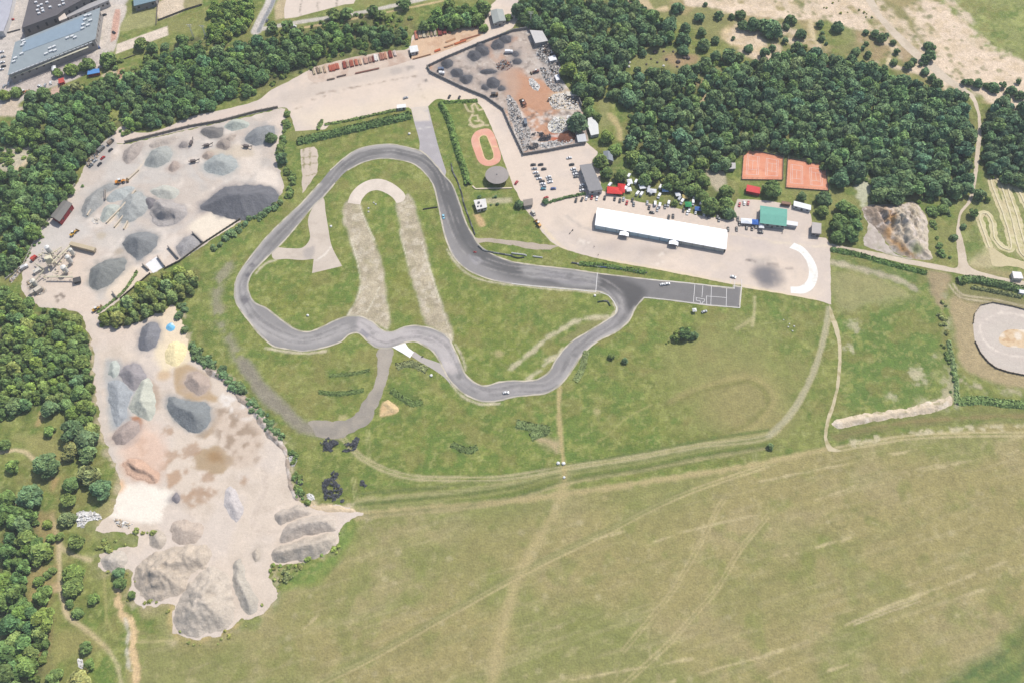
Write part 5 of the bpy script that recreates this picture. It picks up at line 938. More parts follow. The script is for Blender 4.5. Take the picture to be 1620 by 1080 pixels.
# hedges and hedge banks: one thing each
def hedge(pts,w,h,tone,label,cat='hedge',name='hedge',dens=1.0,ridge=False):
    p=smooth([g2(q) for q in pts],1.0,False); L=len(p)
    n=int(L*w*2.2*dens); V=[];C=[]
    t=np.gradient(p,axis=0); t/=np.linalg.norm(t,axis=1)[:,None]+1e-9; nr=np.stack([-t[:,1],t[:,0]],1)
    i=rng.integers(0,L,n); u=rng.uniform(-1,1,n)
    wob=.8+.4*fbm(p[i,0],p[i,1],3,3,7)
    prof=(1-np.abs(u)**(1.2 if ridge else 4))
    x=p[i,0]+nr[i,0]*u*w/2*wob; y=p[i,1]+nr[i,1]*u*w/2*wob; z=h*prof*(.7+.6*fbm(x,y,2.5,3,9))+.1
    nv=np.stack([nr[i,0]*u*1.2,nr[i,1]*u*1.2,np.full(n,.8)],1)+rng.normal(size=(n,3))*.4; nv/=np.linalg.norm(nv,axis=1)[:,None]
    uu=np.cross(nv,rng.normal(size=(n,3))); uu/=np.linalg.norm(uu,axis=1)[:,None]; vv=np.cross(nv,uu)
    s=rng.uniform(.35,.75,n)[:,None]; c=np.stack([x,y,z],1)
    V=np.stack([c-uu*s-vv*s,c+uu*s-vv*s,c+uu*s+vv*s,c-uu*s+vv*s],1).reshape(-1,3)
    f=rng.uniform(.75,1.25,n)*(.75+.5*fbm(x,y,6,3,11)); col=np.repeat(np.array(K(*tone))[None,:]*f[:,None]*1.55,4,0)
    F=np.arange(len(V)).reshape(-1,4)
    if name=='weed_clump': V=c.repeat(4,0)+(V-c.repeat(4,0))*.7
    # earth core
    k=np.arange(0,L,2); q=p[k]; m=nr[k]; us=np.array([-1,-.6,0,.6,1])
    cv=np.concatenate([np.column_stack([q+m*(a*w/2*.85),np.full(len(q),max(.02,h*.75*(1-abs(a)**(1.2 if ridge else 4))))]) for a in us])
    b=len(V); j=np.arange(len(q)-1); cf=np.concatenate([np.stack([b+r*len(q)+j,b+r*len(q)+j+1,b+(r+1)*len(q)+j+1,b+(r+1)*len(q)+j],1)[:,::-1] for r in range(4)])
    me=mesh(name,np.concatenate([V,cv]),np.concatenate([F,cf]),M_LEAF,np.concatenate([col,np.repeat(np.array(K(*tone))[None,:]*1.3,len(cv),0)]))
    return setp(link(name,me),label,cat)
hedge(Z(2,(270,900),(450,860),(700,800),(980,735)),8,3.2,(98,122,70),'long clipped hedge bank between pale plaza and track bend')
hedge(Z(2,(1170,660),(1220,760),(1260,900),(1290,1000),(1320,1085))+Z(6,(1340,90)),6,3.4,(104,128,66),'grassy bank with dark flank left of the little kart oval','bank','grass_bank',ridge=True)
hedge(Z(2,(1400,640),(1180,650)),4,1.5,(112,136,68),'short grass bank at the top of the kart ground','bank','grass_bank',ridge=True)
hedge(Z(7,(230,205),(300,185),(380,165),(460,150)),2.0,1.6,(92,116,68),'low clipped hedge along the lower side of the car park')
hedge(Z(8,(1200,700),(1300,690),(1400,710),(1500,730),(1610,760)),7,2.6,(104,126,76),'hedge bank between dirt road and oval track')
hedge(Z(8,(1290,740),(1400,760),(1600,800)),3,1.4,(124,130,86),'thin lower hedge beside the oval track')
hedge(Z(12,(1140,0),(1165,120),(1190,260),(1195,390)),3.5,1.2,(124,142,92),'ditch hedge left of the oval track')
hedge(Z(12,(1200,380),(1350,370),(1480,390),(1640,400)),7,.8,(120,142,84),'weedy hedge strip below the oval track')
hedge(Z(8,(400,500),(560,530),(700,570),(850,610),(1000,650)),5,1.0,(98,124,66),'long grass verge below the pale dirt road','verge','grass_verge')
hedge(Z(2,(390,820),(420,770),(400,790)),3,1.5,(112,130,76),'tuft of shrubs on the plaza lower edge','shrubs','shrub_clump'); hedge(Z(2,(440,790),(560,770),(700,740),(880,700)),2.5,1.2,(120,138,78),'weedy strip along the plaza lower edge','verge','grass_verge')
hedge(Z(7,(430,590),(560,600),(700,620),(840,645)),4,1.2,(100,124,64),'shrubby strip behind the tyre wall','shrubs','shrub_clump'); hedge(Z(5,(870,640),(780,770),(620,900)),2,1.2,(110,130,76),'scrub along the lower edge of the gravel yard','shrubs','shrub_clump')
hedge(Z(10,(400,320),(520,330),(680,310)),4,0.50,(104,122,68),'clump of tall weeds inside the gravel loop','weeds','weed_clump',dens=1.1); hedge(Z(10,(860,310),(930,360),(1000,395),(1050,380)),5,0.55,(104,122,68),'long clump of tall weeds below the slip road','weeds','weed_clump',dens=1.1); hedge(Z(10,(890,160),(980,140),(1080,180)),6,0.50,(128,134,90),'pale weeds in the wedge of the slip road','weeds','weed_clump',dens=1.1); hedge(Z(10,(470,215),(600,205),(720,180)),3,0.39,(108,124,70),'thin streak of weeds inside the gravel loop','weeds','weed_clump',dens=1.1); hedge(Z(11,(30,520),(120,540),(220,560),(120,600)),7,0.50,(114,130,80),'rough weeds left of the footpath below the bend','weeds','weed_clump',dens=1.1); hedge(Z(10,(1240,650),(1340,690),(1400,670)),5,0.44,(104,120,70),'dark weeds in the middle of the meadow','weeds','weed_clump',dens=1.1); hedge(Z(11,(470,60),(440,180),(400,250)),5,0.39,(126,138,88),'rough weeds along the outside of the track bend','weeds','weed_clump',dens=1.1)
# ================================================================== HEAPS OF AGGREGATE
HALO=[]
def tone(c): return (c[0],c[1]+4,c[2]-1) if sum(c)>540 and c[0]-c[1]>9 else c
def pile(label,pts,h,col,slope=.75,rough=.5,ws=3,spacing=1.0,craggy=0.0,cut=None,halo=None,paint=None,name='gravel_heap',cat='heap',flat=1.0,mat=None,wob=1.3,z0=.05,mott=(5,.08)):
    o=outline(pts,1.0,wob,True,seed=len(label)); V,F=tri_region(o,[],spacing,margin=.3)
    d=segdist(V[:,0],V[:,1],o,True)
    nz=fbm(V[:,0],V[:,1],ws,4,len(label)*7+3)-.5; nl=fbm(V[:,0],V[:,1],ws*4,3,len(label)*3+1)-.5
    hm=h*(1+nl*.7)*1.25
    d=np.maximum(0,d+(fbm(V[:,0],V[:,1],6,3,77)-.5)*1.6*np.clip(d/2,0,1)); z=slope*d*d/(d+.9); k=h*.14
    z=np.where(z<hm-k,z,hm-k+k*(1-np.exp(-(z-(hm-k))/k))) if flat<1 else np.minimum(z,hm*1.6)
    z=np.minimum(z, hm+ (z-hm)*.25)
    if craggy:
        rd=1-np.abs(2*(fbm(V[:,0]*2.2+V[:,1]*.35,V[:,1]*.55,ws*2.6,5,31) if name=='spoil_heap' else fbm(V[:,0],V[:,1],ws*2.2,4,31))-1)*2.2; z=z*(1+craggy*(rd-.5))
    z=z+nz*rough*np.clip(d/1.5,0,1)+(fbm(V[:,0],V[:,1],1.6,2,5)-.5)*rough*.7*np.clip(d/2,0,1)
    if cut:
        cp=smooth([g2(q) for q in cut],2.0); sc=segdist(V[:,0],V[:,1],cp,True); sc=np.where(inpoly(V[:,0],V[:,1],cp),0,sc)
        z=np.minimum(z,.35+sc*2.0)
    z=np.maximum(z,0)*np.clip(d/.3,0,1)+z0-.12*(d<.05)
    col=tone(col)
    if sum(col)>560 and name=='gravel_heap': col=(col[0]*.975,col[1]*.96,col[2]*.95)
    P=Paint(V[:,0],V[:,1],col); P.mottle(mott[0],mott[1],7); P.mottle(1.8,.07,9)
    cx,cy=V[:,0].mean(),V[:,1].mean(); an=np.arctan2(V[:,1]-cy,V[:,0]-cx)
    P.C*=(1+(fbm(an*9+50,np.hypot(V[:,0]-cx,V[:,1]-cy)*.06+9,1.0,4,33)-.5)*.34)[:,None]
    if name in('gravel_heap','dark_heap','sand_heap','rubble_mound') and halo is not False and sum(col)<545: HALO.append((o,col))
    if paint: paint(P)
    me=mesh(name,np.column_stack([V,z]),F,mat or M_PILE,P.C,False)
    me.polygons.foreach_set('use_smooth',np.ones(len(me.polygons),bool))
    return setp(link(name,me),label,cat)
D=(126,126,128); GR=(160,160,158); GN=(186,190,180); BR=(182,166,156); PK=(208,194,184)
pile('cone of dark grey gravel in the middle of the upper yard, right of the loader',Z(5,(780,450),(830,400),(930,390),(1000,420),(992,480),(940,530),(872,570),(820,530),(785,490)),6.5,(136,138,138))
pile('oval dark grey gravel heap just above the tree belt in the upper yard',Z(5,(558,690),(575,620),(640,580),(720,556),(795,560),(795,620),(740,685),(660,742),(600,757),(565,735)),6.5,(138,140,136))
pile('largest dark heap on the gravel yard rim beside the race track',Z(5,(1265,235),(1340,165),(1430,105),(1620,92))+Z(6,(40,92),(110,110),(142,150),(130,195),(60,255),(0,285))+Z(5,(1590,310),(1520,318),(1420,295),(1330,265)),9,(116,116,120),slope=.55)
pile('grey heap with a dug out dark crater in the centre of the upper yard',Z(5,(945,250),(975,195),(1030,180),(1110,200),(1170,230),(1187,270),(1130,330),(1050,357),(970,340),(950,295)),7.5,(176,169,164),slope=.8,rough=.9,cut=Z(5,(900,235),(955,250),(990,300),(1050,318),(1105,308),(1080,370),(960,360),(925,300)))
pile('small dark heap touching the cratered grey heap',Z(5,(910,190),(950,165),(985,190),(985,240),(940,245)),3.5,(128,124,126))
pile('long grey gravel ridge left of the orange loader',Z(5,(512,250),(555,170),(650,100),(735,75),(745,110),(660,150),(645,210),(592,262),(550,297),(520,280)),5,(160,160,156),slope=.6)
pile('pale green grey bay heap between two concrete dividers',Z(5,(632,300),(670,225),(740,215),(775,240),(705,315),(655,335)),3.5,GN,slope=.6)
pile('pale grey spread of fine gravel below the orange loader',Z(5,(668,180),(720,125),(800,100),(855,112),(800,170),(720,205)),3.2,(182,186,182),slope=.5)
pile('mottled grey green heap left of the cratered heap',Z(5,(745,250),(800,160),(860,130),(925,165),(945,230),(900,290),(830,330),(770,330)),4,(170,172,168),slope=.5,rough=1.0)
pile('whitish heap above the cratered heap',Z(5,(950,130),(1010,95),(1090,100),(1140,140),(1100,185),(1010,175)),3.5,(200,202,192),slope=.5)
pile('dark heap inside the corner of the yard wall',Z(1,(1262,832),(1300,806),(1360,806),(1415,812),(1408,865),(1340,882),(1285,862)),4,(128,124,120),slope=.6)
pile('pale green heap right of the wall corner heap',Z(1,(1415,800),(1440,775),(1500,752),(1560,765),(1580,795),(1510,832),(1445,828)),4,(192,200,190))
pile('dark grey heap at the top right of the gravel yard under a tree',Z(1,(1548,890),(1585,830),(1620,812))+Z(2,(50,795),(115,800),(122,845),(70,900),(0,925)),5,(146,148,148),slope=.6)
pile('brownish heap at the upper left of the gravel yard',Z(1,(772,985),(825,920),(870,900),(905,905),(900,945),(850,1015),(800,1042)),4.5,(178,166,156),slope=.65)
pile('round grey green heap under the upper yard wall',Z(1,(915,1050),(960,960),(1010,930),(1070,930),(1092,985),(1050,1042),(980,1068)),5,(170,172,166))
pile('long low beige ridge along the upper yard wall',Z(1,(940,925),(1010,882),(1110,862),(1125,885),(1050,920),(960,938)),2.6,(188,176,164),slope=.5)
pile('grey green heap beside the right bay of the upper yard',Z(1,(1285,1070),(1320,1005),(1400,975),(1490,1005),(1500,1060),(1420,1110),(1330,1100)),4.5,(172,176,172),slope=.5)
pile('small brown heap at the screening machine',Z(1,(1275,995),(1310,960),(1355,975),(1340,1010),(1295,1015)),2.5,(176,160,146)); pile('small tan heap near the wall corner heap',Z(1,(1432,885),(1455,855),(1492,850),(1498,870),(1460,895)),2.4,(184,170,156)); pile('tiny grey heap left of the screening machine',Z(1,(1125,925),(1150,900),(1190,910),(1175,940),(1140,940)),2,(150,142,138)); pile('brown heap right of the screening machine',Z(1,(1370,925),(1400,880),(1440,885),(1460,930),(1420,955)),3,(160,148,138))
pile('tiny brownish heap in the middle of the upper yard',Z(1,(1060,1075),(1085,1030),(1130,1025),(1135,1060),(1100,1090)),2.4,(178,162,150)); pile('blue grey heap filling the lower right storage bay',Z(5,(1115,480),(1210,400),(1285,455),(1150,560),(1125,540)),2.6,(166,162,160),slope=.5)
# lower yard
pile('dark grey cone at the top of the lower yard beside the blue tarpaulin',[(219,545),(221,524),(230,513),(245,509),(254,519),(252,537),(246,549),(234,556),(223,555)],5.5,(134,134,138))
pile('brownish grey heap at the head of the lower yard cluster',Z(9,(748,210),(785,155),(850,138),(900,165),(932,220),(885,275),(850,312),(790,270)),4.5,(158,152,152),slope=.6)
pile('pale green white heap in the lower yard cluster',Z(9,(815,405),(858,310),(898,242),(950,238),(977,320),(987,450),(950,503),(900,492),(862,462),(835,445)),6,(204,208,194),slope=.7,rough=.9)
pile('broad blue grey heap along the left edge of the lower yard',Z(9,(682,260),(760,245),(842,322),(812,395),(800,485),(735,545),(705,490),(690,380)),3.6,(168,172,174),slope=.45,rough=.9)
pile('small pale green heap at the top left of the lower yard cluster',Z(9,(685,190),(700,130),(745,120),(765,150),(750,205),(715,235)),3,(196,204,196))
pile('rusty brown heap at the bottom of the lower yard cluster',Z(9,(706,612),(755,542),(830,502),(882,512),(872,580),(805,642),(740,655)),4.5,(176,160,150),slope=.6)
pile('orange brown sand heap with one steep dark flank',Z(9,(775,785),(820,740),(900,750),(970,800),(1015,845),(985,897),(885,882),(805,842)),6,(206,172,148),slope=.6,rough=.8,cut=Z(9,(760,775),(800,775),(860,822),(940,845),(975,900),(880,905),(790,850)))
pile('dark blue grey oblong heap in the right half of the lower yard',Z(9,(1060,430),(1078,350),(1190,372),(1310,388),(1337,450),(1322,530),(1252,577),(1182,562),(1110,502)),6.5,(138,142,142),slope=.7)
pile('brown round heap standing in the muddy puddle',Z(9,(1163,255),(1188,210),(1260,192),(1322,230),(1328,285),(1262,345),(1200,312)),4.5,(186,168,154),slope=.6)
pile('bright cream sand heap under the upper rim of the lower yard',Z(9,(1040,70),(1085,5),(1170,5),(1178,100),(1115,165),(1055,140)),4,(248,226,180),slope=.45,name='sand_heap')
pile('tiny dark heap on the flats below the orange sand heap',Z(9,(1088,985),(1115,950),(1145,978),(1130,1020),(1100,1015)),2.2,(140,134,136)); 
pile('jagged pale rubble mound in the middle of the lower flats',Z(9,(1410,975),(1450,905),(1500,960),(1540,1040))+Z(13,(1540,20),(1500,60),(1440,10)),3.5,(206,198,194),slope=.5,craggy=.6,name='rubble_mound')
pile('biggest pale pinkish mound with an eroded top at the foot of the lower yard',Z(13,(838,410),(870,330),(930,275),(1020,238),(1180,202),(1285,198),(1332,260),(1300,350),(1210,410),(1185,500),(1060,552),(965,572),(880,535),(850,470)),9,(206,190,178),slope=.6,rough=1.6,craggy=.45,wob=2.2)
pile('flat topped pale mound at the very bottom of the lower yard',Z(13,(1100,600),(1190,450),(1320,340),(1430,370),(1472,480),(1484,640),(1452,735),(1330,765),(1230,792),(1122,765)),6.5,(210,196,186),slope=.65,rough=1.2,craggy=.3,wob=2)
pile('long pale ridge right of the bottom mounds',Z(13,(1475,320),(1530,288),(1560,400),(1618,520))+Z(14,(15,580),(0,640))+Z(13,(1555,640),(1500,560),(1470,430)),5,(198,188,180),slope=.75,rough=1.4,craggy=.3)
pile('small pale mound pushed out over the grass at the left foot',Z(13,(628,292),(700,248),(790,242),(812,310),(775,362),(700,377),(645,342)),3.2,(210,198,190),slope=.7)
pile('upper ridge of three pale ridges at the right foot of the lower yard',Z(14,(110,20),(200,-30),(300,-45),(352,10),(240,50),(150,82)),5,(206,192,184),slope=1.0,rough=1.1)
pile('middle ridge of three pale ridges at the right foot of the lower yard',Z(14,(148,195),(178,92),(330,22),(480,18),(513,70),(502,117),(380,137),(250,172)),6,(208,194,186),slope=1.0,rough=1.1)
pile('lowest ridge of three pale ridges at the right foot of the lower yard',Z(14,(118,312),(108,232),(250,178),(400,138),(492,138),(512,200),(432,262),(340,302),(200,312)),6,(206,192,182),slope=1.0,rough=1.1)
pile('pinkish low mound above the biggest pale mound',Z(13,(1070,130),(1115,50),(1230,55),(1300,95),(1250,185),(1130,205)),4,(206,188,178),slope=.5,rough=.9); pile('small mound on the weedy bank left of the biggest mound',Z(13,(940,160),(1000,110),(1060,150),(1040,220),(960,230)),2.4,(204,190,180)); pile('low worn heap in the middle of the bottom flats',Z(13,(1590,260),(1620,230))+Z(14,(20,220),(30,300),(0,310)),2.5,(200,186,176))
pile('ochre heap of stones on the grass below the gravel loop',Z(10,(782,470),(815,425),(800,400),(835,372),(880,395),(902,435),(850,455)),2.2,(222,190,146),slope=.5,rough=.8,name='stone_heap')
pile('pinkish spit of earth at the right foot of the lower yard',Z(10,(320,1045),(400,1032),(500,1030),(620,1058),(640,1075),(560,1082),(400,1070)),1.2,(222,196,168),slope=.4,name='earth_heap')
# scarp of the lower yard
pile('crumbling grey and brown earth bank at the right rim of the lower yard',Z(9,(1290,170),(1360,160),(1440,230),(1500,310),(1570,355),(1640,430))+Z(10,(60,480),(110,560),(170,620),(200,700),(215,800),(240,920),(280,1000),(230,990),(190,820),(170,700),(110,640),(40,560),(0,500))+Z(9,(1600,470),(1500,370),(1400,260),(1320,220)),2.6,(176,160,144),slope=.8,rough=1.2,craggy=.6,name='earth_bank',cat='bank',paint=lambda P:(P.tint(4,(226,216,206),.5,.68,.7),P.tint(3,(120,104,90),.58,.72,.7,seed=44)))
def pspoil(P):
    P.poly(Z(8,(600,230),(740,250),(760,420),(740,470),(660,380),(610,300)),(150,130,112),soft=3,wob=3,a=.85)
    P.stroke(Z(8,(750,250),(770,330),(760,420),(800,470),(860,510),(930,550)),5,(196,150,92),soft=3,wob=3,a=.95)
    P.poly(Z(8,(860,200),(960,220),(1000,290),(900,300)),(186,170,142),soft=4,wob=4,a=.7); P.tint(4,(226,212,200),.48,.68,.8); P.tint(3,(140,128,116),.56,.72,.6,seed=61); P.blob(Z(8,(935,510))[0],5,(120,132,80),a=.8,wob=3)
pile('big eroded spoil heap with brown, orange and grey gullies right of the apron',Z(8,(598,235),(700,212),(830,214),(912,195),(962,230),(1002,290),(1018,420),(1022,500),(1042,560),(930,557),(800,522),(742,442),(680,362),(622,312)),7,(206,188,172),slope=.5,rough=1.6,craggy=.75,ws=2.5,name='spoil_heap',paint=pspoil)
setp(sheet('gravel_flat',Z(8,(598,235),(640,330),(690,370),(745,450),(800,525),(930,560),(1050,568),(900,560),(700,510),(610,480),(600,440),(630,380)),.05,(198,186,174),M_DIRT,jit=2.2,paint=lambda P:(P.tint(5,(176,164,152),.5,.68,.8),P.tint(2.5,(220,208,196),.58,.74,.7),P.tint(6,(140,142,96),.58,.72,.5))),None)
pile('long whitish rubble bank on the meadow corner right of the sand path',Z(12,(398,510),(480,478),(600,455),(760,435),(880,418),(1000,385),(1100,360),(1160,340),(1165,390),(1080,435),(960,465),(840,482),(700,502),(560,528),(450,550)),2.2,(222,200,178),slope=.5,rough=.9,craggy=.4,name='rubble_bank',cat='bank',paint=lambda P:(P.tint(4,(240,226,206),.5,.68,.7),P.tint(3,(150,146,100),.6,.72,.7,seed=44)))
# scrap yard coal-dark heaps
for (t,x,y,r,lab) in [(2,1212,402,42,'small dark heap nearest the scrap yard entrance corner'),(2,1170,442,26,'tiny dark heap at the scrap yard entrance corner'),(2,1268,462,44,'dark round heap in the left third of the scrap yard'),(2,1332,502,44,'dark heap right below the round one in the scrap yard'),(2,1498,528,48,'dark heap in the middle of the scrap yard'),(2,1450,556,28,'small dark heap left of the middle one in the scrap yard'),(2,1550,562,26,'small dark heap right of the middle one in the scrap yard'),(2,1382,352,50,'left lobe of the large dark double heap in the scrap yard'),(2,1430,325,48,'right lobe of the large dark double heap in the scrap yard'),(2,1415,290,30,'dark heap above the double heap in the scrap yard'),(2,1530,285,46,'dark heap near the upper scrap yard wall'),(2,1575,250,44,'topmost dark heap along the upper scrap yard wall'),(3,20,342,26,'upper of two small dark heaps on the grey ground of the scrap yard'),(3,32,388,32,'lower of two small dark heaps on the grey ground of the scrap yard')]:
    pts=[(x+r*math.cos(a)*rng.uniform(.85,1.15),y+r*.72*math.sin(a)*rng.uniform(.85,1.15)) for a in np.linspace(0,6.28,9)[:-1]]
    pile(lab,Z(t,*pts),3.4,(92,92,96),slope=.62,rough=.9,name='dark_heap',mott=(2,.2))
pile('long low dark heap in the middle of the scrap yard',Z(2,(1410,455),(1440,438),(1500,438),(1525,455),(1490,470),(1430,470)),2.4,(88,88,92),slope=.6,name='dark_heap')
pile('heap of brown turnings in the lower corner of the scrap yard',Z(3,(285,905),(300,850),(360,825),(400,850),(395,890),(340,905)),3,(130,84,62),slope=.6,name='rust_heap')
# fines spilled and driven out around the heaps, on the yard floors
for nm in('gravel_yard','lower_gravel_yard','scrap_yard_ground'):
    me=bpy.data.objects[nm].data; n=len(me.vertices); co=np.empty(n*3,np.float32); me.vertices.foreach_get('co',co); co=co.reshape(-1,3)
    ca=me.color_attributes['Col']; cc=np.empty(n*4,np.float32); ca.data.foreach_get('color',cc); cc=cc.reshape(-1,4)
    P=Paint(co[:,0].astype(float),co[:,1].astype(float),(0,0,0)); P.C[:]=cc[:,:3]
    for k,(o,col) in enumerate(HALO):
        P.poly(o,tuple(.72*a+.28*b for a,b in zip(col,(214,198,182))),soft=4.5,wob=5,ws=7,a=.8,px=False,sm=False,seed=k+200)
        P.poly(o,tuple(.9*a+.1*b for a,b in zip(col,(214,198,182))),soft=1.6,wob=1.6,ws=3,a=.8,px=False,sm=False,seed=k+300)
    cc[:,:3]=P.C; ca.data.foreach_set('color',cc.ravel())
# heaps of mixed scrap: many loose pieces in one heap
def scrapheap(label,pts,n,cols,h=2.0,size=(.3,1.6),name='scrap_heap',cat='scrap heap',z0=.08,flatness=.35):
    o=outline(pts,1.5,.8); mn=o.min(0);mx=o.max(0); mb=MB(); k=0
    from mathutils import Euler
    mb.prism([tuple(q) for q in o[::2]],.06,z0+.04,tuple(.95*sum(K(*c)[i] for c in cols)/len(cols) for i in range(3)))
    while k<n:
        x,y=rng.uniform(mn[0],mx[0]),rng.uniform(mn[1],mx[1])
        if not inpoly(np.array([x]),np.array([y]),o)[0]: continue
        d=segdist(np.array([x]),np.array([y]),o,True)[0]; zz=z0+min(h,d*.5)*rng.uniform(.2,1)
        s=rng.uniform(*size); c=cols[rng.integers(0,len(cols))]; f=rng.uniform(.75,1.15)
        mb.box((x,y,zz),(s,s*rng.uniform(.3,.9),s*rng.uniform(.08,flatness)),rng.uniform(0,6.28),tuple(v*f for v in K(*c)),Euler((rng.uniform(-.6,.6),rng.uniform(-.6,.6),0))); k+=1
    return setp(link(name,mb.me(name,M_ATTR)),label,cat)
WH=[(240,238,234),(226,222,214),(206,202,196),(250,248,244)]; MX=[(230,226,220),(200,190,180),(150,140,130),(96,90,86),(176,150,130),(120,130,140),(240,238,232)]; DK=[(60,60,64),(84,80,78),(48,48,52),(110,96,86)]; RU=[(150,84,60),(176,110,80),(120,70,54),(196,150,120)]; TN=[(206,184,150),(190,168,140),(226,210,184)]
scrapheap('big white scrap heap at the foot of the scrap yard',Z(3,(225,800),(250,760),(300,740),(350,770),(372,810),(340,835),(270,845),(235,830)),260,WH+[(236,226,190)],3)
scrapheap('elongated white scrap heap at the left of the red earth',Z(3,(105,500),(130,500),(175,550),(165,575),(135,570),(115,540)),110,WH,2)
scrapheap('jumble of white and grey scrap along the right side of the scrap yard',Z(3,(150,330),(200,300),(270,310),(310,440),(300,480),(240,450),(210,400),(160,370)),330,MX,2.4)
scrapheap('mixed scrap strip along the left wall of the scrap yard',Z(3,(-30,600),(20,640),(70,760),(115,830),(100,945),(70,960),(30,850),(-20,720)),380,MX,2)
scrapheap('tan and white scrap bank near the right end of the scrap yard',Z(3,(240,620),(330,590),(430,660),(420,700),(330,690),(260,690)),230,TN+WH,2); scrapheap('dark machinery scrap pile at the red earth rim',Z(3,(50,640),(75,625),(92,670),(65,690)),60,DK+RU,2.4); scrapheap('grey and white scrap under the wood edge of the scrap yard',Z(3,(150,260),(230,250),(290,360),(250,370),(160,300)),180,MX,2.2); scrapheap('loose scrap row at the bottom wall of the scrap yard',Z(3,(170,910),(380,880),(390,900),(200,940)),150,WH+MX,1.4); scrapheap('white sacks and scrap below the large overhanging tree',Z(3,(350,730),(420,760),(400,840),(350,810)),120,WH,2); scrapheap('dark scrap cluster in the middle of the grey scrap yard ground',Z(2,(1520,420),(1570,380),(1620,400),(1610,440),(1550,450)),120,DK+RU+MX,2.2)
scrapheap('spread of mixed scrap in the middle right of the scrap yard',Z(3,(180,430),(260,440),(320,520),(330,570),(260,580),(200,500)),240,MX,1.6); scrapheap('grey scrap at the right wall end of the scrap yard',Z(3,(340,600),(420,610),(440,660),(380,660)),100,MX,1.8); scrapheap('white rubble slabs on the weeds left of the pale mounds',Z(13,(492,0),(630,10),(640,40),(560,55),(530,90),(492,85)),90,WH,1.2,(.6,2.6),'rubble_slabs','rubble'); scrapheap('row of white boulders below the white sand',Z(13,(720,45),(760,40),(840,75),(830,95),(740,85)),60,WH+TN,1,(.6,1.6),'rubble_slabs','rubble',flatness=.8)
scrapheap('scattered white rubble on the rim right of the lower yard',Z(10,(205,730),(250,720),(260,770),(230,790)),40,WH+MX,.8,(.3,1.1),'rubble_slabs','rubble'); scrapheap('white rubble below the lower yard rim',Z(10,(320,965),(360,965),(370,1000),(330,1000)),40,WH,.8,(.3,1.1),'rubble_slabs','rubble'); scrapheap('white rubble bits in the lower left grass',Z(13,(490,930),(525,930),(520,990),(495,980)),24,WH,.6,(.3,1.1),'rubble_slabs','rubble')
scrapheap('strip of oddments and blocks along the left fence of the gravel yard',Z(5,(60,690),(150,600),(165,610),(120,660),(75,710)),110,MX+TN,1.2,(.4,1.8)); scrapheap('oddments stored along the lane left of the gravel yard',Z(1,(540,1040),(640,920),(660,930),(570,1060)),120,MX+TN+DK,1.3,(.4,1.8)); scrapheap('pale blocks and oddments beside the mixing plant',Z(5,(165,700),(200,680),(240,720),(300,760),(260,790),(190,770)),80,TN+MX,1.2,(.4,1.6)); scrapheap('broken stone along the shortest dividers of the gravel yard',Z(5,(585,300),(640,310),(620,340),(580,320)),50,TN+WH,.8,(.3,1.0),'rubble_slabs','rubble')
# tyre heaps
TYV=[];TYF=[]
def tyre_into(mb,c,r,w,tilt,rz,n=9,col=(.03,.03,.033)):
    from mathutils import Euler
    e=Euler((tilt,0,rz)); V=[]
    for i in range(n):
        a=2*math.pi*i/n
        for rr,zz in((r,-w/2),(r,w/2),(r*.55,w/2),(r*.55,-w/2)):
            v=Vector((rr*math.cos(a),rr*math.sin(a),zz)); v.rotate(e); V.append((c[0]+v.x,c[1]+v.y,c[2]+v.z))
    F=[]
    for i in range(n):
        j=(i+1)%n
        for k in range(4): F.append((i*4+k,j*4+k,j*4+(k+1)%4,i*4+(k+1)%4))
    mb.add(V,F,col)
def tyreheap(label,pts,n,h=1.6):
    o=outline(pts,1.5,.3); mn=o.min(0);mx=o.max(0); mb=MB(); k=0; n=int(n*.75)
    while k<n:
        x,y=rng.uniform(mn[0],mx[0]),rng.uniform(mn[1],mx[1])
        if not inpoly(np.array([x]),np.array([y]),o)[0] or fbm(np.array([x]),np.array([y]),4,3,5)[0]<.42: continue
        d=segdist(np.array([x]),np.array([y]),o,True)[0]; f=rng.uniform(.8,2.8)
        tyre_into(mb,(x,y,.15+min(h,d*.6)*rng.uniform(0,1)),rng.uniform(.35,.62),.28,rng.uniform(-1,1)*.8,rng.uniform(0,6.28),8,(.035*f,.036*f,.04*f)); k+=1
    return setp(link('tyre_heap',mb.me('tyre_heap',M_ATTR)),label,'tyre heap')
tyreheap('left half of the black tyre heap below the gravel loop',Z(10,(380,610),(430,595),(490,620),(540,650),(520,695),(440,690),(400,690),(400,640)),420); tyreheap('right tail of the black tyre heap below the gravel loop',Z(10,(540,690),(570,640),(600,640),(640,595),(655,610),(630,680),(590,695)),240)
tyreheap('largest black tyre heap near the field corner',Z(10,(415,900),(440,870),(480,870),(545,930),(530,980),(480,1010),(440,1000),(425,950)),480); tyreheap('black tyre heap above the largest one near the field corner',Z(10,(475,830),(500,815),(520,840),(510,870),(480,870)),90); tyreheap('small black tyre heap alone on the field edge strip',Z(10,(660,890),(680,875),(700,910),(670,930)),60,.9); tyreheap('grey black tyre scatter by the lower yard rim',Z(10,(255,880),(290,865),(300,900),(260,905)),60,.7); tyreheap('tiny black tyre heap at the corner of the field track',Z(10,(530,1005),(550,990),(560,1005),(545,1020)),25,.6)
tyreheap('row of black tyre stacks beside the brown turnings',Z(3,(120,890),(125,850),(180,840),(235,845),(240,885),(180,895)),260,2.2); tyreheap('pair of black tyre stacks in the scrap yard corner',Z(3,(95,945),(100,910),(160,905),(162,940)),130,2)
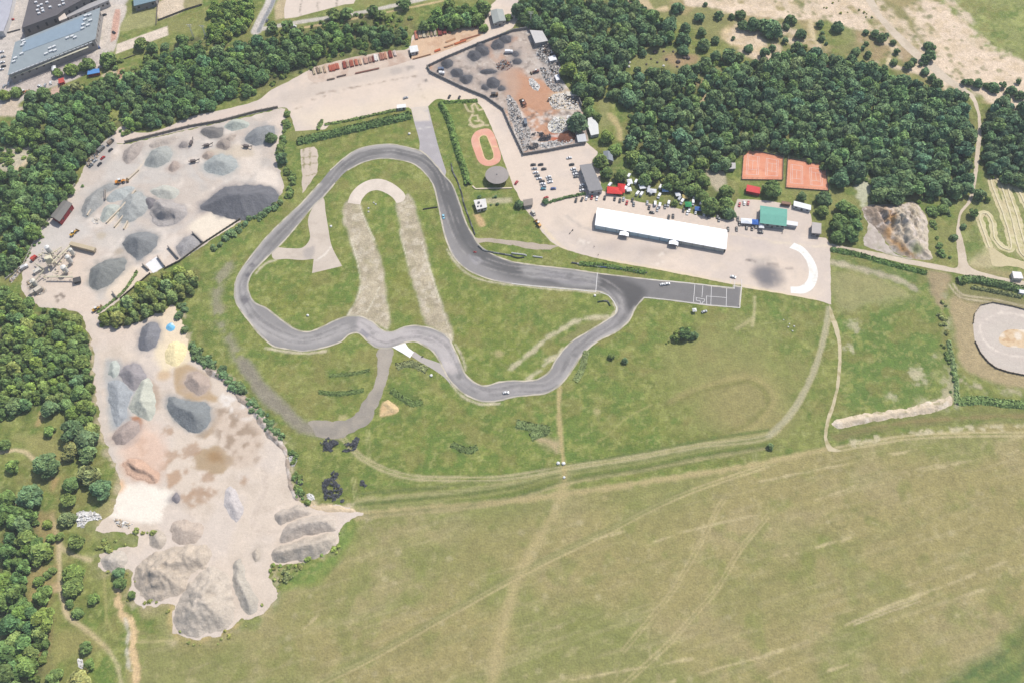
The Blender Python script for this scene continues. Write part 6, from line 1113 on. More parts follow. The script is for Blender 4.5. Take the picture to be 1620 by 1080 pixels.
# tyre walls along the track
def tyrewall(label,pts,stack=2,cols=((.03,.03,.033),(.5,.5,.48)),step=.72,every=6,r=.38):
    p=smooth([g2(q) for q in pts],step,False); mb=MB()
    for i,q in enumerate(p):
        c=cols[(i//every)%len(cols)]
        for s in range(stack): tyre_into(mb,(q[0],q[1],.2+.28*s),r,.26,0,i*.3,8,c)
    return setp(link('tyre_wall',mb.me('tyre_wall',M_ATTR)),label,'tyre wall')
tyrewall('short dark tyre wall on the grass inside the upper right bend',Z(6,(1060,247),(1100,240),(1145,234)),2,((.03,.03,.033),),r=.5); 
tyrewall('long grey tyre wall along the outer right side of the track',Z(6,(1240,0),(1275,70),(1300,140),(1315,210),(1340,280),(1365,350),(1385,405)),3,((.10,.10,.10),(.2,.2,.19),(.06,.06,.06)),r=.45)
tyrewall('curved grey tyre wall at the outside of the right hand bend',Z(6,(1408,480),(1440,505),(1500,520),(1560,530),(1620,540)),3,((.12,.13,.13),(.28,.28,.27)),r=.45); tyrewall('white and black tyre wall below the concrete apron',Z(7,(380,585),(470,600),(600,615),(720,628),(850,648)),3,((.1,.1,.11),(.42,.42,.4),(.08,.12,.3)),r=.45); tyrewall('white topped tyre wall left of the apron verge',Z(7,(0,525),(80,535),(90,540)),3,((.5,.5,.48),),r=.45); tyrewall('short white tyre wall right of the white topped one',Z(7,(135,545),(190,552)),3,((.5,.5,.48),),r=.45); tyrewall('dark tyre wall behind the white topped one',Z(7,(0,545),(40,555),(75,550)),2,((.04,.05,.05),),r=.5); tyrewall('dark green tyre wall on the inside of the chicane bend',Z(7,(545,832),(600,828),(620,855)),3,((.03,.06,.04),(.2,.2,.18)),r=.45)
tyrewall('tyre row between bank and access road',Z(2,(1235,1040),(1245,1085)),3,((.1,.1,.1),(.25,.25,.24)))
# ================================================================== WALLS AND FENCES
def wall(label,pts,h,t,col,name='boundary_wall',cat='wall',cap=None,post=0):
    p=[g2(q) for q in pts]; mb=MB(); pb=MB()
    for a,b in zip(p[:-1],p[1:]):
        L=math.hypot(b[0]-a[0],b[1]-a[1]); rz=math.atan2(b[1]-a[1],b[0]-a[0])
        mb.box(((a[0]+b[0])/2,(a[1]+b[1])/2,h/2+.02),(L-.02,t,h),rz)
        if post:
            for k in range(int(L/post)+1):
                f=min(1,k*post/L); pb.box((a[0]+(b[0]-a[0])*f,a[1]+(b[1]-a[1])*f,h/2+.1),(t*2.2,t*2.2,h+.25),rz)
    e=empty(name,(p[0][0],p[0][1],0),label=label,cat=cat)
    def sub(n,m):
        o=link(n,m.me(n,M_ANY),e,color=K(*col)); o.location=(-p[0][0],-p[0][1],0); return o
    sub('panel',mb)
    if post: sub('post',pb)
    return e
wall('tall grey wall on the road side of the scrap yard',[(838,46),(812,50),(755,72),(705,93),(676,107),(681,116),(731,140),(768,155),(796,175),(807,201),(828,246)],2.6,.4,(150,146,142),post=4)
wall('tall grey wall between scrap yard and car park',[(828,246),(870,239),(926,228)],2.6,.4,(150,146,142),post=4); wall('short grey wall at the wood end of the scrap yard',Z(3,(410,600),(440,680)),3,.4,(140,136,132),post=4)
wall('long grey brown wall between the upper road and the gravel yard',Z(1,(795,905),(1000,855),(1200,805),(1400,770))+[(405,178),(440,171)],2.2,.5,(150,140,130),post=5)
wall('broken light fence along the left side of the gravel yard',Z(5,(40,690),(150,600),(230,430),(320,300),(400,180),(480,90)),1.6,.3,(186,180,166),'panel_fence','fence',post=3)
wall('fence of dark posts along the lower right side of the gravel yard',Z(5,(1520,312),(1290,462),(1140,575),(1040,625)),1.8,.25,(116,108,96),'post_fence','fence',post=3); wall('dark fence stretch below the sand bay of the gravel yard',Z(5,(950,655),(850,740),(760,815)),1.6,.25,(108,100,88),'post_fence','fence',post=3)
for q,lab in [(Z(5,(1220,398),(1285,460)),'right divider wall of the storage bays'),(Z(5,(1065,487),(1130,560)),'middle divider wall of the storage bays'),(Z(5,(1000,550),(1045,612)),'left divider wall of the storage bays'),(Z(5,(715,775),(745,815)),'lone divider wall at the lower end of the gravel yard'),(Z(5,(905,600),(945,635)),'small divider wall left of the white bay'),(Z(5,(668,130),(668,190)),'short upright divider beside the orange loader')]: wall(lab,q,2.4,.7,(150,142,134),'divider_wall','wall')
setp(sheet('white_bay_floor',Z(5,(920,595,1),(990,545,1),(1040,610,1),(970,650,1)),.11,(240,238,236),M_CONC),None)
for q,lab in [(Z(5,(675,335),(775,235),(860,130)),'long pale divider between the two left gravel bays'),(Z(5,(725,362),(800,270),(830,190)),'second pale divider left of the cratered heap'),(Z(5,(555,290),(605,205)),'short pale divider at the foot of the long grey ridge'),(Z(5,(785,375),(810,325)),'shortest pale divider at the foot of the mottled heap'),(Z(5,(815,60),(880,0)),'pale divider right of the orange loader')]: wall(lab,q,1.4,1.0,(216,200,176),'divider_wall','wall')
wall('low rim fence round the near side of the oval track',Z(12,(1310,5),(1342,72),(1391,131),(1440,168),(1520,194),(1640,218)),1.1,.25,(104,90,74),'rim_fence','fence',post=3); wall('low rim fence round the far side of the oval track',Z(8,(1298,965),(1305,908),(1345,853),(1420,836),(1540,858),(1640,885)),1.1,.25,(140,128,104),'rim_fence','fence',post=3)
wall('low white kerb wall beside the round pavilion',Z(6,(1370,100),(1390,118),(1620,112)),.6,1.0,(226,210,186),'kerb_wall','wall')
wall('dark parapet wall of the factory upper hall',Z(1,(0,225),(130,190)),1.2,.4,(120,116,116)); wall('grey fence along the top of the green plot',Z(1,(1000,135),(1180,65),(1280,35)),1.8,.15,(130,120,112),'mesh_fence','fence',post=3); wall('grey fence between plot and pale slab',Z(1,(1000,10),(990,160)),1.8,.15,(130,120,112),'mesh_fence','fence',post=3); wall('low wall on the slope above the long wood',Z(1,(1040,380),(1120,355),(1200,335)),1.2,.3,(150,146,140)); wall('weathered rail along the slope left of the trees',Z(1,(720,400),(860,350)),1,.3,(128,120,100),'rail_fence','fence')
# ================================================================== BUILDINGS
def building(name,label,roofpx,h,wallc,roofc,cat='building',gable=0,win=None,door=True,over=.35,winc=None,roofm=None):
    q=[G(p[0],p[1],h)[:2] for p in roofpx]; cx=sum(p[0] for p in q)/len(q); cy=sum(p[1] for p in q)/len(q)
    q=[(p[0]-cx,p[1]-cy) for p in q]
    A=sum(q[i][0]*q[(i+1)%len(q)][1]-q[(i+1)%len(q)][0]*q[i][1] for i in range(len(q)))
    if A<0: q=q[::-1]
    e=empty(name,(cx,cy,0),label=label,cat=cat)
    w=MB(); w.prism([(x*.985,y*.985) for x,y in q],0,h-.02); link('wall',w.me('wall',M_ANY),e,color=K(*wallc))
    r=MB()
    grow=lambda p:(p[0]+over*(1 if p[0]>0 else -1),p[1]+over*(1 if p[1]>0 else -1))
    Q=[grow(p) for p in q]
    if gable and len(q)==4:
        L=[math.dist(Q[i],Q[(i+1)%4]) for i in range(4)]
        k=0 if L[0]<L[1] else 1   # short edge start
        a,b,c,d=[Q[(k+i)%4] for i in range(4)]
        m1=((a[0]+b[0])/2,(a[1]+b[1])/2); m2=((c[0]+d[0])/2,(c[1]+d[1])/2)
        V=[(*a,h),(*b,h),(*c,h),(*d,h),(*m1,h+gable),(*m2,h+gable)]
        r.add(V,[(3,2,1,0),(0,1,4),(2,3,5),(1,2,5,4),(3,0,4,5)])
    else: r.prism(Q,h,h+.35)
    ro=link('roof',r.me('roof',roofm or M_ANY),e,color=K(*roofc))
    cw=winc or (70,80,90)
    nw=0
    for i in range(len(q)):
        a=q[i];b=q[(i+1)%len(q)]; L=math.dist(a,b); nx,ny=(b[1]-a[1])/L,-(b[0]-a[0])/L
        face=nx*(0-cx)+ny*(0-cy)
        if face<=0 or not win: continue
        n=max(1,int(L/win))
        for k in range(n):
            if nw>60: break
            f=(k+.5)/n; x=(a[0]+(b[0]-a[0])*f)*.985+nx*.03; y=(a[1]+(b[1]-a[1])*f)*.985+ny*.03
            m=MB()
            if door and k==n//2 and h<8:
                m.box((x,y,1.1),(1.6,.12,2.2),math.atan2(b[1]-a[1],b[0]-a[0])); link('door',m.me('door',M_ANY),e,color=K(110,100,92))
            else:
                m.box((x,y,h*.6),(min(1.8,L/n*.6),.10,h*.3),math.atan2(b[1]-a[1],b[0]-a[0])); link('window',m.me('window',M_GLASS),e)
            nw+=1
    return e,q,(cx,cy)
def onroof(e,c,name,lst,h,col,mat=None):
    """small roof fittings as parts: (px,py,sx,sy,sz,rot)"""
    for p,sx,sy,sz,rz in lst:
        g=G(p[0],p[1],h+.35); m=MB(); m.box((0,0,sz/2),(sx,sy,sz)); o=link(name,m.me(name,mat or M_ANY),e,(g[0]-c[0],g[1]-c[1],h+.36),rz,K(*col))
e,q,c=building('factory_hall','long grey blue factory hall with white roof vents at the upper left',Z(1,(100,268),(632,52),(602,252),(52,478)),10,(170,166,162),(150,160,164),win=6,winc=(90,100,110))
fr=math.atan2(*(lambda a,b:(b[1]-a[1],b[0]-a[0]))(G(*Z(1,(100,268))[0],10),G(*Z(1,(632,52))[0],10)))
sk1=[G(p[0],p[1],10.36)[:2] for p in Z(1,(150,262),(540,100),(525,190),(140,335))]; m=MB(); m.prism([(x-c[0],y-c[1]) for x,y in sk1],10.36,10.6); link('skylight',m.me('skylight',M_ANY),e,color=K(142,160,174))
onroof(e,c,'roof_vent',[(Z(1,p)[0],3.0,1.6,1.4,fr) for p in [(150,262),(145,290),(155,275),(545,105),(570,100),(540,130),(575,135),(530,160),(560,165),(525,185),(430,245),(460,235),(478,242),(320,310),(345,300),(325,330),(350,325),(140,345),(100,372),(90,395),(295,345)]],10,(226,228,228))
onroof(e,c,'parapet_light',[((Z(1,(80+k*26,468-k*10.2))[0]),3.0,.5,.6,fr) for k in range(20)],10,(232,234,236))
m=MB(); a=G(*Z(1,(60,490))[0],7)[:2]; b=G(*Z(1,(560,297))[0],7)[:2]; m.box(((a[0]+b[0])/2-c[0],(a[1]+b[1])/2-c[1]-.4,7),(math.dist(a,b),1.6,.5),math.atan2(b[1]-a[1],b[0]-a[0])); link('canopy',m.me('canopy',M_ANY),e,color=K(216,212,190))
e,q,c=building('factory_block','dark roofed factory block behind the long hall',Z(1,(200,-60),(640,-60),(405,62),(365,95),(140,180),(165,90)),12,(140,134,130),(104,100,102),win=7)
onroof(e,c,'roof_vent',[(Z(1,p)[0],2.2,1.6,1.4,.4) for p in [(245,45),(265,35),(240,70),(270,60),(250,90),(275,75),(380,40),(400,10),(405,30),(300,20),(320,50),(230,20)]],12,(236,236,236))
building('factory_annex','narrow grey annex with light ledge along the dark roofed block',Z(1,(140,180),(365,95),(368,125),(145,205)),7,(176,170,166),(170,166,162))
building('rooftop_bridge','white ribbed passage between factory block and street',Z(1,(420,85),(680,-20),(690,5),(430,112)),6,(196,192,190),(176,174,174),cat='passage',win=4); building('corner_tower','small pale stair tower between the two factory roofs',Z(1,(365,95),(405,75),(425,115),(380,135)),9,(210,196,182),(222,208,194),cat='tower')
building('long_white_hall','long white edged building at the top left corner',Z(1,(-60,60),(10,-30),(85,-30),(55,110),(20,200),(-60,200)),6,(226,224,224),(186,186,194))
building('workshop','flat glass roofed workshop at the top edge beside the green plot',Z(1,(845,-40),(1000,-40),(985,5),(850,40)),6,(150,146,144),(126,150,160),win=5); building('red_stall','small stall with blue awning roof beside the factory trees',Z(1,(560,445),(625,438),(630,460),(555,475)),3,(176,70,60),(90,146,206),cat='stall'); building('white_tent','round topped white tent by the factory street',Z(1,(325,425),(350,415),(352,445),(330,450)),3,(226,226,226),(246,246,246),cat='tent',gable=.8,over=.2); building('red_kiosk','small red kiosk under the factory trees',Z(1,(370,505),(400,495),(405,520),(375,530)),3,(170,60,54),(196,84,74),cat='kiosk')
building('red_shed','shed with grey ridge roof and dark red long wall at the gravel yard fence',Z(5,(402,190),(455,212),(375,322),(322,288)),5,(150,52,54),(128,124,118),cat='shed',gable=1.2,win=7)
building('grey_house','small grey hip roofed house at the top of the scrap yard road',Z(2,(1485,70),(1560,62),(1580,130),(1505,150)),4.5,(190,186,180),(168,172,166),cat='house',gable=1.4,win=3.5)
building('steel_office','white cabin at the end of the rusty steel rows',Z(2,(972,298),(1018,290),(1028,325),(980,335)),3,(220,220,220),(232,232,228),cat='cabin',win=3)
building('white_trailer','white flat trailer cabin at the top of the access road',Z(2,(893,668),(945,662),(948,680),(895,687)),2.6,(232,232,230),(240,240,236),cat='cabin',win=3)
building('car_park_building','long grey flat roofed building beside the car park',Z(7,(430,-30),(500,-40),(572,120),(490,132)),5,(206,204,200),(146,144,144),win=4)
building('bungalow','small grey roofed bungalow among the trees behind the car park',Z(3,(580,960),(630,965),(640,1020),(585,1010)),4,(190,186,182),(140,146,152),cat='house',gable=1.2,win=3)
building('white_house','little flat white house by the kart ground gate',Z(6,(1380,192),(1450,182),(1460,232),(1400,248)),3.4,(214,208,198),(228,224,218),cat='house',win=2.5)
onroof(bpy.data.objects['white_house'],bpy.data.objects['white_house'].location,'roof_vent',[(Z(6,(1410,205))[0],1.6,1.2,1,.2),(Z(6,(1425,225))[0],1.2,1.2,.8,.2),(Z(6,(1405,228))[0],1,1,.7,.2)],3.4,(110,110,112))
e,q,c=building('green_roof_pavilion','pavilion with turquoise green roof at the right end of the paddock',Z(7,(1575,225),(1640,232))[:1]+Z(8,(118,248),(112,350),(-48,330)),4.5,(176,180,176),(112,176,158),gable=.9,win=3.5,over=.5)
building('white_annex','low white canopy joined to the green roofed pavilion',Z(8,(118,318),(188,330),(184,352),(116,342)),3,(200,200,200),(240,240,240),cat='canopy',over=.2)
building('white_container','long white container cabin behind the green roofed pavilion',Z(8,(164,194),(272,222),(270,252),(162,224)),2.8,(226,226,226),(246,246,246),cat='container',win=4,over=.1); building('grey_shed','grey ribbed shed at the right end of the apron',Z(8,(282,330),(335,338),(333,400),(278,395)),4,(150,146,148),(190,182,176),cat='shed',win=3)
building('red_canopy','red covered stand below the tennis courts',Z(7,(1488,92),(1570,110),(1567,148),(1482,130)),3,(170,60,60),(214,72,72),cat='stand',over=.2); building('tennis_hut','small grey hut at the corner of the left tennis court',Z(3,(1372,1035),(1412,1035),(1412,1068),(1376,1070)),3,(150,148,146),(196,192,188),cat='hut'); building('grey_bench_hut','tiny brown roofed shelter beside the white container',Z(8,(88,195),(145,205),(142,218),(86,210)),2.4,(130,100,84),(146,112,92),cat='shelter',over=.1)
building('scrap_shed','white roofed shed at the upper right of the scrap yard',Z(3,(115,195),(190,200),(225,260),(150,275)),4.5,(170,166,162),(206,202,198),cat='shed'); building('scrap_cabin','small pale roofed cabin at the scrap yard wall end',Z(3,(345,585),(405,585),(408,605),(350,608)),3,(170,160,150),(222,214,200),cat='cabin'); building('white_scrap_truck_box','white box body lying in the scrap yard',Z(3,(268,478),(292,472),(305,505),(282,512)),2.6,(206,206,208),(240,240,242),cat='box body',over=0); building('scrap_bin','white flat roofed bin in the scrap yard jumble',Z(3,(228,365),(270,350),(285,380),(240,390)),2.4,(206,206,208),(240,240,240),cat='bin',over=0); building('scrap_store','white corrugated store outside the scrap yard corner',Z(3,(480,750),(510,742),(545,790),(550,850),(500,860),(480,800)),3,(206,206,206),(226,226,222),cat='store',over=0); building('scrap_gatehouse','pale gatehouse roof at the lower right corner of the scrap yard',Z(3,(410,860),(460,850),(470,895),(420,900)),3.2,(190,188,184),(206,208,208),cat='gatehouse')
building('small_white_hut','white hut with flat roof at the right frame edge by the dirt road',Z(8,(1545,640),(1600,645),(1615,685),(1555,682)),3,(226,220,214),(246,240,236),cat='hut',over=.1); building('white_box_hut','tiny white hut at the end of the oval track hedge',Z(8,(1590,755),(1625,760),(1625,780),(1592,775)),2.4,(226,226,226),(244,244,244),cat='hut',over=.1)
building('gate_cabin','small brown roofed gate cabin at the entry of the apron',Z(7,(72,190),(128,180),(130,215),(78,225)),3,(176,168,158),(150,140,130),cat='cabin')
# long white marquee
def marquee():
    hE=4.2; pts=Z(7,(540,236),(1361,376),(1356,500),(524,346)); q=[G(p[0],p[1],hE)[:2] for p in pts]; cx=sum(p[0] for p in q)/4; cy=sum(p[1] for p in q)/4
    q=[(x-cx,y-cy) for x,y in q]; e=empty('marquee',(cx,cy,0),label='very long white marquee hall standing on the concrete apron',cat='marquee')
    A,B,Cc,Dd=[Vector((*p,0)) for p in q]; n=24; V=[];F=[]
    for i in range(n+1):
        f=i/n; a=A.lerp(B,f); b=Dd.lerp(Cc,f); s=.10*(i%2); m=(a+b)/2
        V+=[(a.x,a.y,hE-s),((a.x*.75+b.x*.25),(a.y*.75+b.y*.25),hE+1.5-s),(m.x,m.y,hE+2.6-s),((a.x*.25+b.x*.75),(a.y*.25+b.y*.75),hE+1.5-s),(b.x,b.y,hE-s)]
    for i in range(n):
        for k in range(4): F.append((i*5+k,i*5+k+1,i*5+k+6,i*5+k+5))
    F=[f[::-1] for f in F]
    mr=mesh('roof',V,F,surf('marquee_canvas',(285,285,285),1,.02,.1,.02,rough=.6)); link('roof',mr,e)
    w=MB()
    def wl(a,b,h0,h1,c,name,mat=M_ANY):
        m=MB(); d=b-a; m.box(((a.x+b.x)/2,(a.y+b.y)/2,(h0+h1)/2),(d.length,.15,h1-h0),math.atan2(d.y,d.x)); link(name,m.me(name,mat),e,color=K(*c))
    s=.985
    A,B,Cc,Dd=[v*1 for v in (A,B,Cc,Dd)]
    ins=lambda v:Vector((v.x*.995,v.y*.97,0))
    a,b,c,d=map(ins,(A,B,Cc,Dd))
    wl(a,b,0,hE-.2,(226,228,230),'wall'); wl(b,c,0,hE-.2,(240,240,240),'wall'); wl(a,d,0,hE-.2,(236,236,236),'wall')
    wl(d,d.lerp(c,.19),0,hE-.2,(206,224,230),'wall'); wl(d.lerp(c,.27),d.lerp(c,.57),0,hE-.2,(200,222,230),'wall'); wl(d.lerp(c,.65),d.lerp(c,.99),0,hE-.2,(206,206,196),'wall')  # south side: bluish shade painted into the colour of the first two panels
    for f0,f1 in((.195,.265),(.575,.645)):
        p0=d.lerp(c,f0);p1=d.lerp(c,f1); nrm=Vector((p1.y-p0.y,-(p1.x-p0.x),0)).normalized(); ext=nrm*4.0
        m=MB(); mid=(p0+p1)/2
        V=[(p0.x,p0.y,3.0),(p1.x,p1.y,3.0),(mid.x,mid.y,4.1)]; V+=[(v[0]+ext.x,v[1]+ext.y,v[2]) for v in V]
        m.add(V,[(0,3,5,2),(1,2,5,4),(3,4,5)]); link('porch_roof',m.me('porch_roof',MATS['marquee_canvas']),e)
        for pp in(p0,p1):
            mm=MB(); mm.tube((pp.x+ext.x,pp.y+ext.y,0),(pp.x+ext.x,pp.y+ext.y,3.0),.12); link('porch_post',mm.me('porch_post',M_METAL),e)
    for k in range(13):
        pp=d.lerp(c,k/12); mm=MB(); mm.tube((pp.x,pp.y-.25,0),(pp.x,pp.y-.25,hE-.1),.12,n=6); link('frame_post',mm.me('frame_post',M_METAL),e)
marquee()
# round pavilion
def rotunda():
    g=G(*Z(6,(1525,28))[0],5.2); e=empty('round_pavilion',(g[0],g[1],0),label='round flat grey disc roofed pavilion below the little kart oval',cat='pavilion')
    r=9.2; m=MB(); n=40
    V=[(r*math.cos(a),r*math.sin(a),4.9) for a in np.linspace(0,6.2832,n,endpoint=False)]+[(r*math.cos(a),r*math.sin(a),5.2) for a in np.linspace(0,6.2832,n,endpoint=False)]+[(0,0,6.0)]
    F=[(i,(i+1)%n,n+(i+1)%n,n+i) for i in range(n)]+[(n+i,n+(i+1)%n,2*n) for i in range(n)]+[tuple(range(n-1,-1,-1))]
    m.add(V,F); link('roof',m.me('roof',M_ANY),e,color=K(160,152,146)); m=MB(); m.tube((0,0,0),(0,0,4.9),2.2,2.2,16); link('core_wall',m.me('core_wall',M_ANY),e,color=K(150,140,130))
    m=MB(); m.tube((0,0,6.0),(0,0,6.6),.5,.3,10); link('finial',m.me('finial',M_METAL),e)
    for k in range(10):
        a=k*.6283; m=MB(); m.tube((8*math.cos(a),8*math.sin(a),0),(8*math.cos(a),8*math.sin(a),4.9),.16); link('post',m.me('post',M_WOOD),e)
rotunda()
# tennis courts: clay with white lines, net and fence
clay=(232,160,126)
def court(pts,label_g,nets,flab):
    sheet('tennis_court',[(*p,1) for p in pts],.06,clay,M_CONC,sm=False,paint=lambda P:(P.tint(5,(218,138,106),.5,.7,.7),P.tint(2.5,(238,176,142),.55,.75,.6),P.tint(9,(222,146,114),.5,.7,.5,seed=88)),spacing=1.4)
    q=[Vector((*g2(p),0)) for p in pts]
    bil=lambda u,v:(q[0].lerp(q[1],u)).lerp(q[3].lerp(q[2],u),v)
    for u0 in nets:
        lines=[]; W_=.30
        for a,b in [((u0,.18),(u0,.82)),((u0+W_,.18),(u0+W_,.82)),((u0,.18),(u0+W_,.18)),((u0,.82),(u0+W_,.82)),((u0+.04,.18),(u0+.04,.82)),((u0+W_-.04,.18),(u0+W_-.04,.82)),((u0+.04,.35),(u0+W_-.04,.35)),((u0+.04,.65),(u0+W_-.04,.65)),((u0+W_/2,.35),(u0+W_/2,.65))]:
            lines.append((bil(*a),bil(*b)))
        mb=MB(); z=.075
        for a,b in lines:
            d=(b-a).normalized(); nx,ny=-d.y*.09,d.x*.09; z+=.004
            mb.add([(a.x+nx,a.y+ny,z),(a.x-nx,a.y-ny,z),(b.x-nx,b.y-ny,z),(b.x+nx,b.y+ny,z)],[(0,1,2,3)])
        setp(link('court_lines',mb.me('court_lines',M_LINE)),kind='structure')
    e=empty('court_fence',q[0],label=flab,cat='fence'); pb=MB(); rb=MB()
    for i in range(4):
        a=q[i];b=q[(i+1)%4]; L=(b-a).length; rz=math.atan2(b.y-a.y,b.x-a.x)
        for k in range(int(L/4)+1):
            f=k*4/L; p=a.lerp(b,min(f,1)); pb.tube((p.x,p.y,0),(p.x,p.y,3),.06,n=6)
        for z in(.12,1.6,3.0): rb.box(((a.x+b.x)/2,(a.y+b.y)/2,z),(L,.07,.07),rz)
        rb.box(((a.x+b.x)/2,(a.y+b.y)/2,.6),(L,.03,.9),rz)
    for n,m in(('post',pb),('rail',rb)):
        o=link(n,m.me(n,M_ANY),e,color=K(120,130,120)); o.location=-q[0]
court(Z(7,(1463,-150),(1720,-95),(1712,75),(1450,70))[:0]+[(1177,235),(1239,249),(1238,286),(1173,285)],'', (.10,.58),'mesh fence round the left tennis court'); court([(1246,251),(1305,262),(1311,303),(1243,298)],'', (.10,.58),'mesh fence round the right tennis court')
# stacks of rusty steel
def steelstack(p0,p1,w,n,col,label,group=None,h=1.4):
    a=g2(p0);b=g2(p1); L=math.dist(a,b); rz=math.atan2(b[1]-a[1],b[0]-a[0]); mb=MB(); m2=MB()
    nb=max(3,int(w/.45)); 
    for k in range(nb):
        for l in range(int(h/.4)):
            if rng.random()<.12 and l: continue
            f=rng.uniform(.75,1.25); mb.box((rng.uniform(-.4,.4),(k-(nb-1)/2)*.45,.25+l*.4),(L*rng.uniform(.85,1),.36,.34),0,tuple(v*f for v in K(*col)))
    for x in(-L*.3,L*.3): m2.box((x,0,.03),(.25,w,.08),0,K(120,96,76))
    m2.box((0,0,.025),(L*.6-.25,.2,.06),0,K(120,96,76))
    e=empty('steel_stack',((a[0]+b[0])/2,(a[1]+b[1])/2,.07),rz,label=label,cat='steel stack',group=group)
    link('beams',mb.me('beams',M_ATTR),e); link('bearers',m2.me('bearers',M_ATTR),e)
RS=[((360,430),(372,478),2.2,(206,190,160)),((385,428),(398,470),2.2,(150,130,110)),((405,425),(415,465),2,(214,196,166)),((430,420),(440,465),2,(196,170,140)),((475,415),(485,455),5,(190,104,80)),((505,408),(515,445),4.5,(198,112,88)),((555,392),(565,440),3,(150,74,58)),((575,388),(585,430),1.8,(186,150,126)),((600,385),(610,428),3.5,(170,92,70)),((630,380),(640,420),3,(186,110,84)),((655,375),(665,415),2.5,(206,168,140)),((690,368),(700,408),4,(200,160,140)),((720,362),(728,400),3,(190,150,130)),((755,350),(764,390),4,(236,230,222)),((790,340),(800,385),4,(186,130,108)),((815,335),(824,378),2.4,(206,150,122)),((845,325),(856,372),3.2,(146,72,58)),((875,325),(884,360),2.4,(214,196,186)),((738,358),(746,398),1.8,(130,70,58))]
dsc=lambda c:'pale' if sum(c)>520 else ('reddish' if c[0]>165 else 'dark rusty')
ORD=['first','second','third','fourth','fifth','sixth','seventh','eighth','ninth','tenth','eleventh','twelfth','thirteenth','fourteenth','fifteenth','sixteenth','seventeenth','eighteenth','nineteenth','twentieth']
for i,(a,b,w,c) in enumerate(sorted(RS)): steelstack(Z(2,a)[0],Z(2,b)[0],w,5,c,f'{dsc(c)} steel stack, {ORD[i]} from the left in the row above the plaza','steel stacks in the row above the plaza')
RS2=[((1010,200),(1018,255),3,(190,120,96)),((1032,195),(1042,245),3,(206,180,150)),((1058,195),(1066,245),3,(214,200,172)),((1082,192),(1090,240),2.6,(190,170,140)),((1105,188),(1112,236),2.6,(176,150,130)),((1130,186),(1136,232),2.6,(196,180,160)),((1160,182),(1168,230),4,(140,66,60)),((1190,180),(1196,222),3.4,(150,70,62)),((1222,178),(1228,214),3,(176,96,84)),((1265,160),(1268,192),3.6,(186,60,60)),((1352,135),(1360,180),4,(150,62,58)),((1385,150),(1390,178),3,(160,60,60))]
for i,(a,b,w,c) in enumerate(RS2): steelstack(Z(2,a)[0],Z(2,b)[0],w,5,c,f'{dsc(c)} steel stack, {ORD[i]} from the left in the row under the belt of trees','steel stacks in the row under the tree belt')
for i,(a,b,w,c) in enumerate([((1130,330),(1168,316),2.4,(200,104,60)),((1200,272),(1262,248),1.8,(206,160,120)),((1255,285),(1330,258),2.4,(196,110,66)),((1190,305),(1250,285),1.6,(190,140,104)),((990,378),(1110,345),.9,(170,130,100)),((1290,262),(1420,222),.9,(170,116,86)),((510,492),(570,478),1.6,(110,92,84)),((625,470),(780,436),1.4,(140,96,80)),((450,510),(500,500),1.0,(120,104,90))]): steelstack(Z(2,a)[0],Z(2,b)[0],w,4,c,f'low line of loose steel beams, {ORD[i]} of those laid along the road edge','loose steel along the road edge',.8)
# tall white lattice poles
def pylon(t,zx,zy0,zy1,label):
    base=Z(t,(zx,zy1))[0]; g=G(*base); h=14.0; e=empty('utility_pole',(g[0],g[1],0),label=label,cat='pole')
    m=MB(); m.tube((0,0,0),(0,0,h),.28,.16,8); m.tube((.9,0,0),(.9,0,h),.2,.14,8)
    for k in range(9): m.box((.45,0,1.2+k*1.5),(.9,.12,.12))
    link('mast',m.me('mast',M_ANY),e,color=K(226,222,214)); m=MB(); m.box((.4,0,h),(5,.25,.25)); m.box((.4,0,h-1.6),(4,.25,.25)); link('crossarm',m.me('crossarm',M_ANY),e,color=K(226,222,214))
    for k in(-2,-.6,.9,2.6):
        m=MB(); m.tube((k,0,h+.1),(k,0,h+.6),.12,.1,6); link('insulator',m.me('insulator',M_ANY),e,color=K(120,100,90))
pylon(1,1222,60,240,'left white twin pole beside the long wood'); pylon(1,1302,70,245,'right white twin pole beside the long wood')
pylon(3,115,90,160,'white twin pole at the upper end of the scrap yard')
# boulders
def boulders(lst,t,label,group,col):
    for x,y,r in lst:
        g=G(*Z(t,(x,y))[0]); rr=np.random.default_rng(int(x*7+y)); 
        import bmesh
        bm=bmesh.new(); bmesh.ops.create_icosphere(bm,subdivisions=2,radius=r)
        for v in bm.verts: v.co*=1+.5*(float(fbm(np.array([v.co.x*3+x]),np.array([v.co.y*3+v.co.z*2+y]),2.0,3,4)[0])-.5); v.co.z*=.75
        me=bpy.data.meshes.new('boulder'); bm.to_mesh(me); bm.free(); me.materials.append(M_ANY)
        setp(link('boulder',me,None,(g[0],g[1],r*.35),0,K(*col)),label,'boulder',group)
boulders([(905,335,2.2),(960,328,1),(978,380,1.4),(880,375,1),(920,398,1.1),(850,410,1),(880,432,1.1),(1050,395,2),(1045,425,1),(1020,330,1),(1090,370,1.5),(1115,372,1.8),(1080,350,1),(1240,450,1),(1110,355,1)],3,'dark boulder lying in the grassy glade','dark boulders in the glade',(96,84,80))
boulders([(958,420,1.2),(925,440,.8),(745,360,1.2),(742,400,1.3),(740,425,1.2)],3,'white boulder lying in the grassy glade','white boulders in the glade',(232,228,220))
boulders([(510,140,.9),(515,110,.9)],7,'black lump on the apron verge','lumps',(60,56,54)) if False else None
boulders([(292,770,1.2),(326,772,1.3),(330,860,.9)],11,'white block at the crossing of footpath and field track','white blocks at the crossing',(240,240,236))
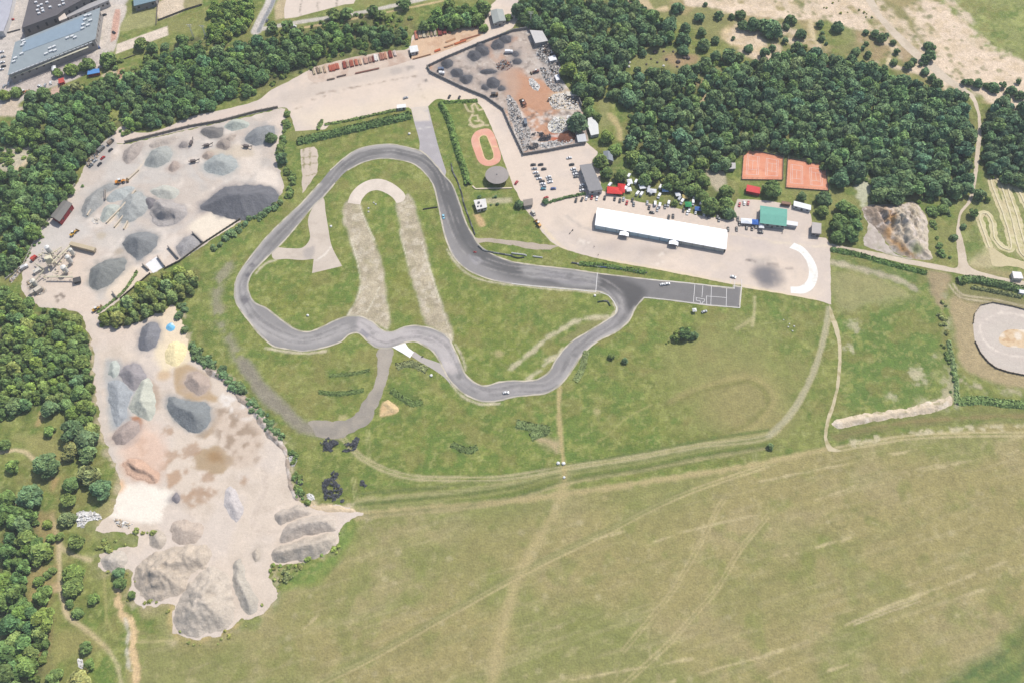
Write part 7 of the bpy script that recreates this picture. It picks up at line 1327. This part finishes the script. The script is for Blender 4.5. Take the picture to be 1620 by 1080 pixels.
boulders([(525,792,1.0)],7,'white block inside the chicane kerb',None,(244,240,230)); boulders([(328,918,1.0)],6,'small white block alone in the left infield',None,(236,236,230)); boulders([(475,355,1.0)],6,'white block right of the pale slip road',None,(240,238,232)); boulders([(1108,215,1.1)],10,'white block below the slip road',None,(240,238,232)); boulders([(745,205,.8),(712,240,.8),(758,215,.8),(712,262,.8)],6,'pale marker block inside the hairpin arch','marker blocks inside the hairpin',(206,204,196))
boulders([(970,850,1.2)],2,'white block on the grass left of the access road',None,(240,236,226)); boulders([(98,945,.5),(128,990,.6),(165,985,.6),(155,1015,.6),(135,970,.5)],8,'white rubble block in the meadow left of the sand path','white blocks in the meadow',(226,224,212)); boulders([(25,360,2),(1420,190,1.4)][:0],8,'x',None,(0,0,0))
# blue tarpaulin
pile('bright blue and white tarpaulin heap on the sand of the lower yard',Z(5,(1045,990),(1060,962),(1090,955),(1108,985),(1095,1015),(1062,1018)),2.6,(120,190,226),slope=.7,rough=.3,name='tarpaulin',cat='tarpaulin',mat=M_ATTR,paint=lambda P:P.tint(3,(226,240,246),.5,.65,.9))
# ================================================================== VEHICLES
def wheel_me(r,w):
    m=MB(); m.tube((0,-w/2,0),(0,w/2,0),r,r,12,(.03,.03,.033)); m.tube((0,-w/2-.01,0),(0,w/2+.01,0),r*.55,r*.55,10,(.35,.35,.36)); return m.me('wheel',M_ATTR)
WM=wheel_me(.33,.22); WMB=wheel_me(.5,.3)
def shell(prof,wb,wt,zb,name,mat,bevel=.06):
    """body: side profile, wider below than above zb"""
    m=MB(); n=len(prof); A=sum(prof[i][0]*prof[(i+1)%n][1]-prof[(i+1)%n][0]*prof[i][1] for i in range(n))
    if A<0: prof=prof[::-1]
    V=[(x,-(wb if z<=zb else wt)/2,z) for x,z in prof]+[(x,(wb if z<=zb else wt)/2,z) for x,z in prof]
    m.add(V,[tuple(range(n)),tuple(range(2*n-1,n-1,-1))]+[(i,n+i,n+(i+1)%n,(i+1)%n) for i in range(n)])
    return m.me(name,mat,bevel)
car_body=shell([(-2.1,.3),(-2.15,.8),(-2.0,.98),(-1.5,1.02),(-1.15,1.42),(.35,1.46),(1.05,1.0),(1.95,.84),(2.15,.62),(2.1,.3)],1.78,1.45,.99,'body',M_PAINT)
def wins(rows):
    m=MB()
    for V in rows: m.add(V,[tuple(range(len(V)))]); 
    return m.me('windows',M_GLASS)
def sidewin(pts,y0,y1,zs):
    out=[]
    for s in(1,-1):
        V=[(x,s*(y0+(y1-y0)*((z-zs[0])/(zs[1]-zs[0]))),z) for x,z in pts]
        out.append(V if s<0 else V[::-1])
    return out
car_win=wins(sidewin([(-1.3,1.04),(.88,1.04),(.3,1.38),(-1.05,1.36)],.90,.755,(1.02,1.46))+[[(.42,-.66,1.445),(1.03,-.8,1.04),(1.03,.8,1.04),(.42,.66,1.445)],[(-1.22,.66,1.385),(-1.53,.8,1.04),(-1.53,-.8,1.04),(-1.22,-.66,1.385)]])
van_body=shell([(-2.5,.35),(-2.5,2.2),(-2.35,2.4),(1.2,2.42),(1.65,1.75),(2.5,1.2),(2.6,.7),(2.55,.35)],1.98,1.86,1.3,'body',M_PAINT)
van_win=wins(sidewin([(.35,1.35),(1.7,1.35),(1.25,2.0),(.35,2.0)],1.0,.945,(1.3,2.4))+[[(1.3,-.85,2.33),(1.72,-.9,1.78),(1.72,.9,1.78),(1.3,.85,2.33)]])
def car(px,ang,col,label,kind='car',group=None,h=.7):
    g=G(px[0],px[1],h); e=empty('parked_car' if kind=='car' else ('van' if kind=='van' else 'race_car'),(g[0],g[1],.06),R(ang),label=label,cat='van' if kind=='van' else 'car',group=group)
    v=kind=='van'
    link('body',van_body if v else car_body,e,color=K(*col)); link('windows',van_win if v else car_win,e)
    for x in((-1.55,1.65) if v else (-1.3,1.35)):
        for y in((-.9,.9) if v else(-.82,.82)): link('wheel',WM,e,(x,y,.33))
    return e
WHT=(244,244,244);SIL=(176,180,184);BLK=(48,50,54);RED=(190,44,44);BLU=(60,90,150);GRY=(116,120,124);TEA=(70,140,160);DBL=(50,60,90)
cname=lambda c:{WHT:'white',SIL:'silver',BLK:'black',RED:'red',BLU:'blue',GRY:'grey',TEA:'teal',DBL:'dark blue'}[c]
def row(t,lst,place,ang,group,kind='car'):
    lst=sorted(lst,key=lambda q:q[0])
    for i,q in enumerate(lst):
        k=q[3] if len(q)>3 else kind
        car(Z(t,q[:2])[0],ang+rng.uniform(-6,6)+(180 if rng.random()<.5 else 0),q[2],f'{cname(q[2])} {k}, {ORD[i]} from the left {place}',k,group)
def colm(t,lst,place,ang,group):
    for i,q in enumerate(sorted(lst,key=lambda q:q[1])): car(Z(t,q[:2])[0],ang+rng.uniform(-5,5)+(180 if rng.random()<.5 else 0),q[2],f'{cname(q[2])} car, {ORD[i]} from the top {place}','car',group)
colm(3,[(135,1043,BLK),(142,1068,SIL),(150,1092,WHT),(160,1112,GRY),(172,1130,WHT),(190,1148,BLK),(195,1164,WHT),(200,1180,SIL),(198,1196,TEA)],'in the left column of the car park',8,'cars in the left column of the car park')
colm(3,[(182,1042,BLK),(202,1070,BLK),(232,1120,WHT),(238,1136,SIL),(242,1152,WHT),(262,1194,BLU)],'in the middle column of the car park',8,'cars in the middle column of the car park')
colm(3,[(362,1000,WHT),(378,1042,BLK),(388,1070,WHT),(398,1086,SIL),(402,1102,WHT),(406,1118,GRY)],'in the column beside the long grey building',10,'cars beside the long grey building'); colm(7,[(445,92,WHT),(443,108,GRY),(445,124,WHT)],'in the short row below the long grey building',8,'cars below the long grey building')
car(Z(7,(215,172))[0],30,RED,'red car alone by the lower hedge of the car park'); car(Z(7,(28,76))[0],60,RED,'red car on the road at the left of the car park')
row(7,[(405,188,BLK),(443,182,BLK),(472,174,WHT),(505,170,RED),(537,176,WHT),(587,172,BLK)],'in the row below the car park hedge',75,'cars below the car park hedge')
row(7,[(650,178,BLK),(683,190,BLK),(706,180,SIL),(727,204,RED),(762,186,BLK),(770,214,GRY),(856,204,SIL),(868,234,BLK),(905,210,WHT,'van'),(935,220,WHT,'van'),(920,246,SIL),(968,228,GRY),(990,212,WHT,'van'),(992,294,BLK),(1020,288,BLK),(1086,250,BLK),(1110,266,WHT),(1122,250,WHT),(1145,206,WHT,'van'),(1163,262,WHT),(1186,264,WHT),(1214,274,WHT),(1245,290,GRY),(1300,290,BLK),(1310,310,GRY)][:20],'along the paddock edge above the marquee',80,'cars along the paddock edge')
row(7,[(1214,276,WHT),(1245,290,GRY),(1300,290,BLK),(1310,310,GRY)],'of the cars under the last paddock trees',85,'cars under the last paddock trees')
car(Z(7,(886,265))[0],-12,BLK,'long black car standing crosswise behind the marquee'); row(7,[(1368,370,BLK),(1422,370,BLK),(1440,336,BLK)],'of the three at the right end of the marquee',85,'cars at the marquee end')
row(7,[(620,92,WHT,'van'),(740,92,WHT,'van'),(795,146,WHT,'van'),(820,150,WHT,'van'),(885,142,SIL,'van'),(930,164,WHT,'van'),(940,105,WHT,'van'),(785,72,WHT,'van'),(740,35,WHT,'van'),(1090,172,WHT,'van'),(1160,165,WHT,'van'),(1200,205,WHT,'van'),(830,95,WHT,'van'),(862,120,SIL,'van'),(715,120,WHT,'van'),(1075,200,WHT,'van'),(1060,180,SIL,'van')],'on the paddock lawn',60,'vans on the paddock lawn')
row(7,[(1440,216,RED),(1470,205,WHT),(1495,206,RED),(1430,306,BLK)],'near the green roofed pavilion yard',80,'cars by the pavilion yard'); car(Z(7,(1573,391))[0],-8,BLK,'black car parked below the green roofed pavilion'); row(7,[(1485,360,BLK),(1520,366,BLK),(1545,352,BLK)],'in front of the blue and white canopies',80,'cars before the canopies')
car(Z(2,(1224,612))[0],70,BLK,'left black car on the road above the kart ground'); car(Z(2,(1286,618))[0],75,BLK,'right black car on the road above the kart ground'); car(Z(2,(947,620))[0],25,SIL,'silver car on the plaza near the access road',)
car(Z(7,(135,270))[0],-60,(214,206,190),'cream coloured van at the left end of the apron','van'); car(Z(7,(1400,672))[0],-20,WHT,'white car at the lower edge of the apron with dark shadow'); car(Z(7,(1217,892))[0],20,SIL,'silver car on the grass below the painted grid')
# on the track
car(Z(6,(1186,292))[0],-82,(150,206,226),'light blue car driving down the right side of the track','race',None,.6); car(Z(10,(1582,322))[0],6,(236,236,236),'white and black car on the lowest bend of the track','race',None,.6); car(Z(7,(955,720))[0],8,WHT,'left white car of the pair on the pit straight','race'); car(Z(7,(982,716))[0],8,WHT,'right white car of the pair on the pit straight','race')
# factory quarter cars
fc=[(60,100,WHT),(75,125,RED),(20,150,WHT),(40,90,SIL),(10,330,WHT),(20,360,SIL),(15,395,WHT),(22,420,BLK),(8,440,WHT),(660,95,BLK),(720,205,BLK),(55,530,WHT),(120,512,WHT),(28,545,SIL),(250,545,WHT),(285,540,SIL),(320,525,WHT),(625,298,BLU),(440,550,WHT),(20,180,RED)]
for i,q in enumerate(fc):
    car(Z(1,q[:2])[0],rng.uniform(0,180) if i>8 else 25,q[2],f'{cname(q[2])} car parked in the factory grounds, {ORD[i]} of those counted from the corner' if False else f'{cname(q[2])} car in the factory grounds, '+['below the white hall edge','red one by the white hall','near the street corner at left','above the street corner','highest of the row left of the hall','second in the row left of the hall','third in the row left of the hall','fourth in the row left of the hall','lowest of the row left of the hall','on the yard right of the hall','by the reddish strip right of the hall','at the lower left hall corner','just right of the lower left hall corner','on the street below the hall corner','left of three before the stall','middle of three before the stall','right of three before the stall','blue at the right hall corner','beside the small olive tree','red at the street corner'][i],'car','cars in the factory grounds')
car(Z(2,(238,172))[0],15,WHT,'white van on the upper road above the long wood','van'); car(Z(2,(70,130))[0],80,GRY,'grey car on the curved upper road')
# karts and motorcycles
def kart(px,ang,col,label):
    g=G(*px); e=empty('kart',(g[0],g[1],.1),R(ang),label=label,cat='kart')
    m=MB(); m.box((0,0,.16),(1.9,.7,.12)); m.box((1.0,0,.24),(.5,1.0,.22)); m.box((-.1,.55,.24),(.9,.25,.22)); m.box((-.1,-.55,.24),(.9,.25,.22)); m.box((-.95,0,.28),(.25,1.1,.24)); link('body',m.me('body',M_PAINT,.03),e,color=K(*col))
    m=MB(); m.box((-.35,0,.34),(.4,.45,.12)); m.box((-.58,0,.58),(.1,.45,.5)); link('seat',m.me('seat',M_RUB,.03),e); m=MB(); m.tube((.3,0,.3),(.12,0,.62),.03); m.tube((.10,0,.6),(.14,0,.64),.17,.17,10); link('steering_wheel',m.me('steering_wheel',M_RUB),e)
    for x in(-.75,.8):
        for y in(-.62,.62):
            w=link('wheel',WM,e,(x,y,.18)); w.scale=(.55,.9,.55)
    return e
kart(Z(6,(1385,517))[0],-8,(170,40,40),'dark red kart in the right hand bend of the track')
def body_mesh(pose,name='person'):
    """one continuous skinned figure"""
    J,E,Rd=pose; me=bpy.data.meshes.new(name); me.from_pydata(J,E,[]); o=bpy.data.objects.new(name,me); COL.objects.link(o)
    sm=o.modifiers.new('s','SKIN'); sv=me.skin_vertices[0].data
    for i,r in enumerate(Rd): sv[i].radius=(r,r)
    sv[0].use_root=True; o.modifiers.new('d','SUBSURF').levels=1
    dg=bpy.context.evaluated_depsgraph_get(); m2=bpy.data.meshes.new_from_object(o.evaluated_get(dg)); bpy.data.objects.remove(o); m2.name=name; m2.polygons.foreach_set('use_smooth',np.ones(len(m2.polygons),bool)); m2.materials.clear(); m2.materials.append(M_ANY); return m2
stand=([(0,0,.95),(0,0,1.2),(0,0,1.42),(0,0,1.52),(0,0,1.68),(.02,0,1.74),(0,.1,.9),(.05,.11,.5),(0,.12,.08),(.16,.12,.04),(0,-.1,.9),(-.02,-.11,.5),(-.05,-.12,.08),(.1,-.12,.04),(0,.2,1.4),(0,.26,1.12),(.1,.27,.88),(.14,.27,.78),(0,-.2,1.4),(0,-.26,1.12),(.1,-.27,.88),(.14,-.27,.78)],[(0,1),(1,2),(2,3),(3,4),(4,5),(0,6),(6,7),(7,8),(8,9),(0,10),(10,11),(11,12),(12,13),(2,14),(14,15),(15,16),(16,17),(2,18),(18,19),(19,20),(20,21)],[.14,.15,.15,.06,.10,.08,.09,.065,.045,.04,.09,.065,.045,.04,.07,.05,.04,.035,.07,.05,.04,.035])
ride=([(-.25,0,.85),(-.1,0,1.1),(.08,0,1.28),(.16,0,1.36),(.26,0,1.46),(.3,0,1.5),(-.1,.14,.85),(.25,.2,.7),(.0,.2,.36),(.16,.2,.32),(-.1,-.14,.85),(.25,-.2,.7),(.0,-.2,.36),(.16,-.2,.32),(.1,.2,1.25),(.3,.28,1.05),(.5,.27,1.0),(.57,.26,.99),(.1,-.2,1.25),(.3,-.28,1.05),(.5,-.27,1.0),(.57,-.26,.99)],stand[1],stand[2])
PS=body_mesh(stand); PR=body_mesh(ride)
def person(px,ang,cloth,label,z=.04,me=None,loc=None):
    g=loc or G(*px); e=link('person',me or PS,None,(g[0],g[1],z),R(ang),K(*cloth)); setp(e,label,'person')
    m=MB(); hx,hz=(.01,1.70) if (me or PS) is PS else (.27,1.48)
    import bmesh
    bm=bmesh.new(); bmesh.ops.create_uvsphere(bm,u_segments=12,v_segments=8,radius=.135)
    for v in bm.verts: v.co.z*=1.1; v.co+=Vector((hx,0,hz+.02))
    mm=bpy.data.meshes.new('helmet'); bm.to_mesh(mm); bm.free(); mm.materials.append(M_ANY); link('helmet' if (me or PS) is PR else 'hair',mm,e,color=K(60,50,44) if (me or PS) is PS else K(230,230,230)); return e
def motorcycle(px,ang,col,label,rider=None):
    g=G(*px); e=empty('motorcycle',(g[0],g[1],.04),R(ang),label=label,cat='motorcycle')
    for x in(-.7,.72):
        w=link('wheel',WM,e,(x,0,.32)); w.scale=(1,.6,1)
    m=MB(); m.ext([(-.75,.75),(-.3,.78),(0,.95),(.35,.95),(.55,.8),(.3,.4),(-.2,.35)],-.14,.14); m.box((.55,0,.95),(.3,.36,.4),0,(.5,.5,.5)); link('body',m.me('body',M_PAINT,.03),e,color=K(*col))
    m=MB(); m.tube((.72,.12,.32),(.45,.1,1.0),.04); m.tube((.72,-.12,.32),(.45,-.1,1.0),.04); m.tube((.45,-.36,1.02),(.45,.36,1.02),.03); link('fork',m.me('fork',M_METAL),e); m=MB(); m.box((-.35,0,.83),(.7,.26,.12)); link('seat',m.me('seat',M_RUB,.03),e)
    if rider: person(px,ang,rider[0],rider[1],.08,PR)
    return e
motorcycle(Z(7,(382,382))[0],40,BLK,'upper black motorcycle ridden across the left apron',((44,46,54),'person in black riding the upper motorcycle on the left apron')); motorcycle(Z(7,(366,400))[0],50,GRY,'lower grey motorcycle ridden across the left apron',((130,130,136),'person in grey riding the lower motorcycle on the left apron')); person(Z(7,(519,486))[0],90,(50,48,56),'person in dark clothes standing on the apron below the marquee'); person(Z(7,(545,538))[0],90,(90,70,64),'person at the lower edge of the apron, left of the tyre wall')
motorcycle(Z(8,(90,398))[0],70,BLK,'black motorcycle parked below the green roofed pavilion'); motorcycle(Z(10,(1053,98))[0],30,BLK,'black motorcycle on the slip road')
for i,(x,y,c) in enumerate([(1490,368,(60,60,70)),(1512,372,(90,60,60)),(1460,352,(70,80,110)),(1535,372,(50,50,56))]): person(Z(7,(x,y))[0],rng.uniform(0,360),c,f'person standing before the canopies, {ORD[i]} of four at the right paddock end')
# canopies and tents of the paddock
def tent(px,w,d,ang,col,label,h=2.3,group=None):
    g=G(px[0],px[1],h); e=empty('canopy_tent',(g[0],g[1],.05),R(ang),label=label,cat='tent',group=group)
    m=MB(); a,b=w/2,d/2; m.add([(-a,-b,h),(a,-b,h),(a,b,h),(-a,b,h),(0,0,h+.9),(-a,-b,h-.25),(a,-b,h-.25),(a,b,h-.25),(-a,b,h-.25)],[(0,1,4),(1,2,4),(2,3,4),(3,0,4),(5,6,1,0),(6,7,2,1),(7,8,3,2),(8,5,0,3)]); link('canopy',m.me('canopy',M_ANY),e,color=K(*col))
    for x in(-a+.1,a-.1):
        for y in(-b+.1,b-.1): mm=MB(); mm.tube((x,y,0),(x,y,h),.04,n=6); link('leg',mm.me('leg',M_METAL),e)
tent(Z(7,(650,126))[0],12,7,-5,(220,60,54),'wide red canopy at the left end of the paddock'); tent(Z(7,(692,112))[0],6,9,-8,(206,46,44),'narrow red canopy right of the wide one'); tent(Z(7,(1118,125))[0],3,5,0,(206,60,60),'small red canopy under the paddock trees'); tent(Z(7,(970,122))[0],5,4,0,(150,186,226),'light blue canopy under the paddock trees'); tent(Z(7,(1116,214))[0],5,5,0,(50,150,90),'green canopy at the paddock edge'); tent(Z(7,(1186,242))[0],7,4,-5,(70,110,176),'blue canopy over the parked white cars')
tent(Z(7,(1486,320))[0],9,5,-6,(236,240,246),'white canopy of the pair before the green roof'); tent(Z(7,(1540,326))[0],6,5,-6,(60,110,190),'blue canopy of the pair before the green roof'); tent(Z(7,(1578,345))[0],4,6,-6,(244,244,244),'small white canopy touching the green roof'); tent(Z(7,(1095,165))[0],4,4,0,(214,190,120),'yellowish canopy under the paddock trees'); tent(Z(7,(740,120))[0],4,4,10,WHT,'small white canopy right of the red ones'); tent(Z(7,(825,100))[0],5,5,10,WHT,'white canopy on the middle of the paddock lawn'); tent(Z(7,(1050,150))[0],4,4,10,WHT,'white canopy near the light blue one'); tent(Z(7,(745,70))[0],4,5,10,WHT,'white canopy highest on the left paddock lawn'); tent(Z(7,(885,128))[0],7,4,-8,(222,222,226),'long white canopy in the middle of the paddock')
tent(Z(7,(1155,882))[0],3,3,5,(232,232,226),'small white canopy on the grass below the painted grid')
# ---- plant and machines
def loader(px,ang,label,col=(232,150,40),s=1.0):
    g=G(*px); e=empty('wheel_loader',(g[0],g[1],.08),R(ang),label=label,cat='loader'); e.scale=(s,s,s)
    m=MB(); m.ext([(-3.2,1.0),(-3.2,2.0),(-.6,2.2),(-.4,1.0)],-1.0,1.0); m.box((1.0,0,1.2),(2.4,1.1,.9)); link('body',m.me('body',M_PAINT,.06),e,color=K(*col)); m=MB(); m.box((-.3,0,2.6),(1.5,1.5,1.5),taper=.85); link('cab',m.me('cab',M_GLASS,.05),e); m=MB(); m.box((-.3,0,3.4),(1.5,1.5,.12)); link('cab_roof',m.me('cab_roof',M_PAINT),e,color=K(236,236,230))
    m=MB()
    for y in(-.5,.5): m.tube((1.4,y,1.9),(3.4,y,.8),.16)
    link('lift_arm',m.me('lift_arm',M_PAINT),e,color=K(*col)); m=MB(); m.ext([(3.3,.2),(3.4,1.3),(4.0,1.4),(4.5,.2)],-1.5,1.5); link('bucket',m.me('bucket',M_ANY),e,color=K(120,100,70))
    for x in(-2.1,1.5):
        for y in(-1.05,1.05): w=link('wheel',WMB,e,(x,y,.75)); w.scale=(1.5,1.6,1.5)
loader(Z(5,(768,78))[0],20,'orange wheel loader at the head of the long grey ridge',s=1.3); loader(Z(5,(470,402))[0],60,'yellow wheel loader left of the dark cone',(226,176,60)); loader(Z(5,(615,882))[0],40,'yellow wheel loader at the lower end of the gravel yard',(206,160,56)); loader(Z(7,(165,342))[0],120,'yellow wheel loader at the left rim of the apron',(222,160,60)); loader(Z(1,(160,590))[0],30,'orange digger at the factory gate',(226,140,50)); loader(Z(3,(148,462))[0],200,'dark red grab machine in the scrap yard',(120,60,50)); loader(Z(3,(236,634))[0],60,'small dark machine on the red earth of the scrap yard',(110,80,60),.7); loader(Z(3,(68,655))[0],110,'brown machine at the left of the red earth',(150,90,60),1.0)
loader(Z(5,(490,700))[0],0,'x') if False else None
def plant():
    base=Z(5,(330,590))[0]; g=G(*base); e=empty('concrete_plant',(g[0],g[1],0),label='cream coloured concrete mixing plant with silos and conveyors in the gravel yard',cat='mixing plant')
    loc=lambda zx,zy:(lambda q:(q[0]-g[0],q[1]-g[1]))(G(*Z(5,(zx,zy))[0]))
    cream=(226,218,190)
    for (x,y,h,r,c) in [(330,535,10,1.8,(236,234,228)),(455,590,9,1.7,(232,230,222)),(425,650,8,2.0,(234,230,220)),(235,735,8,1.7,(226,220,204)),(470,540,8,1.5,(230,226,212))]:
        p=loc(x,y); m=MB(); m.tube((*p,2.2),(*p,h),r,r,14); m.tube((*p,.9),(*p,2.2),.4,r,14); m.tube((*p,h),(*p,h+.8),r,.4,14); s=link('silo',m.me('silo',M_ANY),e,color=K(*c))
        m=MB()
        for k in range(4):
            a=k*1.571+.78; m.tube((p[0]+r*.8*math.cos(a),p[1]+r*.8*math.sin(a),0),(p[0]+r*.8*math.cos(a),p[1]+r*.8*math.sin(a),2.6),.12,n=6)
        link('silo_leg',m.me('silo_leg',M_METAL),s)
    p=loc(335,600); m=MB(); m.box((p[0],p[1],7),(5,4,4),.5); m.box((p[0]+1,p[1]-1,10),(3,3,2.4),.5); link('mixer_tower',m.me('mixer_tower',M_ANY),e,color=K(*cream)); m=MB()
    for dx,dy in((-2,-1.6),(2,-1.6),(2,1.6),(-2,1.6)): m.tube((p[0]+dx,p[1]+dy,0),(p[0]+dx,p[1]+dy,5.2),.2,n=6)
    for dx,dy,ex,ey in((-2,-1.6,2,-1.6),(2,-1.6,2,1.6),(2,1.6,-2,1.6)): m.tube((p[0]+dx,p[1]+dy,.5),(p[0]+ex,p[1]+ey,5),.1,n=6)
    link('tower_frame',m.me('tower_frame',M_ANY),e,color=K(206,196,160))
    for (a,b,za,zb,w) in [((310,690),(475,692),4,3.4,1.2),((350,620),(460,480),6.5,2.6,1.4),((400,580),(280,540),6,4,1.1),((200,740),(300,660),2,6,1.2),((350,560),(400,500),7,3,1.0),((290,640),(230,600),4,2.4,1.0)]:
        A=loc(*a);B=loc(*b); m=MB(); v0=Vector((*A,za));v1=Vector((*B,zb)); d=(v1-v0); m.box(tuple((v0+v1)/2),(d.length,w,.5),math.atan2(d.y,d.x),tilt=None) if abs(za-zb)<1 else m.tube(v0,v1,w*.45,w*.45,6); 
        for f in(.1,.5,.9):
            q=v0.lerp(v1,f); m.tube((q.x,q.y,0),(q.x,q.y,q.z),.1,n=5)
        link('conveyor',m.me('conveyor',M_ANY),e,color=K(206,198,172))
    A=loc(455,478);B=loc(610,518); d=Vector((B[0]-A[0],B[1]-A[1],0)); rz=math.atan2(d.y,d.x); m=MB(); m.box(((A[0]+B[0])/2,(A[1]+B[1])/2,2.6),(d.length,3.2,2.4),rz)
    for f in(.05,.35,.65,.95): m.box((A[0]+d.x*f,A[1]+d.y*f,.7),(.4,2.6,1.4),rz)
    link('aggregate_bin',m.me('aggregate_bin',M_ANY),e,color=K(196,180,150))
    p=loc(495,705); m=MB(); m.box((*p,1.8),(4.5,3.6,2.4),.3,taper=1.2); link('hopper',m.me('hopper',M_ANY),e,color=K(84,82,80)); p=loc(245,640); m=MB(); m.box((*p,1.4),(6.5,3,2.8),.8); link('control_cabin',m.me('control_cabin',M_ANY),e,color=K(214,208,196)); p=loc(250,765); m=MB(); m.box((*p,2.0),(5,3.4,4),.8); m.box((p[0]-4,p[1]-2,1.5),(3.4,3,3),.8); link('machine_house',m.me('machine_house',M_ANY),e,color=K(206,196,180))
    m=MB()
    for k in range(26):
        q=loc(rng.uniform(230,470),rng.uniform(520,690)); m.box((q[0],q[1],rng.uniform(.5,6)),(rng.uniform(.5,2.4),rng.uniform(.3,1),rng.uniform(.3,1)),rng.uniform(0,3))
    for k in range(14):
        q=loc(rng.uniform(250,460),rng.uniform(530,680)); m.tube((q[0],q[1],0),(q[0]+rng.uniform(-1,1),q[1]+rng.uniform(-1,1),rng.uniform(3,8)),.12,n=5)
    link('pipework',m.me('pipework',M_ANY),e,color=K(222,212,180))
plant()
def screen():
    for (x,y,a,lab) in [(1212,915,1.4,'tall thin screening conveyor on the upper gravel yard'),(1310,930,.3,'dark screening machine right of the tall conveyor'),(1225,1030,.2,'small screening machine near the upper yard centre'),(1560,935,-.2,'long conveyor at the right bay of the upper yard')]:
        g=G(*Z(1,(x,y))[0]); e=empty('screening_machine',(g[0],g[1],.06),a,label=lab,cat='screening machine')
        m=MB(); m.box((0,0,1.8),(4,2,1.6)); link('hopper',m.me('hopper',M_ANY),e,color=K(110,100,96)); m=MB(); m.tube((1.5,0,1.4),(5.5,0,3.0),.4,.4,6); m.tube((-1.5,0,1.4),(-3.5,0,2.2),.35,.35,6); link('conveyor',m.me('conveyor',M_ANY),e,color=K(140,130,120)); m=MB()
        for dx in(-1.5,1.5): m.tube((dx,.9,0),(dx,.9,1.2),.14); m.tube((dx,-.9,0),(dx,-.9,1.2),.14)
        m.tube((4.6,.4,0),(4.6,.4,2.5),.1); m.tube((4.6,-.4,0),(4.6,-.4,2.5),.1); link('leg',m.me('leg',M_METAL),e)
screen()
def truck(px,ang,cab,box,label,L=7):
    g=G(px[0],px[1],1.2); e=empty('truck',(g[0],g[1],.06),R(ang),label=label,cat='truck')
    m=MB(); m.ext([(L/2-.1,.6),(L/2,1.6),(L/2-.4,2.6),(L/2-1.9,2.6),(L/2-1.9,.6)],-1.15,1.15); link('cab',m.me('cab',M_PAINT,.06),e,color=K(*cab)); m=MB(); m.box((-1.0,0,1.9),(L-2.2,2.4,2.2)); link('cargo_box',m.me('cargo_box',M_PAINT,.04),e,color=K(*box)); m=MB(); m.add([(L/2-.05,-.95,1.65),(L/2-.05,.95,1.65),(L/2-.4,.95,2.5),(L/2-.4,-.95,2.5)],[(0,1,2,3)]); link('windscreen',m.me('windscreen',M_GLASS),e)
    for x in(-L/2+1.3,L/2-1.1):
        for y in(-1,1): link('wheel',WMB,e,(x,y,.5))
truck(Z(5,(155,612))[0],40,WHT,(206,206,206),'white truck by the left fence of the gravel yard',5.5); truck(Z(5,(215,555))[0],60,(190,60,50),(196,80,60),'small red truck left of the mixing plant',5); truck(Z(7,(100,205))[0],15,(200,196,190),(150,140,130),'grey truck by the gate cabin',6) if False else None; truck(Z(2,(1600,330))[0],0,WHT,(240,240,240),'white truck at the upper right of the scrap yard'); truck(Z(2,(1510,600))[0],0,(120,90,60),(60,56,54),'dark truck among the lower scrap yard heaps',6); truck(Z(3,(85,775))[0],95,(60,80,110),(110,120,130),'blue grey truck at the left scrap strip'); truck(Z(2,(1175,465))[0],0,WHT,(232,232,230),'white truck inside the scrap yard entrance corner',5); truck(Z(2,(1170,440))[0],10,(90,110,140),(110,120,140),'blue truck inside the scrap yard entrance corner',5); truck(Z(1,(640,945))[0],60,GRY,(130,126,120),'grey truck on the lane left of the gravel yard'); truck(Z(1,(700,900))[0],60,BLK,(150,130,110),'black cabbed truck at the bend of the lane left of the gravel yard',6)
row(1,[(575,1050,GRY),(600,1020,SIL),(630,1040,BLK),(650,1000,RED),(700,950,BLK)],'on the lane left of the gravel yard',55,'cars on the lane by the gravel yard')
# ================================================================== LIGHT
HAZE=.00007
SUN_EL=56.0; SUN_AZ=math.atan2(.75,.65)   # direction towards the sun in the ground plane (from +x)
sd=bpy.data.lights.new('sun','SUN'); sd.energy=4.1; sd.angle=R(.5); sd.color=(1,.955,.89)
so=bpy.data.objects.new('sun',sd); COL.objects.link(so)
dv=Vector((math.cos(SUN_AZ)*math.cos(R(SUN_EL)),math.sin(SUN_AZ)*math.cos(R(SUN_EL)),math.sin(R(SUN_EL))))
so.rotation_euler=dv.to_track_quat('Z','Y').to_euler()
w=bpy.data.worlds.new('World'); scene.world=w; w.use_nodes=True
sk=w.node_tree.nodes.new('ShaderNodeTexSky'); sk.sky_type='NISHITA'; sk.sun_disc=False; sk.sun_elevation=R(SUN_EL); sk.sun_rotation=math.pi/2-SUN_AZ; sk.dust_density=2.0
bg=w.node_tree.nodes['Background']; bg.inputs['Strength'].default_value=.135; w.node_tree.links.new(sk.outputs[0],bg.inputs[0])
vs=scene.view_settings; vs.view_transform='Standard'; vs.look='None'; vs.exposure=0.35; vs.gamma=1; vs.use_curve_mapping=False

hm=bpy.data.materials.new('haze_air'); hm.use_nodes=True; hn=hm.node_tree; hn.nodes.clear()
ho=hn.nodes.new('ShaderNodeOutputMaterial'); hv=hn.nodes.new('ShaderNodeVolumePrincipled'); hv.inputs['Color'].default_value=(.86,.92,1,1); hv.inputs['Density'].default_value=HAZE; hv.inputs['Anisotropy'].default_value=0.0
hn.links.new(hv.outputs[0],ho.inputs['Volume'])
hb=MB(); hb.box((0,300,(CH+20-1)/2),(9400,9400,CH+21)); setp(link('haze',hb.me('haze',hm)),'thin pale summer haze in the air over the whole site','haze',kind='stuff')
